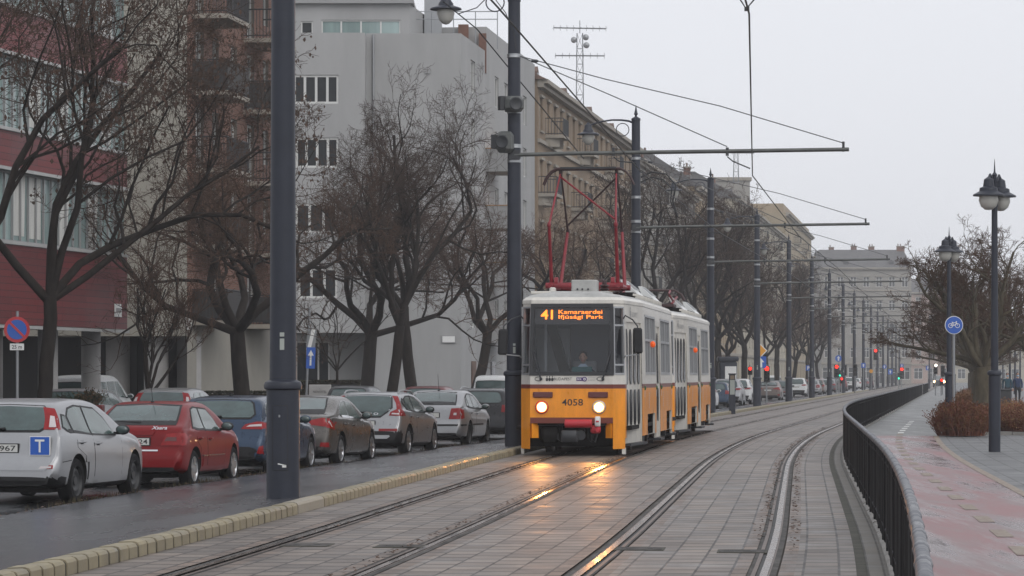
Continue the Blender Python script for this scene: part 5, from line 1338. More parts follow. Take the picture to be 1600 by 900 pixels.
XS = dict(L=4.17, W=1.71, H=1.41, wb=2.54, ro=.72, rw=.305, rim='five', paint='paint_red',
    top=[(0,.34),(.008,.45),(.02,.56),(.055,.60),(.085,.64),(.10,.80),(.13,.93),(.20,1.00),(.36,1.05),(.46,1.10),(.72,1.25),(.98,1.36),(1.2,1.395),(1.7,1.405),(2.1,1.38),(2.45,1.30),(2.8,1.14),(3.1,1.00),(3.3,.95),(3.8,.87),(4.02,.77),(4.13,.60),(4.17,.34)],
    belt=[(0,.90),(.3,.96),(1.2,.93),(2.4,.88),(3.1,.86),(4.1,.74)],
    side=[[(.80,.98),(.92,.96),(1.42,.945),(1.40,1.275),(1.2,1.29),(1.02,1.26)], [(1.50,.94),(2.50,.90),(2.22,1.12),(1.95,1.25),(1.48,1.275)]],
    rear=[(0,1.05),(.60,1.05),(.575,1.20),(.535,1.31),(0,1.335)], front=[(-.6,1.0),(.6,1.0),(.48,1.31),(-.48,1.31)],
    doors=[dict(poly=[(1.0,.27),(1.44,.25),(1.44,.92),(.86,.945),(.84,.76),(1.06,.64)], h=(1.0,.80)), dict(poly=[(1.47,.25),(2.52,.25),(2.66,.86),(1.47,.915)], h=(1.62,.78))],
    tail=[('r',[(.44,.70),(.82,.70),(.83,.86),(.74,.90),(.53,.88)],'tail_red',.010),('s',[(.0,.70),(.20,.70),(.30,.84),(.22,.90),(.05,.88)],'tail_red',.010),('r',[(.50,.77),(.70,.77),(.70,.83),(.54,.83)],'lamp_dark_red',.014)],
    head=[('s',[(3.6,.70),(4.0,.66),(3.95,.77),(3.7,.81)],'tail_clear',.008)],
    extra_r=[([(0,.60),(.40,.60),(.40,.625),(.0,.625)],'chrome',.012),([(.0,.86),(.30,.86),(.34,.92),(.34,.925),(.0,.93)],'paint_red',.014)],
    extra_s=[([(1.02,.49),(1.43,.485),(1.43,.525),(1.02,.53)],'paint_red',.016),([(1.02,.51),(1.43,.505),(1.43,.520),(1.02,.525)],'chrome',.020),([(1.48,.485),(2.5,.48),(2.5,.52),(1.48,.525)],'paint_red',.016),([(1.48,.505),(2.5,.50),(2.5,.515),(1.48,.52)],'chrome',.020)],
    mirror=(2.52,.97), mirror_m='plastic_black', plate_z=.76, plate_text='24', plate_w=.17, wiper=(0,1.06), ant=1.15, low=.25)
KIA = dict(L=4.60, W=1.80, H=1.46, wb=2.65, ro=.98, rw=.325, rim='split', paint='paint_blue',
    top=[(0,.36),(.008,.48),(.025,.62),(.07,.68),(.11,.80),(.14,.96),(.18,1.06),(.30,1.20),(.44,1.34),(.50,1.39),(.62,1.42),(1.1,1.45),(1.7,1.46),(2.3,1.43),(2.7,1.35),(3.1,1.17),(3.5,1.0),(3.7,.96),(4.2,.87),(4.45,.76),(4.57,.60),(4.60,.36)],
    belt=[(0,.96),(.5,1.02),(1.4,.98),(2.6,.92),(3.5,.88),(4.5,.76)],
    side=[[(.52,1.13),(.62,1.06),(.98,1.03),(.98,1.30),(.70,1.29)], [(1.06,1.03),(1.68,.99),(1.66,1.33),(1.06,1.32)], [(1.76,.985),(2.85,.945),(2.55,1.16),(2.22,1.29),(1.74,1.33)]],
    rear=[(0,1.06),(.58,1.06),(.64,1.12),(.57,1.30),(.50,1.345),(0,1.36)], front=[(-.62,1.0),(.62,1.0),(.5,1.33),(-.5,1.33)],
    doors=[dict(poly=[(1.22,.28),(1.72,.26),(1.72,.965),(1.04,1.0),(1.02,.84),(1.3,.68)], h=(1.18,.87)), dict(poly=[(1.75,.26),(2.86,.26),(3.0,.90),(1.75,.962)], h=(1.9,.84))],
    tail=[('r',[(.42,.855),(.86,.85),(.86,.985),(.72,.99),(.50,.94)],'tail_red',.010),('s',[(.0,.85),(.30,.88),(.34,.96),(.05,.985)],'tail_red',.010),('r',[(.52,.895),(.80,.905),(.80,.945),(.58,.93)],'tail_clear',.015),('r',[(.74,.42),(.84,.40),(.84,.56),(.78,.54)],'tail_red',.010)],
    head=[('s',[(4.0,.70),(4.4,.66),(4.35,.77),(4.1,.81)],'tail_clear',.008)],
    extra_r=[([(0,.36),(.80,.36),(.72,.50),(.60,.535),(.0,.535)],'plastic_black',.010)], extra_name='bumper_panel',
    mirror=(2.85,1.0), plate_z=.72, plate_text=None, wiper=(0,1.08), ant=.95, fin=True, low=.27, wtrim='chrome')
LEX = dict(L=4.67, W=1.81, H=1.43, wb=2.80, ro=1.0, rw=.325, rim='ten', paint='paint_bronze',
    top=[(0,.34),(.008,.48),(.02,.62),(.05,.74),(.075,.90),(.10,1.00),(.16,1.035),(.30,1.05),(.52,1.065),(.75,1.13),(1.10,1.28),(1.45,1.39),(1.85,1.425),(2.3,1.42),(2.65,1.36),(3.05,1.19),(3.45,1.02),(3.65,.97),(4.2,.88),(4.5,.76),(4.64,.58),(4.67,.34)],
    belt=[(0,.95),(.5,.99),(1.3,.97),(2.6,.90),(3.5,.87),(4.6,.74)],
    side=[[(1.16,1.05),(1.28,1.005),(1.85,.985),(1.83,1.30),(1.62,1.29),(1.36,1.20)], [(1.93,.98),(2.95,.935),(2.62,1.15),(2.35,1.27),(1.92,1.30)]],
    rear=[(0,1.10),(.60,1.09),(.56,1.22),(.49,1.345),(0,1.37)], front=[(-.6,1.02),(.6,1.02),(.48,1.33),(-.48,1.33)],
    doors=[dict(poly=[(1.36,.28),(1.88,.25),(1.88,.96),(1.20,.985),(1.18,.82),(1.42,.66)], h=(1.36,.85)), dict(poly=[(1.91,.25),(2.95,.25),(3.06,.88),(1.91,.955)], h=(2.06,.82))],
    tail=[('r',[(.36,.86),(.88,.80),(.88,.98),(.70,.985),(.40,.92)],'tail_red',.010),('s',[(.0,.80),(.30,.76),(.42,.74),(.30,.90),(.10,.99),(.0,.985)],'tail_red',.010),('s',[(.10,.90),(.22,.80),(.25,.80),(.14,.93)],'tail_clear',.014),('r',[(.68,.42),(.84,.41),(.84,.50),(.70,.50)],'tail_red',.012)],
    head=[('s',[(4.05,.70),(4.45,.66),(4.4,.77),(4.15,.81)],'tail_clear',.008)],
    extra_r=[([(0,.34),(.74,.34),(.70,.42),(.0,.42)],'plastic_black',.010)], extra_name='bumper_panel',
    mirror=(2.98,1.0), plate_z=.78, plate_text=None, ant=None, low=.26, wtrim='chrome')
VOL = dict(L=4.37, W=1.80, H=1.47, wb=2.65, ro=.80, rw=.335, rim='ten', paint='paint_silver2',
    top=[(0,.38),(.008,.50),(.02,.64),(.07,.72),(.12,.84),(.15,.98),(.22,1.10),(.40,1.27),(.50,1.37),(.60,1.41),(.95,1.445),(1.5,1.455),(2.0,1.43),(2.4,1.37),(2.85,1.19),(3.25,1.03),(3.45,.98),(3.95,.90),(4.2,.80),(4.33,.62),(4.37,.38)],
    belt=[(0,.98),(.4,1.04),(1.2,1.0),(2.4,.94),(3.2,.90),(4.3,.78)],
    side=[[(.56,1.20),(.78,1.08),(.78,1.24),(.66,1.285)], [(.84,1.06),(1.48,1.005),(1.44,1.335),(1.10,1.335),(.86,1.28)], [(1.56,1.0),(2.64,.955),(2.32,1.17),(1.98,1.30),(1.52,1.335)]],
    rear=[(0,.90),(.36,.90),(.50,1.00),(.60,1.10),(.55,1.30),(.50,1.345),(0,1.36)], front=[(-.62,1.04),(.62,1.04),(.5,1.35),(-.5,1.35)],
    doors=[dict(poly=[(.98,.32),(1.50,.29),(1.50,.985),(.86,1.035),(.84,.84),(1.1,.70)], h=(.98,.90)), dict(poly=[(1.53,.29),(2.7,.29),(2.82,.91),(1.53,.98)], h=(1.68,.87))],
    tail=[('d',[(.50,.92),(.93,.905),(.92,.955),(.84,1.06),(.82,1.2),(.85,1.345),(.75,1.36),(.72,1.2),(.66,1.06),(.54,1.0)],'tail_red',.010),('r',[(.62,.945),(.84,.94),(.84,.965),(.64,.98)],'tail_clear',.014),('r',[(.36,.57),(.78,.57),(.78,.625),(.36,.625)],'tail_red',.012)],
    head=[('s',[(3.75,.74),(4.16,.68),(4.1,.79),(3.85,.86)],'tail_clear',.008)],
    extra_r=[([(0,.40),(.55,.40),(.62,.45),(.60,.48),(.0,.48)],'alu',.012)],
    extra_s=[([(.40,.30),(1.10,.30),(1.10,.42),(.40,.50)],'plastic_black',.003)], extra_name='skid_plate',
    mirror=(2.62,1.03), mirror_m='plastic_black', plate_z=.74, plate_text=None, wiper=(0,.99), ant=None, rails=(.75,2.2), low=lambda y: .56 if y < .25 else .30)
OCT = dict(L=4.57, W=1.77, H=1.46, wb=2.58, ro=1.02, rw=.315, rim='steel', paint='paint_silver',
    top=[(0,.36),(.008,.48),(.02,.60),(.06,.66),(.09,.80),(.11,.95),(.14,1.03),(.20,1.06),(.34,1.075),(.48,1.13),(.80,1.29),(1.08,1.40),(1.35,1.445),(1.9,1.455),(2.3,1.43),(2.7,1.33),(3.1,1.14),(3.4,1.01),(3.6,.97),(4.15,.88),(4.42,.77),(4.54,.60),(4.57,.36)],
    belt=[(0,.95),(.5,1.0),(1.3,.97),(2.6,.92),(3.4,.88),(4.5,.76)],
    side=[[(.98,1.06),(1.10,1.015),(1.20,1.01),(1.16,1.26),(1.10,1.25)], [(1.28,1.005),(1.80,.985),(1.80,1.33),(1.5,1.335),(1.24,1.28)], [(1.88,.98),(2.86,.945),(2.58,1.16),(2.30,1.28),(1.86,1.325)]],
    rear=[(0,1.10),(.60,1.10),(.55,1.27),(.50,1.365),(0,1.39)], front=[(-.6,1.03),(.6,1.03),(.48,1.35),(-.48,1.35)],
    doors=[dict(poly=[(1.28,.28),(1.83,.26),(1.83,.965),(1.06,.99),(1.04,.82),(1.34,.66)], h=(1.26,.87)), dict(poly=[(1.86,.26),(2.84,.26),(2.98,.89),(1.86,.96)], h=(2.0,.84))],
    tail=[('r',[(.50,.72),(.84,.72),(.84,.98),(.76,1.0),(.56,.99)],'tail_red',.010),('s',[(.0,.72),(.30,.74),(.30,.92),(.16,1.0),(.0,.98)],'tail_red',.010),('r',[(.62,.82),(.70,.82),(.70,.88),(.63,.88)],'tail_clear',.016)],
    head=[('s',[(3.98,.70),(4.38,.66),(4.32,.77),(4.08,.81)],'tail_clear',.008)],
    extra_r=[([(0,.545),(.84,.545),(.84,.59),(.0,.59)],'plastic_black',.012)],
    extra_s=[([(.05,.545),(.50,.545),(.50,.59),(.05,.59)],'plastic_black',.010),([(1.40,.545),(2.78,.54),(2.78,.585),(1.40,.59)],'plastic_black',.012)],
    mirror=(2.84,1.01), plate_z=.82, plate_text='123'[:0] or None, wiper=(0,1.10), ant=1.3, low=.27)
def derive(b, **k): d = dict(b); d.update(k); return d
EST = derive(KIA, L=4.66, W=1.81, H=1.47, paint='paint_black', rim='steel',
    top=[(0,.36),(.008,.48),(.025,.60),(.06,.66),(.09,.85),(.12,1.02),(.18,1.14),(.30,1.32),(.38,1.40),(.50,1.44),(1.1,1.465),(1.8,1.465),(2.3,1.43),(2.7,1.34),(3.1,1.16),(3.5,1.0),(3.7,.96),(4.2,.87),(4.48,.76),(4.63,.60),(4.66,.36)],
    side=[[(.46,1.08),(.62,1.03),(.98,1.02),(.98,1.33),(.56,1.32)], [(1.06,1.015),(1.68,.99),(1.66,1.34),(1.06,1.34)], [(1.76,.985),(2.85,.945),(2.55,1.16),(2.22,1.29),(1.74,1.335)]],
    tail=[('r',[(.64,.80),(.87,.80),(.87,1.0),(.66,1.0)],'tail_red',.010),('s',[(.0,.80),(.22,.82),(.20,1.0),(.0,1.0)],'tail_red',.010)], extra_r=[], rails=(.7,2.5), rail_m='alu', wtrim='plastic_black', fin=False, ant=None)
SUV = derive(HATCH, L=4.45, W=1.84, H=1.64, rw=.35, paint='paint_white', rim='five', plate_text=None,
    top=[(0,.42),(.008,.55),(.02,.70),(.06,.76),(.10,.95),(.13,1.12),(.22,1.30),(.36,1.48),(.44,1.56),(.56,1.60),(1.0,1.635),(1.6,1.64),(2.0,1.61),(2.4,1.53),(2.85,1.32),(3.25,1.16),(3.5,1.10),(4.0,1.02),(4.28,.88),(4.41,.68),(4.45,.42)],
    belt=[(0,1.06),(.4,1.12),(1.2,1.08),(2.4,1.04),(3.2,1.0),(4.4,.86)],
    side=[[(.52,1.20),(.72,1.15),(.72,1.40),(.60,1.40)], [(.80,1.14),(1.46,1.11),(1.42,1.50),(.84,1.48)], [(1.54,1.105),(2.62,1.06),(2.30,1.31),(1.98,1.45),(1.50,1.50)]],
    rear=[(0,1.14),(.54,1.14),(.62,1.20),(.56,1.44),(.50,1.50),(0,1.52)], front=[(-.62,1.18),(.62,1.18),(.5,1.5),(-.5,1.5)],
    tail=[('r',[(.46,.98),(.86,.98),(.86,1.10),(.52,1.08)],'tail_red',.010),('s',[(.0,.98),(.30,1.0),(.34,1.08),(.05,1.10)],'tail_red',.010)],
    extra_r=[([(0,.44),(.70,.44),(.78,.60),(.0,.62)],'plastic_black',.010)], extra_s=[], mirror=(2.62,1.14), plate_z=.88, low=.36, rails=(.7,2.2))
VAN = derive(HATCH, L=4.6, W=1.84, H=1.85, rw=.33, paint='paint_white', plate_text=None,
    top=[(0,.40),(.008,.55),(.03,.70),(.05,1.0),(.08,1.3),(.14,1.62),(.20,1.76),(.34,1.82),(1.0,1.85),(2.2,1.85),(2.6,1.80),(3.0,1.62),(3.5,1.28),(3.75,1.14),(4.15,1.02),(4.42,.88),(4.56,.68),(4.60,.40)],
    belt=[(0,1.10),(2.4,1.06),(3.6,1.0),(4.5,.86)], tumble=.22,
    side=[[(.30,1.18),(1.22,1.16),(1.22,1.62),(.34,1.62)], [(1.32,1.16),(2.20,1.14),(2.16,1.64),(1.32,1.63)], [(2.30,1.14),(3.35,1.10),(2.95,1.42),(2.6,1.62),(2.26,1.64)]],
    rear=[(0,1.16),(.66,1.16),(.64,1.58),(0,1.60)], front=[(-.66,1.20),(.66,1.20),(.56,1.6),(-.56,1.6)], doors=[],
    tail=[('r',[(.76,.80),(.88,.80),(.86,1.25),(.78,1.25)],'tail_red',.010)], head=[('s',[(4.0,.80),(4.4,.72),(4.35,.86),(4.1,.94)],'tail_clear',.008)], extra_r=[], extra_s=[], mirror=(3.3,1.16), plate_z=.75, low=.32, wiper=None)

def place(car, sp, Yax, xr, slope, z=-.2):
    """rear axle at Yax, outer face of the right wheels at world x = xr"""
    d = nrm2((slope, 1)); rx = (d[1], -d[0])
    o = Vector((xr, Yax, z))-Vector((rx[0], rx[1], 0))*(sp['W']/2)-Vector((d[0], d[1], 0))*sp['ro']
    car.location = o; car.rotation_euler = (0, 0, -math.atan(slope)); return car

car1 = place(make_car(HATCH, 'silver hatchback with blue T sticker and tall rear lights, nearest the camera', 'car'), HATCH, 43.7, -6.16, .195)
hy = .10
g = MB()
for (w_, z_, m, k) in ((.30,.255,'sign_blue',0),):
    yq = .118
    g.box((.585,yq,.835),(.30,.03,.27),'sign_white'); g.box((.585,yq-.012,.835),(.28,.012,.25),'sign_blue'); text_fit(g, 'T', (.515,yq-.021,.745), (1,0,0), (0,0,1), .14, .18, 'sign_white', bold=.01)
g.build('sticker', car1)
car2 = place(make_car(XS, 'dark red hatchback with rear wiper and five spoke wheels behind the silver one', 'car'), XS, 49.9, -5.13, .165)
g = MB(); text_fit(g, 'Xsara', (.27,.14,.955), (1,0,0), (0,.25,1), .26, .055, 'chrome', bold=.015, shear=.3); g.build('badge', car2)
car3 = place(make_car(KIA, 'dark blue estate car half hidden by the nearest tram pole', 'car'), KIA, 56.3, -4.28, .175)
car4 = place(make_car(LEX, 'bronze grey saloon with pointed red tail lights right of the nearest pole', 'car'), LEX, 61.6, -3.40, .18)
car5 = place(make_car(VOL, 'silver hatchback with black tailgate glass and roof rails', 'car'), VOL, 69.9, -2.32, .20)
g = MB(); text_fit(g, 'V O L V O', (-.32,.128,.935), (1,0,0), (0,.15,1), .64, .05, 'chrome', bold=.01); g.build('badge', car5)
car6 = place(make_car(OCT, 'silver notchback liftback with square red lights and rear wiper', 'car'), OCT, 78.6, -1.06, .176)
car7 = place(make_car(EST, 'black estate car with roof rails beside the tram nose', 'car'), EST, 86.8, .10, .16)
# -- further cars: copies in other colours ----------------------------
PROTO = {}
def far_car(kind, paintm, Y, xr, label, slope=.145, group=None, z=-.2):
    base = {'hatch':HATCH,'sedan':LEX,'suv':SUV,'van':VAN,'est':EST,'lift':OCT,'vol':VOL}[kind]; key = (kind, paintm)
    if key not in PROTO:
        sp = derive(base, paint=paintm, plate_text=None, mirror_m=paintm, N=56)
        sp['extra_r'] = [(a, paintm if m.startswith('paint') else m, c) for a, m, c in sp.get('extra_r', [])]
        PROTO[key] = make_car(sp, label, 'car', near=False); c = PROTO[key]
    else: c = copy_tree(PROTO[key])
    tag(c, label, 'van' if kind == 'van' else 'car', group or 'cars parked along the far street'); place(c, base, Y, xr, slope, z); return c
def wxr(px, Y): return wx(px, Y)
# second row beyond the road on the left
far_car('van', 'paint_white', 97.5, wx(168,97.5), 'white van behind the silver hatchback, by the dark columns', .15, 'cars parked on the far side')
far_car('est', 'paint_silver', 86, wx(166,86), 'pale silver car in front of the white van, only its upper half showing', .15, 'cars parked on the far side')
far_car('lift', 'paint_grey', 58.0, wx(14,60), 'grey car whose roof just shows above the silver hatchback at the left edge', .15, 'cars parked on the far side')
far_car('hatch', 'paint_silver', 82, wx(330,85), 'silver car whose roof shows between the red hatchback and the blue estate', .15, 'cars parked on the far side')
far_car('est', 'paint_grey', 108, wx(598,112), 'grey car behind the roof of the black tailgate hatchback', .14, 'cars parked on the far side')
far_car('est', 'paint_maroon', 106, wx(712,110), 'dark red car with roof rails behind the silver notchback', .14, 'cars parked on the far side')
far_car('van', 'paint_white', 128, wx(806,130), 'white van behind the black estate car, left of the tram', .14, 'cars parked on the far side')
# the row beyond the tram, right sides along the pavement edge
row = [('hatch','paint_white',160,'white hatchback nose just showing behind the tram tail'),('est','paint_blue',171,'dark blue estate directly behind the tram tail'),('suv','paint_silver',180.5,'silver car with roof rails beside the parking meter'),('suv','paint_white',189,'white car right of the parking meter'),
       ('sedan','paint_brown',220,'brown saloon between the fifth and sixth tram poles'),('vol','paint_grey',233,'grey hatchback just left of the sixth tram pole'),('suv','paint_white',258,'bright white off-roader right of the sixth tram pole'),('hatch','paint_maroon',266,'red hatchback left of the seventh tram pole'),
       ('lift','paint_silver',283,'silver car right of the seventh tram pole'),('est','paint_brown',293,'brown estate left of the eighth tram pole'),('hatch','paint_silver',306,'pale hatchback right of the eighth tram pole'),('sedan','paint_grey',320,'grey saloon beyond the eighth tram pole'),
       ('lift','paint_grey',336,'grey notchback near the brightest red traffic light'),('vol','paint_maroon',352,'red car near the brightest red traffic light'),('suv','paint_white',388,'white off-roader by the dark traffic light heads'),('est','paint_white',404,'white estate by the black traffic light heads'),('sedan','paint_brown',420,'brown saloon left of the yellow round sign'),('lift','paint_grey',440,'grey car right of the yellow round sign'),('hatch','paint_maroon',462,'small red car farthest along the parked row')]
for k, pm, Y, lb in row: far_car(k, pm, Y, K(Y)-3.05, lb)
# cars on the other side of the street beyond the tram
for i, (k, pm, Y, lb) in enumerate([('suv','paint_white',232,'white car in the far row above the brown saloon'),('est','paint_grey',250,'grey car in the far row near the diamond sign'),('van','paint_white',300,'tall white van standing above the parked row'),('lift','paint_silver',345,'silver car in the far row under the round blue sign'),('hatch','paint_maroon',400,'dark red car in the far row by the black traffic lights'),('suv','paint_grey',450,'grey car far down the opposite row')]):
    far_car(k, pm, Y, K(Y)-7.6, lb, group='cars parked on the far side')
c = far_car('suv', 'paint_black', 430, wx(1476,430), 'oncoming car with bright headlights right of the far railing end', -.14+math.pi*0, 'oncoming cars'); c.rotation_euler = (0,0,math.pi-.14); c.location = (wx(1471,430), 432, 0)
g = MB()
for s in (-1,1): g.lathe([(.16,0),(.10,.04),(.001,.06)], 14, 'headlight', (s*.62,4.40,.80), axis='y')
g.build('lit_headlight', c)
# ------------------------------------------------------------------ tram poles with cantilever arms and street lanterns
def pole_xy(k): Y = 38.2+29.2*k; return K(Y)-.55, Y
def lantern_geo(g, c, s=1.0):
    x, y, z = c
    g.lathe([(.03,.0),(.05,-.04),(.10,-.08),(.12,-.20),(.16,-.25),(.17,-.30),(.34,-.36),(.35,-.39),(.20,-.40)], 20, 'pole_paint', (x,y,z))
    g.lathe([(.185,-.40),(.195,-.48),(.15,-.62),(.07,-.70),(.001,-.72)], 18, 'lamp_glass', (x,y,z))
def bulb_mesh(): pass
def make_pole(label, near=True, lamp=True):
    r = thing('tram_pole', label, 'pole', group='row of tram poles')
    g = MB(); g.lathe([(.205,-.25),(.205,1.38)], 36, 'pole_paint'); g.lathe([(.205,1.34),(.235,1.36),(.240,1.40),(.225,1.44),(.17,1.47)], 36, 'pole_paint'); g.build('base', r, smooth=40)
    g = MB(); g.lathe([(.168,1.44),(.150,5.0),(.132,9.55),(.145,9.56),(.145,9.62),(.05,9.68)], 32, 'pole_paint'); g.build('shaft', r, smooth=40)
    g = MB(); g.lathe([(.03,9.66),(.035,9.72),(.065,9.76),(.045,9.82),(.004,10.05)], 12, 'pole_paint'); g.build('finial', r, smooth=40)
    for z in (6.02,6.34,8.32,7.1): g = MB(); g.lathe([(.145,0),(.159,.004),(.159,.024),(.150,.028),(.150,.058),(.159,.062),(.159,.082),(.145,.086)], 28, 'band_steel', (0,0,z)); g.build('clamp_band', r, smooth=40)
    g = MB(); g.box((-.0,-.166,2.03),(.055,.012,.05),'sticker'); g.box((0,-.166,1.91),(.055,.012,.14),'sticker'); g.build('sticker', r)
    # cantilever over both tracks
    g = MB(); g.tube([(0,-.2,6.18),(1.2,-.2,6.21),(7.32,-.2,6.30)], .045, 10, 'galv_dark'); g.box((.0,-.17,6.18),(.24,.14,.2),'dark_metal'); g.box((7.2,-.2,6.36),(.05,.07,.22),'dark_metal')
    for x in (.0,): g.tube([(x,-.1,6.1),(x,-.1,6.3)], .06, 8, 'dark_metal')
    am = g.build('cantilever_arm', r, smooth=40)
    g = MB()
    g.tube([(.12,-.12,8.35),(2.0,-.16,7.84),(4.5,-.2,7.25),(7.2,-.2,6.44)], .012, 5, 'wire_grey'); g.tube([(.12,-.12,8.35),(2.2,-.2,7.45),(4.66,-.2,6.36)], .012, 5, 'wire_grey')
    g.ellipsoid((.45,-.12,8.24), (.09,.04,.04), 'dark_metal', 8, 6); g.build('stay_wire', r)
    for xw, zw in ((2.17,5.98),(4.66,5.86)):
        g = MB(); g.box((xw,-.2,6.25),(.06,.08,.18),'dark_metal'); g.tube([(xw,-.2,6.14),(xw+.12,-.2,6.04),(xw+.5,-.2,zw+.02)], .015, 5, 'dark_metal'); hgr = g.build('wire_hanger', r)
    if lamp:
        g = MB(); pts = [(0,0,9.45)]+[(-1.50*t, 0, 9.50+.10*math.sin(math.pi*min(1,t*1.0))-.10*t*t) for t in (.15,.3,.5,.7,.85,1.0)]; g.tube(pts, [.035,.032,.03,.028,.026,.025,.022], 8, 'pole_paint')
        ring = [(-.42+.20*math.cos(t), 0, 9.27+.20*math.sin(t)) for t in [2*math.pi*k/20 for k in range(21)]]; g.tube(ring, .014, 6, 'pole_paint')
        br = g.build('lamp_bracket', r, smooth=50); g = MB(); lantern_geo(g, (-1.5,0,9.50)); g.build('lantern', r, smooth=40)
    return r
mat('galv_dark', (.10,.105,.10), .45, metal=.5, var=.2, vscale=3)
ORD = ['first and nearest','second','third','fourth','fifth','sixth','seventh','eighth','ninth','tenth','eleventh','twelfth','thirteenth','fourteenth','fifteenth','sixteenth','seventeenth','eighteenth']
p0_ = make_pole('nearest slate grey tram pole standing on the wet pavement at left', lamp=True)
lbls = ['', 'slate grey tram pole with two loudspeakers just left of the tram', 'slate grey tram pole rising behind the tram roof with a scrolled lantern', 'slate grey tram pole at the tail end of the tram']
poles = []
for k in range(18):
    x, Y = pole_xy(k); o = p0_ if k == 0 else copy_tree(p0_)
    o.location = (x, Y, (.10,.27)[k] if k < 2 else .085); o.rotation_euler = (0, 0, -math.atan(KS(Y)*.0))
    if 0 < k < 4: tag(o, lbls[k])
    elif k >= 4: tag(o, '%s slate grey tram pole of the row counted from the camera' % ORD[k])
    poles.append(o)
for ch in list(p0_.children):
    if ch.name.startswith('cantilever_arm'): ch.location.z = .4
    if ch.name.startswith(('wire_hanger','clamp_band')): bpy.data.objects.remove(ch, do_unlink=True)
x, Y = pole_xy(0)
g = MB(); 
vs = []
for i in range(7):
    a = R(-90-34+i*9); vs += [(.209*math.cos(a), .209*math.sin(a), .35), (.209*math.cos(a), .209*math.sin(a), 1.15)]
g.add(vs, [(2*i, 2*i+2, 2*i+3, 2*i+1) for i in range(6)], 'pole_paint')
for i in (0, 6): g.tube([vs[2*i], vs[2*i+1]], .004, 4, 'ink')
for j in (0, 1): g.tube([vs[2*i+j] for i in range(7)], .004, 4, 'ink')
g.box((-.03,-.212,1.02),(.02,.01,.03),'galv'); g.build('access_door', p0_)
g = MB(); g.box((.0,-.207,.42),(.10,.004,.012),'sign_white',ry=.2); g.box((.03,-.207,.40),(.05,.004,.03),'sign_white'); g.build('scuff', p0_)
for ch in poles[1].children:
    if ch.name.startswith(('lantern','lamp_bracket')): ch.location.z += .27
# loudspeakers clamped to the second pole
x, Y = pole_xy(1)
for (dx, dz, sz, rz, lb) in ((-.02,7.55,(.42,.34,.34),.3,'upper grey box loudspeaker clamped to the second tram pole'),(-.20,6.72,(.34,.36,.46),-.35,'lower grey rounded loudspeaker clamped to the second tram pole')):
    r = thing('loudspeaker', lb, 'loudspeaker', (x+dx, Y-.30, dz), rz, 'loudspeakers on the pole'); g = MB(); g.rbox((0,0,0), sz, 'speaker_grey' if 'speaker_grey' in MATS else 'frame_grey2' if 'frame_grey2' in MATS else 'galv_dark', .08); g.build('housing', r)
    g = MB(); g.lathe([(.13,0),(.15,-.02),(.13,-.03),(.05,-.005)], 18, 'dark_metal', (0,-sz[1]/2-.0,0), axis='y'); g.build('cone', r, smooth=40)
    g = MB(); g.box((.08,.2,0),(.08,.3,.08),'dark_metal'); g.box((-.25,.05,.02),(.12,.2,.3),'dark_metal'); g.build('bracket', r)
r = thing('cable_coil', 'loop of black cable hanging from the third tram pole', 'cable', (pole_xy(2)[0], pole_xy(2)[1], 7.6)); g = MB()
g.tube([(.14,-.1,.25),(.5,-.15,.42),(.95,-.15,.35),(1.25,-.2,.0),(1.15,-.2,-.5),(1.3,-.2,-1.0)], .03, 6, 'wire'); g.tube([(.14,-.1,.1),(.5,-.15,.25),(.85,-.15,.18),(1.12,-.2,-.1),(1.08,-.2,-.5),(1.3,-.2,-1.0)], .025, 6, 'wire'); g.build('cable', r)
# contact wires: one thing per track, hung from arm to arm
for off, z, lb in ((1.62+1.10,6.08,'contact wire over the left track, touching the pantograph'),(4.14+.47+.55,6.0,'contact wire over the empty right track')):
    g = MB(); pts = []
    for k in range(-1, 18):
        Y = 38.2+29.2*k; zz = 18 if k < 0 else 0
        pts.append((K(Y)-.55+off+((.05 if k % 2 else -.05) if k > 0 or off < 4 else .62), Y-.2, z+(.1 if k < 1 else 0)))
    g.tube(pts, .013, 5, 'wire', cap=False)
    pts2 = [(p[0]+.05, p[1], p[2]+.16) for p in pts]
    tag(g.build('contact_wire'), lb, 'wire', 'overhead contact wires')
r = thing('span_wire', 'dark cable sagging from the lantern down past the second pole', 'wire', (0,0,0)); g = MB()
g.tube([(wx(692,66),66,wz(2,66)),(wx(745,67),67,wz(45,67)),(wx(800,68),68,wz(112,68)),(wx(850,70),70,wz(172,70)),(wx(912,78),78,wz(248,78))], .014, 5, 'wire'); g.build('cable', r)
r = thing('feeder_cable', 'cable loop curling from the lantern bracket to the second pole', 'cable', (0,0,0)); g = MB()
g.tube([(wx(715,67),67,wz(22,67)),(wx(745,67),67,wz(12,67)),(wx(765,67),67,wz(-8,67))], .012, 5, 'wire'); g.tube([(wx(770,67),67,wz(-6,67)),(wx(790,67),67,wz(20,67)),(wx(803,67.2),67.2,wz(50,67)),(wx(806,67.2),67.2,wz(74,67))], .010, 5, 'wire'); g.build('cable', r)
g = MB(); Yh = 38.0
g.tube([(wx(1148,Yh),Yh,wz(-14,Yh)),(wx(1166,Yh),Yh,wz(14,Yh)),(wx(1190,Yh),Yh,wz(-14,Yh))], .012, 5, 'dark_metal'); g.box((wx(1167,Yh),Yh,wz(14,Yh)),(.06,.05,.05),'dark_metal'); tag(g.build('wire_clamp'), 'small forked clamp holding the contact wire at the top of the picture', 'clamp')

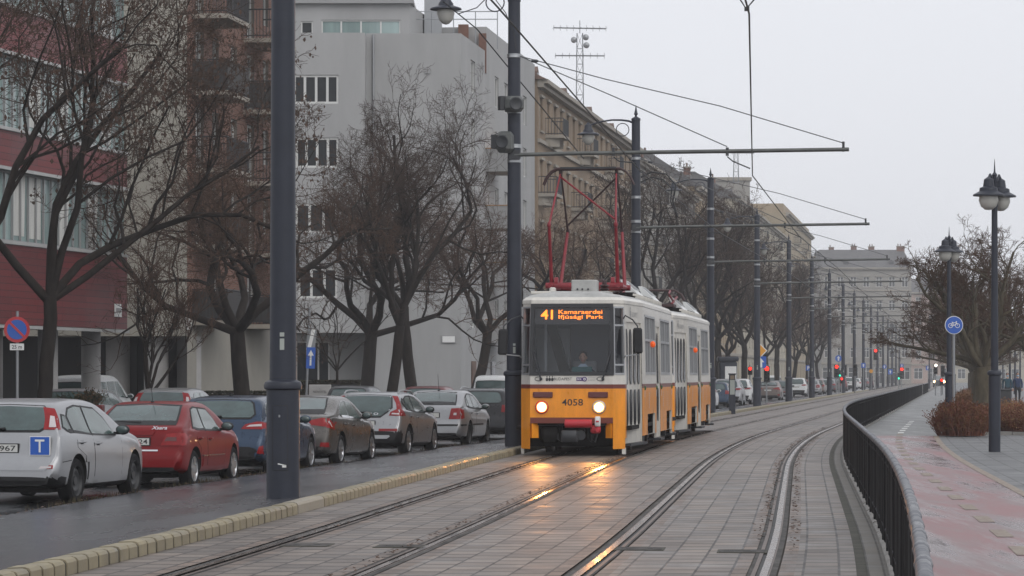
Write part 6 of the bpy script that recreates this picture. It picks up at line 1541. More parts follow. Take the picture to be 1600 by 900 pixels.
# ------------------------------------------------------------------ railing between the tracks and the cycle path
r = thing('guard_railing', 'long black bar railing curving between the tracks and the cycle path', 'railing', (0,0,0))
def FX(y): return K(y)+6.70
def railpts(z, y0, y1, dx=0): 
    out = []; y = y0
    while y < y1: out.append((FX(y)+dx, y, z)); y += 1.1 if y < 120 else 4
    out.append((FX(y1)+dx, y1, z)); return out
F0, F1 = 9.0, 250.0
g = MB(); g.tube(railpts(.92, F0, F1), .032, 10, 'rail_tube')
y = F0+.4
while y < 130:
    g.tube([(FX(y-.10),y-.10,.92),(FX(y-.07),y-.07,.92),(FX(y+.07),y+.07,.92),(FX(y+.10),y+.10,.92)], [.0325,.0365,.0365,.0325], 10, 'rail_tube'); y += .98
g.build('top_rail', r, smooth=50)
g = MB()
for z in (.20, .82): g.tube(railpts(z, F0, F1), .02, 6, 'black_iron')
g.build('cross_rail', r, smooth=50)
g = MB(); y = F0
while y < F1:
    st = .125 if y < 130 else .25
    jx = random.Random(int(y*100)).uniform(-.007,.007)
    g.boxb(FX(y)+jx-.015, FX(y)+jx+.015, y-.013*(1 if y < 130 else 2), y+.013*(1 if y < 130 else 2), .09, .90, 'black_iron' if random.Random(int(y*31)).random() < .6 else 'black_iron_glint'); y += st
g.build('bars', r)
g = MB(); y = F0
while y < 130: g.ellipsoid((FX(y),y,.215), (.022,.022,.022), 'rail_tube', 6, 4); y += .5
g.build('bolts', r)
y = F0+.5; n = 0
while y < F1 and n < 95:
    g = MB(); g.boxb(FX(y)-.017, FX(y)+.017, y-.02, y+.02, .03, .86, 'black_iron'); g.build('post', r); y += 2.0 if y < 110 else 4.0; n += 1
r2 = thing('guard_railing', 'short far piece of black railing beyond the gap in the long one', 'railing', (0,0,0)); g = MB()
g.tube(railpts(.92, 256, 300), .04, 6, 'rail_tube'); g.tube(railpts(.20, 256, 300), .03, 6, 'black_iron'); y = 256
while y < 300: g.boxb(FX(y)-.02, FX(y)+.02, y-.03, y+.03, .05, .9, 'black_iron'); y += .25
g.build('bars', r2)

# ------------------------------------------------------------------ lamp posts on the right
def lamp_post(label, x, y, h=5.9, double=True):
    r = thing('lamp_post', label, 'lamp post', (x, y, 0), group='lamp posts along the cycle path')
    g = MB(); g.lathe([(.125,-.05),(.125,1.62),(.155,1.64),(.160,1.68),(.14,1.72),(.08,1.74)], 26, 'pole_paint'); g.build('base', r, smooth=40)
    g = MB(); g.lathe([(.082,1.72),(.062,h-.75),(.075,h-.74),(.075,h-.68),(.05,h-.66),(.045,h-.1),(.06,h-.06),(.02,h),(.004,h+.28)], 22, 'pole_paint'); g.build('shaft', r, smooth=40)
    for s in (-1, 1):
        g = MB(); g.tube([(s*.04,s*.05,h-.2),(s*.12,s*.15,h-.06),(s*.16,s*.22,h-.14)], .028, 8, 'pole_paint')
        c = (s*.16,s*.22,h-.12); x0, y0, z0 = c
        g.lathe([(.03,0),(.10,-.05),(.12,-.20),(.19,-.23),(.20,-.30),(.33,-.37),(.335,-.40),(.20,-.41)], 22, 'pole_paint', c); la = g.build('lantern', r, smooth=40)
        g = MB(); g.lathe([(.20,-.41),(.21,-.50),(.165,-.62),(.08,-.69),(.001,-.70)], 20, 'lamp_glass', c); g.build('globe', la, smooth=60)
    return r
lamp_post('slate grey twin lantern lamp post nearest the camera at right', *ywp(1554,706,0), h=5.95)
lamp_post('slate grey lamp post with dark lanterns behind the bicycle sign', *ywp(1483,668,0), h=6.0)
for k, (Y, off) in enumerate(((124,9.3),(152,9.3),(180,9.3),(208,9.3),(240,9.3))): lamp_post('%s distant lamp post along the path behind the bare tree' % ('third','fourth','fifth','sixth','seventh')[k], K(Y)+off, Y, 6.0)
def slim_pole(label, x, y, h, r_=.06, m='pole_paint', grp=None):
    g = MB(); g.lathe([(r_*1.5,-.05),(r_*1.5,1.2),(r_,1.25),(r_*.8,h),(.01,h+.05)], 12, m, (x,y,0)); return tag(g.build('pole', smooth=40), label, 'pole', grp)
for k, (px, Y, h) in enumerate(((1578,230,9),(1586,270,9),(1594,310,9),(1567,340,9),(1348,420,8),(1452,380,9))): slim_pole('thin distant street pole, %s of the far group beyond the people' % ORD[k].replace('first and nearest','first') if k < 4 else ('thin grey far pole among the blue signs' if k == 4 else 'thin grey far pole above the railing end'), wx(px,Y), Y, h, .09, 'pole_paint', 'far street poles')

# ------------------------------------------------------------------ signs
def post(r, h, rad=.03, m='galv', z0=-.1):
    g = MB(); g.tube([(0,0,z0),(0,0,h)], rad, 12, m); g.build('post', r, smooth=50)
def bike(g, c, s, y):
    x, z = c
    for dx in (-.5,.5): g.tube([(x+s*(dx+.30*math.cos(t)), y, z+s*(-.18+.30*math.sin(t))) for t in [2*math.pi*k/20 for k in range(21)]], s*.045, 5, 'sign_white')
    F_ = [((-.5,-.18),(-.22,.22)),((-.22,.22),(.36,.26)),((.36,.26),(.5,-.18)),((-.5,-.18),(.02,-.18)),((.02,-.18),(-.22,.30)),((.02,-.18),(.36,.20)),((.34,.20),(.32,.42)),((.24,.44),(.44,.40)),((-.34,.32),(-.12,.32))]
    for a, b in F_: g.tube([(x+s*a[0],y,z+s*a[1]),(x+s*b[0],y,z+s*b[1])], s*.045, 5, 'sign_white')
xx, YY = ywp(1490,681,0)
r = thing('cycle_path_sign', 'round blue bicycle sign on a thin grey post beside the cycle path', 'road sign', (xx, YY, 0)); post(r, 3.22, .04)
g = MB(); g.lathe([(.245,0),(.245,-.02)], 36, 'sign_white', (0,-.05,2.98), axis='y'); g.lathe([(.228,-.02),(.228,-.026)], 36, 'sign_blue', (0,-.05,2.98), axis='y'); bike(g, (0,3.0), .185, -.082); g.build('sign_plate', r)
r = thing('no_parking_sign', 'round no parking sign with a 25 m plate at the left edge', 'road sign', (wx(27,70), 70, -.06)); post(r, 3.15, .035)
zc = wz(515,70)+.06
g = MB(); g.lathe([(.295,0),(.295,-.015)], 40, 'sign_red', (0,-.045,zc), axis='y'); g.lathe([(.225,-.015),(.225,-.02)], 40, 'sign_blue', (0,-.045,zc), axis='y'); g.box((0,-.068,zc),(.48,.008,.055),'sign_red',ry=R(45)); g.build('sign_plate', r)
g = MB(); zq = wz(542,70)+.06; g.box((0,-.05,zq),(.32,.015,.15),'sign_white'); text_fit(g, '25 m', (-.115,-.062,zq-.042), (1,0,0), (0,0,1), .23, .085, 'ink', bold=.01); g.build('distance_plate', r)
r = thing('one_way_sign', 'blue arrow sign under a turned street sign on a leaning post', 'road sign', (wx(477,104), 104, -.06)); r.rotation_euler = (0, R(2.2), 0)
post(r, 4.0, .04); g = MB(); g.box((.10,-.05,wz(559,104)+.06),(.30,.02,.72),'sign_blue'); zc = wz(559,104)+.06; g.prism([(-.03,-.26),(.03,-.26),(.03,.08),(.10,.08),(0,.27),(-.10,.08),(-.03,.08)], (.10,-.064,zc), (1,0,0), (0,0,1), (0,-.006,0), 'sign_white'); g.build('sign_plate', r)
g = MB(); g.box((.10,-.02,wz(530,104)+.1),(.30,.03,.70),'sign_back',ry=.06); g.box((.10,-.04,wz(530,104)+.1),(.12,.01,.66),'sign_white',ry=.2); g.build('turned_plate', r)
r = thing('hotel_sign', 'low pale grey hotel name board standing by the hedge', 'sign', (wx(500,110), 110, -.06)); g = MB(); z0, z1 = wz(640,110)+.06, wz(601,110)+.06
g.rbox((0,0,(z0+z1)/2),(.80,.16,z1-z0),'col_concrete',.02); g.build('board', r); g = MB(); text_fit(g, 'NOVOTEL', (-.24,-.085,z1-.30), (1,0,0), (0,0,1), .48, .085, 'ink'); g.prism([(-.05,0),(.05,0),(0,.05)], (0,-.085,z1-.17), (1,0,0), (0,0,1), (0,.003,0), 'frame_grey'); g.build('lettering', r)
r = thing('info_board', 'small dark framed notice board right of the hotel sign', 'sign', (wx(537,110.5), 110.5, -.06)); g = MB(); z1 = wz(601,110)+.06
for s in (-.4,.4): g.tube([(s,0,-.05),(s,0,z1)], .03, 6, 'dark_metal')
g.boxb(-.42,.42,-.02,.02,z1-.08,z1,'dark_metal'); g.build('frame', r); g = MB(); g.boxb(-.38,.38,-.03,.0,z1-.38,z1-.10,'sign_white'); g.boxb(-.36,.1,-.033,-.03,z1-.20,z1-.15,'frame_grey'); g.build('notice', r)
r = thing('notice_plate', 'small white notice on a stake behind the red hatchback', 'sign', (wx(303,84), 84, -.1)); g = MB(); g.tube([(0,0,0),(0,0,wz(612,84)+.1)], .02, 6, 'galv'); g.build('stake', r); g = MB(); g.box((0,-.03,wz(621,84)+.1),(.20,.015,.36),'sign_white'); 
for k in range(5): g.box((0,-.04,wz(621,84)+.2-k*.05),(.14,.004,.014),'frame_grey')
g.build('sign_plate', r)
for px, py, Y, lb in ((296,506,103.8,'white house number plate on the beige gable corner'),): g = MB(); g.boxb(wx(px,Y)-.1, wx(px,Y)+.1, Y-.25, Y-.22, wz(py,Y)-.2, wz(py,Y)+.2, 'sign_white'); g.boxb(wx(px,Y)-.06, wx(px,Y)+.06, Y-.255, Y-.25, wz(py,Y)-.08, wz(py,Y)+.05, 'frame_grey'); tag(g.build('name_plate'), lb, 'sign')
def arrow(g, x, y, z, s): g.prism([(-.12*s,-.42*s),(.12*s,-.42*s),(.12*s,.05*s),(.30*s,.05*s),(0,.42*s),(-.30*s,.05*s),(-.12*s,.05*s)], (x,y,z), (1,0,0), (0,0,1), (0,-.008,0), 'sign_white')
def far_sign(label, px, py, Y, shape, size, gz=-.2, name='road_sign'):
    r = thing(name, label, 'road sign', (wx(px,Y), Y, gz), group='far road signs'); z = wz(py,Y)-gz; post(r, z+size*.6, .04)
    g = MB()
    if shape == 'round_blue': g.lathe([(size/2,0),(size/2,-.02)], 24, 'sign_blue', (0,-.06,z), axis='y'); arrow(g, 0, -.083, z, size*.85)
    elif shape == 'round_yellow': g.lathe([(size/2,0),(size/2,-.02)], 24, 'sign_yellow', (0,-.06,z), axis='y')
    elif shape == 'square_blue': g.box((0,-.06,z),(size,.02,size*1.15),'sign_blue'); arrow(g, 0, -.073, z, size*.9)
    elif shape == 'parking': g.box((0,-.06,z),(size,.02,size),'sign_blue'); text_fit(g, 'P', (-size*.2,-.073,z-size*.33), (1,0,0), (0,0,1), size*.42, size*.66, 'sign_white', bold=.03)
    elif shape == 'diamond':
        g.box((0,-.06,z),(size,.02,size),'sign_white',ry=R(45)); g.box((0,-.073,z),(size*.82,.008,size*.82),'sign_yellow',ry=R(45))
    g.build('sign_plate', r); return r
r = far_sign('yellow diamond priority sign over a blue sign beside the fifth tram pole', 1188, 548, 172, 'diamond', .55)
g = MB(); z = wz(566,172)+.2; g.box((.02,-.06,z),(.60,.02,.66),'sign_blue'); g.prism([(-.10,-.3),(.10,-.3),(.10,.0),(.22,.0),(-.02,.28),(-.22,.0),(-.10,.0)], (-.0,-.073,z), (1,0,0), (0,0,1), (0,-.008,0), 'sign_white'); g.build('lane_plate', r)
far_sign('round blue arrow sign above the brightest red traffic light', 1310, 560, 288, 'round_blue', .62)
far_sign('blue parking sign left of the seventh tram pole', 1263, 575, 225, 'parking', .38)
far_sign('square blue sign beside the black traffic light heads', 1349, 571, 310, 'square_blue', .45)
far_sign('round yellow sign under the overhead red light', 1361, 580, 340, 'round_yellow', .42)
far_sign('round blue sign high between two far tram poles', 1382, 573, 370, 'round_blue', .50)
far_sign('square blue arrow sign lowest of the far blue signs', 1391, 581, 350, 'square_blue', .5)
far_sign('round blue sign above the far red and green lights', 1409, 571, 380, 'round_blue', .45)
far_sign('small pale blue plate near the far end of the railing', 1450, 575, 420, 'parking', .6)
# traffic lights
def signal(label, px, py, Y, lit='red', aspects=3, size=.30, side=False, gz=-.2, overhead=False, body='ink'):
    r = thing('traffic_light', label, 'traffic light', (wx(px,Y), Y, gz), group='traffic lights'); z = wz(py,Y)-gz
    g = MB(); g.tube([(.0,.12,-.1),(0,.12,z+.25)], .05, 8, 'galv'); 
    if overhead: g.tube([(0,.12,z+.2),(-2.2,.12,z+.3)], .04, 6, 'galv')
    g.build('post', r); h = size*1.05*aspects; top = z+size*.5
    g = MB(); g.rbox((0,0,top-h/2),(size*1.15,.2,h),'ink',.03)
    for k in range(aspects): g.lathe([(size*.45,0),(size*.45,-.16)], 14, 'ink', (0,-.10,top-size*.5-k*size*1.05), axis='y', cap=False)
    hd = g.build('signal_head', r)
    for k in range(aspects):
        c = ('red','amber','green')[k] if aspects == 3 else ('red','green')[k] if aspects == 2 else 'white'
        on = lit and (c == lit or lit == 'white' and k == 0); m = {'red':'red_lamp','green':'green_lamp','white':'white_lamp'}.get(lit) if on else 'dead_lamp'
        g = MB(); g.lathe([(size*.42,0),(size*.28,-.05),(.001,-.07)], 14, m, (0,-.10,top-size*.5-k*size*1.05), axis='y'); g.build('lens', hd, smooth=60)
    return r
signal('red traffic light left of the fifth tram pole', 1172, 576, 205, 'red', 2, .26)
signal('red traffic light right of the fifth tram pole with a dark back plate', 1198, 576, 190, 'red', 3, .32)
signal('brightest red traffic light below the round blue arrow sign', 1307, 573, 270, 'red', 3, .36)
signal('unlit traffic light head turned sideways next to the brightest red one', 1320, 573, 274, None, 3, .30)
signal('small red pedestrian light low between two tram poles', 1315, 592, 260, 'red', 2, .24)
signal('dark unlit traffic light heads left of the ninth tram pole', 1336, 572, 285, None, 3, .34)
signal('red traffic light hung highest over the far street', 1368, 548, 350, 'red', 3, .40, overhead=True)
signal('distant red traffic light right of the far blue signs', 1409, 577, 365, 'red', 3, .42)
signal('green lit light low beside the brightest red one', 1312, 580, 275, 'green', 3, .18)
signal('distant green light next to the far red one', 1404, 584, 362, 'green', 3, .26)
signal('tram signal with white lamp on a post at the end of the railing', 1462, 571, 250, 'white', 3, .26, gz=0)
signal('black signal head with a low red lamp right of the white tram signal', 1471, 594, 250, 'red', 2, .26, gz=0)
signal('dark signal head high above the low red lamp', 1473, 574, 262, None, 3, .30, gz=0)
# parking meter, poster column, rubbish bin
xx, YY = wx(1144,130), 130
r = thing('parking_meter', 'dark blue parking meter with pale panel behind the tram tail', 'parking meter', (xx, YY, -.03)); g = MB(); g.rbox((0,0,.85),(.26,.22,1.7),'sign_navy' if 'sign_navy' in MATS else 'pole_paint',.02); g.rbox((0,0,1.72),(.32,.28,.06),'dark_metal',.02); g.build('housing', r)
g = MB(); g.box((0,-.115,1.16),(.20,.012,.62),'sticker'); g.box((0,-.115,1.58),(.18,.012,.16),'yellow_paint'); g.build('panel', r)
r = thing('poster_column', 'blue and white poster kiosk under the trees behind the parking meter', 'kiosk', (wx(1137,190), 190, -.1)); g = MB(); g.rbox((0,0,1.3),(1.1,1.1,2.6),'sign_navy' if 'sign_navy' in MATS else 'pole_paint',.1); g.rbox((0,0,2.75),(1.3,1.3,.3),'pole_paint',.1); g.build('body', r)
g = MB(); g.box((.15,-.56,1.7),(.7,.02,1.2),'sign_white'); g.box((.3,-.575,1.6),(.2,.01,.5),'sign_red'); g.build('poster', r)
r = thing('litter_bin', 'dark grey litter bin beside the shrub bed on the right', 'bin', (wx(1569,128), 128, 0)); g = MB(); g.rbox((0,0,.5),(.55,.5,1.0),'frame_grey3' if 'frame_grey3' in MATS else 'dark_metal',.05); g.rbox((0,0,1.03),(.6,.55,.08),'dark_metal',.03); g.build('bin_body', r)
# ------------------------------------------------------------------ bare winter trees
mat('bark', (.024,.019,.016), .9, spec=.2, var=.4, vscale=6, bump=.5, bscale=18, stretch=(1,1,.3))
mat('bark_mossy', (.085,.070,.045), .88, var=.45, vscale=3.5, bump=.5, bscale=14, stretch=(1,1,.35))
mat('twig', (.060,.040,.030), .85, spec=.2)
mat('twig_brown', (.080,.048,.033), .85, spec=.2)
mat('dead_leaf', (.085,.050,.035), .85, var=.4, vscale=5)
def grow_tree(seed, H, tr, fork, limbs, spread=.9, up=.09, lens=(.42,.58,.60,.62,.6), kids=(7,7,6,5), rtw=.0075, droop=0.0, lean=(0,0), bark="bark", twig='twig', seeds=0, limb_dirs=None, top_limb=True, min_z=1.9, wob=.20, lr=1.0):
    rr = random.Random(seed); T = MB(); C = MB(); tips = []
    def wander(p, d, L, n, wob, upw):
        pts = [p.copy()]; d = d.normalized()
        for i in range(n):
            d = (d+Vector((rr.gauss(0,wob), rr.gauss(0,wob), rr.gauss(0,wob)*.8+upw))).normalized(); p = p+d*(L/n); pts.append(p.copy())
        return pts
    def at(pts, t):
        f = t*(len(pts)-1); i = min(int(f), len(pts)-2); q = pts[i].lerp(pts[i+1], f-i); return q, (pts[i+1]-pts[i]).normalized()
    def side(d, ang):
        a = d.orthogonal().normalized(); b = d.cross(a); t = rr.uniform(0, 6.283); v = a*math.cos(t)+b*math.sin(t)
        return (d*math.cos(ang)+v*math.sin(ang)).normalized()
    def branch(p, d, L, r, lv):
        if p.z > 0 and lv >= 2 and p.z+d.z*L < min_z: d.z = abs(d.z)*.4+.1
        n = (6,5,4,3,2)[min(lv-1,4)]; pts = wander(p, d, L, n, wob*(1+.25*lv), (up if lv < 4 else up*.5)-droop*max(0,lv-2))
        re = max(rtw*.8, r*.38); rs = [lerp(r, re, i/n) for i in range(n+1)]
        if lv == 1: T.tube(pts, rs, 8, bark, cap=False)
        else: C.tube(pts, rs, 6 if lv == 2 else (4 if lv == 3 else 3), bark if lv == 2 else twig, cap=False)
        if lv > len(kids):
            tips.append(pts[-1]); return
        k = kids[lv-1]; k = max(2, int(k*rr.uniform(.75,1.25)))
        for i in range(k):
            t = lerp(.22 if lv > 1 else .30, 1.0, (i+rr.uniform(.1,.9))/k); q, dd = at(pts, t)
            a = R(rr.uniform(24, 58)) if t < .93 else R(rr.uniform(5, 25)); nd = side(dd, a)
            nd.z += .10 if lv < 3 else 0.0
            branch(q, nd.normalized(), L*lens[min(lv,4)]*rr.uniform(.65,1.15)*(1.12-.45*t), max(rtw, lerp(r, re, t)*rr.uniform(.45,.62)), lv+1)
    base = Vector((0,0,-.1)); top = Vector((lean[0], lean[1], fork)); n = 7; pts = []
    for i in range(n+1):
        t = i/n; pts.append(base.lerp(top, t)+Vector((rr.gauss(0,.035)*t*fork*.2+lean[0]*.15*math.sin(math.pi*t), rr.gauss(0,.035)*t*fork*.2, 0)))
    rs = [tr*(1.5 if i == 0 else (1.12 if i == 1 else 1.0-.16*i/n)) for i in range(n+1)]
    T.tube(pts, rs, 14, bark); tp = pts[-1]
    dirs = limb_dirs or [(math.cos(6.283*i/limbs+rr.uniform(-.4,.4))*spread, math.sin(6.283*i/limbs+rr.uniform(-.4,.4))*spread, rr.uniform(.75,1.25)) for i in range(limbs)]+([(rr.uniform(-.2,.2), rr.uniform(-.2,.2), 1.3)] if top_limb else [])
    LL_ = (H-fork)*.70
    for i, dv in enumerate(dirs):
        v = Vector(dv[:3]); s = dv[3] if len(dv) > 3 else rr.uniform(.85,1.1); q = tp-Vector((0,0,rr.uniform(0,.25)*min(fork*.2,.6)))
        branch(q, v.normalized(), LL_*s, tr*lr*rr.uniform(.48,.62), 1)
    for i in range(seeds):
        q = rr.choice(tips)+Vector((rr.uniform(-.05,.05), rr.uniform(-.05,.05), -.05)); a = rr.uniform(0,3.14); s = rr.uniform(.022,.050); c, sn = math.cos(a)*s, math.sin(a)*s; h = s*rr.uniform(1.8,3.2)
        C.add([(q.x,q.y,q.z),(q.x+c,q.y+sn,q.z-h*.5),(q.x,q.y,q.z-h),(q.x-c,q.y-sn,q.z-h*.5),(q.x-sn,q.y+c,q.z-h*.45)], [(0,1,2,3),(0,4,2)], 'dead_leaf')
    return T.mesh('trunk', 60), C.mesh('crown')
def tree(meshes, label, x, y, z=-.07, rz=0.0, s=1.0, name='bare_tree', grp='bare street trees', sz=None):
    r = thing(name, label, 'tree', (x, y, z), rz, grp); r.scale = (s, s, sz or s)
    t = link('trunk', meshes[0], r); link('crown', meshes[1], r); return r
TA = grow_tree(11, 13.2, .19, 3.6, 4, kids=(7,7,6,5), seeds=3400, rtw=.0058, lens=(.42,.62,.62,.62,.6), limb_dirs=[(-.75,.1,1.0,1.05),(.35,.3,1.3,1.1),(.95,-.1,.62,1.0),(1.1,.35,.95,1.0),(-.3,-.5,1.2,.9),(.1,-.1,1.4,1.0)], lean=(.25,.0))
TB = grow_tree(23, 10.6, .27, 3.1, 5, kids=(8,7,6,5), rtw=.0060, lens=(.42,.60,.62,.62,.6), spread=1.25, up=.07, lean=(-.35,0), seeds=300, twig='twig_brown')
TC = grow_tree(37, 12.8, .24, 3.9, 4, kids=(7,7,6,5), rtw=.0060, lens=(.42,.60,.62,.62,.6), spread=.80, up=.10, lean=(.65,0), twig='twig')
TD = grow_tree(58, 11.2, .23, 3.4, 4, kids=(7,7,6,5), rtw=.0062, lens=(.42,.60,.62,.62,.6), spread=1.0, up=.08, lean=(.9,.2), twig='twig_brown')
TE = grow_tree(71, 13.5, .26, 4.2, 5, kids=(7,7,6,4), rtw=.0095, spread=.85, up=.14, wob=.22)
TS_ = grow_tree(5, 5.6, .09, 1.1, 6, kids=(7,6,5), rtw=.008, spread=.45, up=.3, twig='twig_brown', min_z=.6)
TY_ = grow_tree(9, 6.0, .055, 1.9, 5, kids=(6,4), rtw=.008, spread=.7, up=.09, lens=(.4,.5,.5,.5,.5), min_z=.9)
TP = grow_tree(83, 7.7, .34, 1.9, 8, lr=.55, kids=(7,6,6,5), rtw=.0060, spread=1.0, up=.06, bark='bark_mossy', twig='twig_brown', min_z=2.0, lens=(.4,.50,.55,.6,.6),
    limb_dirs=[(-1,-.2,.95,.9),(-.8,.6,1.2,.95),(-.35,-.7,1.3,.95),(.3,-.5,1.4,1.0),(.9,-.2,.9,1.0),(.7,.6,1.1,.95),(0,.4,1.5,1.0),(-.55,0,1.25,.95),(.45,.1,1.2,1.0),(1.1,.3,.65,.9),(-1.1,.2,.6,.8)])
def txy(px, Y): return wx(px, Y), Y
tree(TA, 'large bare tree with hanging seed pods in front of the red clad building', *txy(62,74))
tree(TA, 'bare tree crown reaching in from the left edge above the silver hatchback', *txy(-75,64), rz=2.3, s=.95)
tree(TS_, 'slender many stemmed bare tree by the columns behind the red hatchback', *txy(232,90), s=1.0)
tree(TB, 'bare tree with thick leaning trunk in front of the brick balconies', *txy(388,94), rz=.2, s=1.0)
tree(TC, 'bare tree left of the pair in front of the blank grey wall', *txy(602,117), rz=.4, s=.92)
tree(TC, 'tall upright bare tree, right of the pair in front of the grey wall', *txy(652,121), rz=2.6, s=1.02, sz=1.13)
tree(TD, 'bare tree leaning right beside the grey block street facade', *txy(728,134), rz=-.15, s=1.05)
tree(TB, 'wide bare tree in the second row behind the pair by the grey wall', *txy(566,128), rz=2.9, s=1.12)
tree(TY_, 'thin young bare tree by the hedge and hotel board', *txy(527,112), name='young_tree')
tree(TE, 'big bare tree standing up behind the third and fourth tram poles', *txy(1018,186), rz=1.0, s=1.15)
tree(TD, 'bare tree between the second and third tram poles', *txy(905,165), rz=2.0, s=1.15)
tree(TE, 'bare tree directly behind the fourth tram pole', *txy(1095,205), rz=2.2, s=1.12)
k = 0
for px, Y, s, rz in ((1122,222,1.05,.5),(1155,236,1.0,3.0),(1163,226,.95,4.2),(1200,250,.95,1.5),(1214,262,.95,2.4),(1236,278,.9,5),(1262,300,.85,.8),(1284,330,.9,3.6)):
    nm = ('first','second','third','fourth','fifth','sixth','seventh','eighth')[k]; k += 1
    tree(TE if k % 2 else TD, '%s of the smaller far bare trees along the street, counted from the tram' % nm, *txy(px,Y), rz=rz, s=s)
tree(TP, 'broad mossy pollarded tree in the shrub bed at right', wx(1538,100), 100, 0, 0, 1.0, grp='pollarded trees in the bed')
tree(TP, 'second pollarded tree directly behind the broad mossy one', wx(1530,115), 115, 0, 2.2, .95, grp='pollarded trees in the bed')
tree(TP, 'pollarded tree behind the right edge with branches over the pavement', wx(1622,108), 108, 0, 4.0, .95, grp='pollarded trees in the bed')
for k, Y in enumerate((150,172,196,222)): tree(TP, '%s hazy bare tree in the row behind the pollarded ones' % ('first','second','third','fourth')[k], K(Y)+10.6, Y, 0, k*1.3, .95, grp='pollarded trees in the bed')

# ------------------------------------------------------------------ planting bed, shrubs, hedges
g = strip(MB(), 9.12, 11.75, 'dirt', z=.02, y0=83.9, y1=300); tag(g.build('bed_ground'), kind='structure')
g = MB(); rnd = random.Random(8)
x0, x1 = K(83.6)+9.0, K(83.6)+11.9; x = x0
while x < x1: g.boxb(x, min(x+.48, x1), 83.5, 83.65, -.02, .10+rnd.uniform(-.01,.01), 'kerb_grey'); x += .5
y = 83.66
while y < 300:
    for o in (9.0, 11.76): g.prism([(o,-.02),(o+.13,-.02),(o+.13,.10),(o,.10)], (K(y),y,0), (1,0,0), (0,0,1), (K(y+.98)-K(y),.97,0), 'kerb_grey')
    y += 1.0
tag(g.build('bed_kerb'), kind='structure')
g = MB(); rnd = random.Random(12)
for i in range(4200):
    y = 83.8+rnd.random()**1.6*60; o = 9.15+rnd.random()**2*.5 if i % 3 else rnd.uniform(9.1,11.7); x = K(y)+o; a = rnd.uniform(0,6.28); s = rnd.uniform(.02,.06); c, sn = math.cos(a)*s, math.sin(a)*s; z = .03+rnd.uniform(0,.03)
    g.quad((x-c,y-sn,z),(x+sn,y-c,z+.01),(x+c,y+sn,z+.02),(x-sn,y+c,z+.01),'leaf_litter')
tag(g.build('leaf_litter'), 'fallen brown leaves on the soil of the shrub bed', 'leaves', kind='stuff')
mat('shrub_red', (.155,.048,.022), .85, var=.35, vscale=7)
mat('shrub_ochre', (.18,.095,.035), .85, var=.3, vscale=7)
mat('hedge_green', (.035,.042,.020), .85, var=.5, vscale=7)
mat('hedge_brown', (.060,.045,.026), .85, var=.4, vscale=7)
def shrub_mesh(seed, w_, d_, h_, n, m1, m2):
    rr = random.Random(seed); g = MB(); st = MB()
    for i in range(n):
        a = rr.uniform(0,6.283); q = math.sqrt(rr.random()); bx, by = math.cos(a)*q*w_*.42, math.sin(a)*q*d_*.42
        hh = h_*(1-.35*q*q)*rr.uniform(.55,1.08); tx, ty = bx*1.25+rr.gauss(0,.07), by*1.25+rr.gauss(0,.07)
        mid = Vector((lerp(bx,tx,.5)+rr.gauss(0,.03), lerp(by,ty,.5)+rr.gauss(0,.03), hh*.5)); g.tube([(bx,by,0),mid,(tx,ty,hh)], [.010,.008,.005], 3, m1, cap=False)
        for k in range(7):
            t = rr.uniform(.25,1); p = Vector((lerp(bx,tx,t), lerp(by,ty,t), hh*t)); e = p+Vector((rr.gauss(0,.08), rr.gauss(0,.08), rr.uniform(.02,.14))); g.tube([p,e], [.007,.004], 3, m1 if rr.random() < .6 else m2, cap=False)
            s = .018; g.quad((e.x-s,e.y,e.z),(e.x,e.y-s,e.z+s),(e.x+s,e.y,e.z+.01),(e.x,e.y+s,e.z-s), m2 if rr.random() < .5 else m1)
    return g.mesh('stems')
SH = [shrub_mesh(1,1.5,1.4,.95,620,'shrub_red','shrub_ochre'), shrub_mesh(2,1.3,1.4,.80,560,'shrub_red','shrub_red'), shrub_mesh(3,1.5,1.5,.9,560,'shrub_ochre','shrub_red')]
i = 0
for px, py, s, lb in ((1502,676,1.0,'red brown bare shrub left of the tree at the front of the bed'),(1524,673,.95,'red brown bare shrub directly in front of the tree trunk'),(1578,672,1.0,'rust brown shrub right of the nearest lamp post'),(1598,673,.9,'rust brown shrub at the right frame edge'),(1512,655,.9,'taller rust shrub in the second row left of the trunk'),(1496,648,.85,'rust shrub between the two lamp posts further back'),(1560,660,.8,'dark rust shrub half hidden by the nearest lamp post'),(1508,638,.9,'distant ochre shrub far back in the bed')):
    x, Y = ywp(px, py+6, 0); o = link('shrub', SH[i % 3], None, (x, Y, .02), i*1.1); o.scale = (s, s, s); tag(o, lb, 'shrub', 'red brown shrubs in the bed'); i += 1
for k, Y in enumerate((118,128,140,152,166)): o = link('shrub', SH[2], None, (K(Y)+10.2, Y, .02), k*1.7); tag(o, '%s of the ochre shrubs far back behind the tree trunk' % ('nearest','second','third','fourth','farthest')[k], 'shrub', 'red brown shrubs in the bed')
def hedge(label, x0, x1, y0, y1, h, n, seed, m=('hedge_green','hedge_brown')):
    rr = random.Random(seed); g = MB()
    for i in range(n):
        f = rr.random(); x = rr.uniform(x0, x1); y = rr.uniform(y0, y1); z = rr.uniform(.05, h)
        if f < .45: y = y0+abs(rr.gauss(0,.04))
        elif f < .75: z = h-abs(rr.gauss(0,.05))
        a, b = rr.uniform(0,6.28), rr.uniform(-.8,.8); s = rr.uniform(.03,.06); u = Vector((math.cos(a), math.sin(a), b)).normalized()*s; v = Vector((-math.sin(a), math.cos(a), rr.uniform(-.6,.6))).normalized()*s*.6; p = Vector((x,y,z))
        g.quad(p-u, p-v, p+u, p+v, m[0] if rr.random() < .6 else m[1])
    g.boxb(x0+.06, x1-.06, y0+.06, y1-.06, 0, h-.1, m[1]); o = g.build('hedge'); o.location.z = -.08; return tag(o, label, 'hedge')
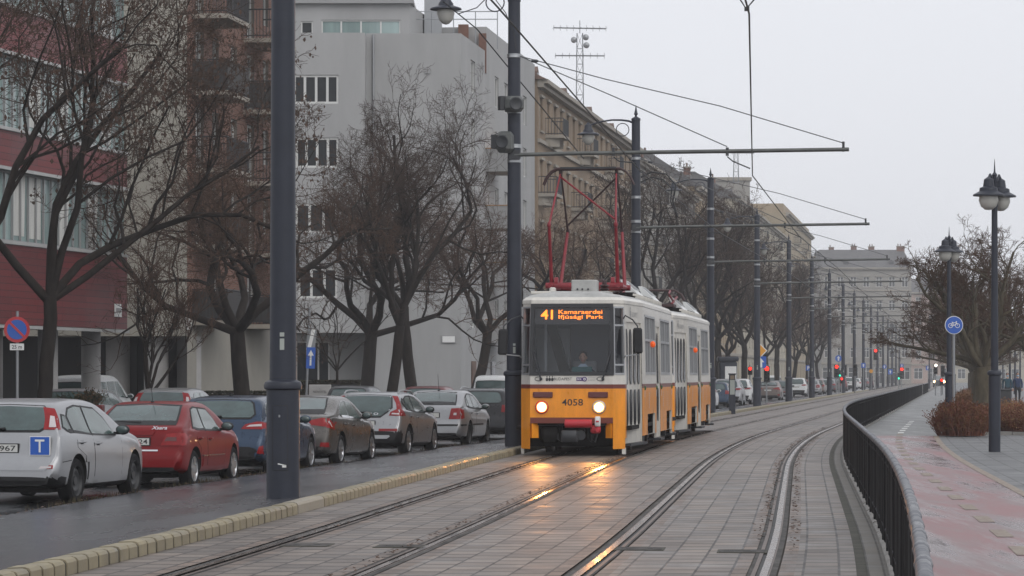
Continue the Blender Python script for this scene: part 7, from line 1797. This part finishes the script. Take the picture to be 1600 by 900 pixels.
hedge('clipped green hedge behind the hotel name board', wx(466,113), wx(562,113), 113, 114.4, wz(594,113)+.08, 7000, 1)
hedge('low dark hedge under the columns left of the nearest pole', wx(318,100), wx(430,100), 100, 101, wz(611,100)+.08, 5000, 2)
r = thing('planter', 'dark red planter box with dry grasses at the red building columns', 'planter', (wx(140,82), 82, -.06)); g = MB(); g.rbox((0,0,.45),(.75,.5,.9),'red_clad',.03); g.build('box', r)
o = link('grasses', shrub_mesh(7,.7,.5,.42,90,'hedge_green','shrub_ochre'), r, (0,0,.85))
r = thing('planter', 'planter with evergreen and straw grasses behind the silver hatchback roof', 'planter', (wx(100,80), 80, -.06)); g = MB(); g.rbox((0,0,.40),(.6,.5,.8),'red_clad',.03); g.build('box', r); link('grasses', shrub_mesh(8,.6,.5,.4,90,'hedge_green','hedge_green'), r, (0,0,.75))
mat('weed', (.045,.036,.014), .85)
g = MB(); rnd = random.Random(33)
for i in range(380):
    y = rnd.choice((rnd.gauss(43,1.5), rnd.gauss(51,1.6), rnd.gauss(57,2.5), rnd.gauss(74,3))); x = K(y)+SWL(y)+rnd.gauss(-.02,.05); a = rnd.uniform(0,6.28); h = rnd.uniform(.03,.10); dx, dy = math.cos(a)*.02, math.sin(a)*.02
    g.quad((x-.006,y,-.14),(x+.006,y,-.14),(x+dx+.002,y+dy,-.14+h),(x+dx-.002,y+dy,-.14+h),'weed')
tag(g.build('weeds'), 'thin weeds in the joint along the parked car side of the pavement', 'weeds', kind='stuff')

# ------------------------------------------------------------------ the damp air
hz = bpy.data.materials.new('haze'); hz.use_nodes = True; n = hz.node_tree.nodes; l = hz.node_tree.links; n.remove(n['Principled BSDF'])
pv = n.new('ShaderNodeVolumePrincipled'); pv.inputs['Color'].default_value = (.93,.94,.965,1); pv.inputs['Density'].default_value = 0.00048; pv.inputs['Anisotropy'].default_value = .15
l.new(pv.outputs[0], n['Material Output'].inputs['Volume']); MATS['haze'] = hz
g = MB(); g.boxb(-430, 650, -30, 910, -1.4, 34, 'haze'); o = g.build('haze'); tag(o, kind='stuff')
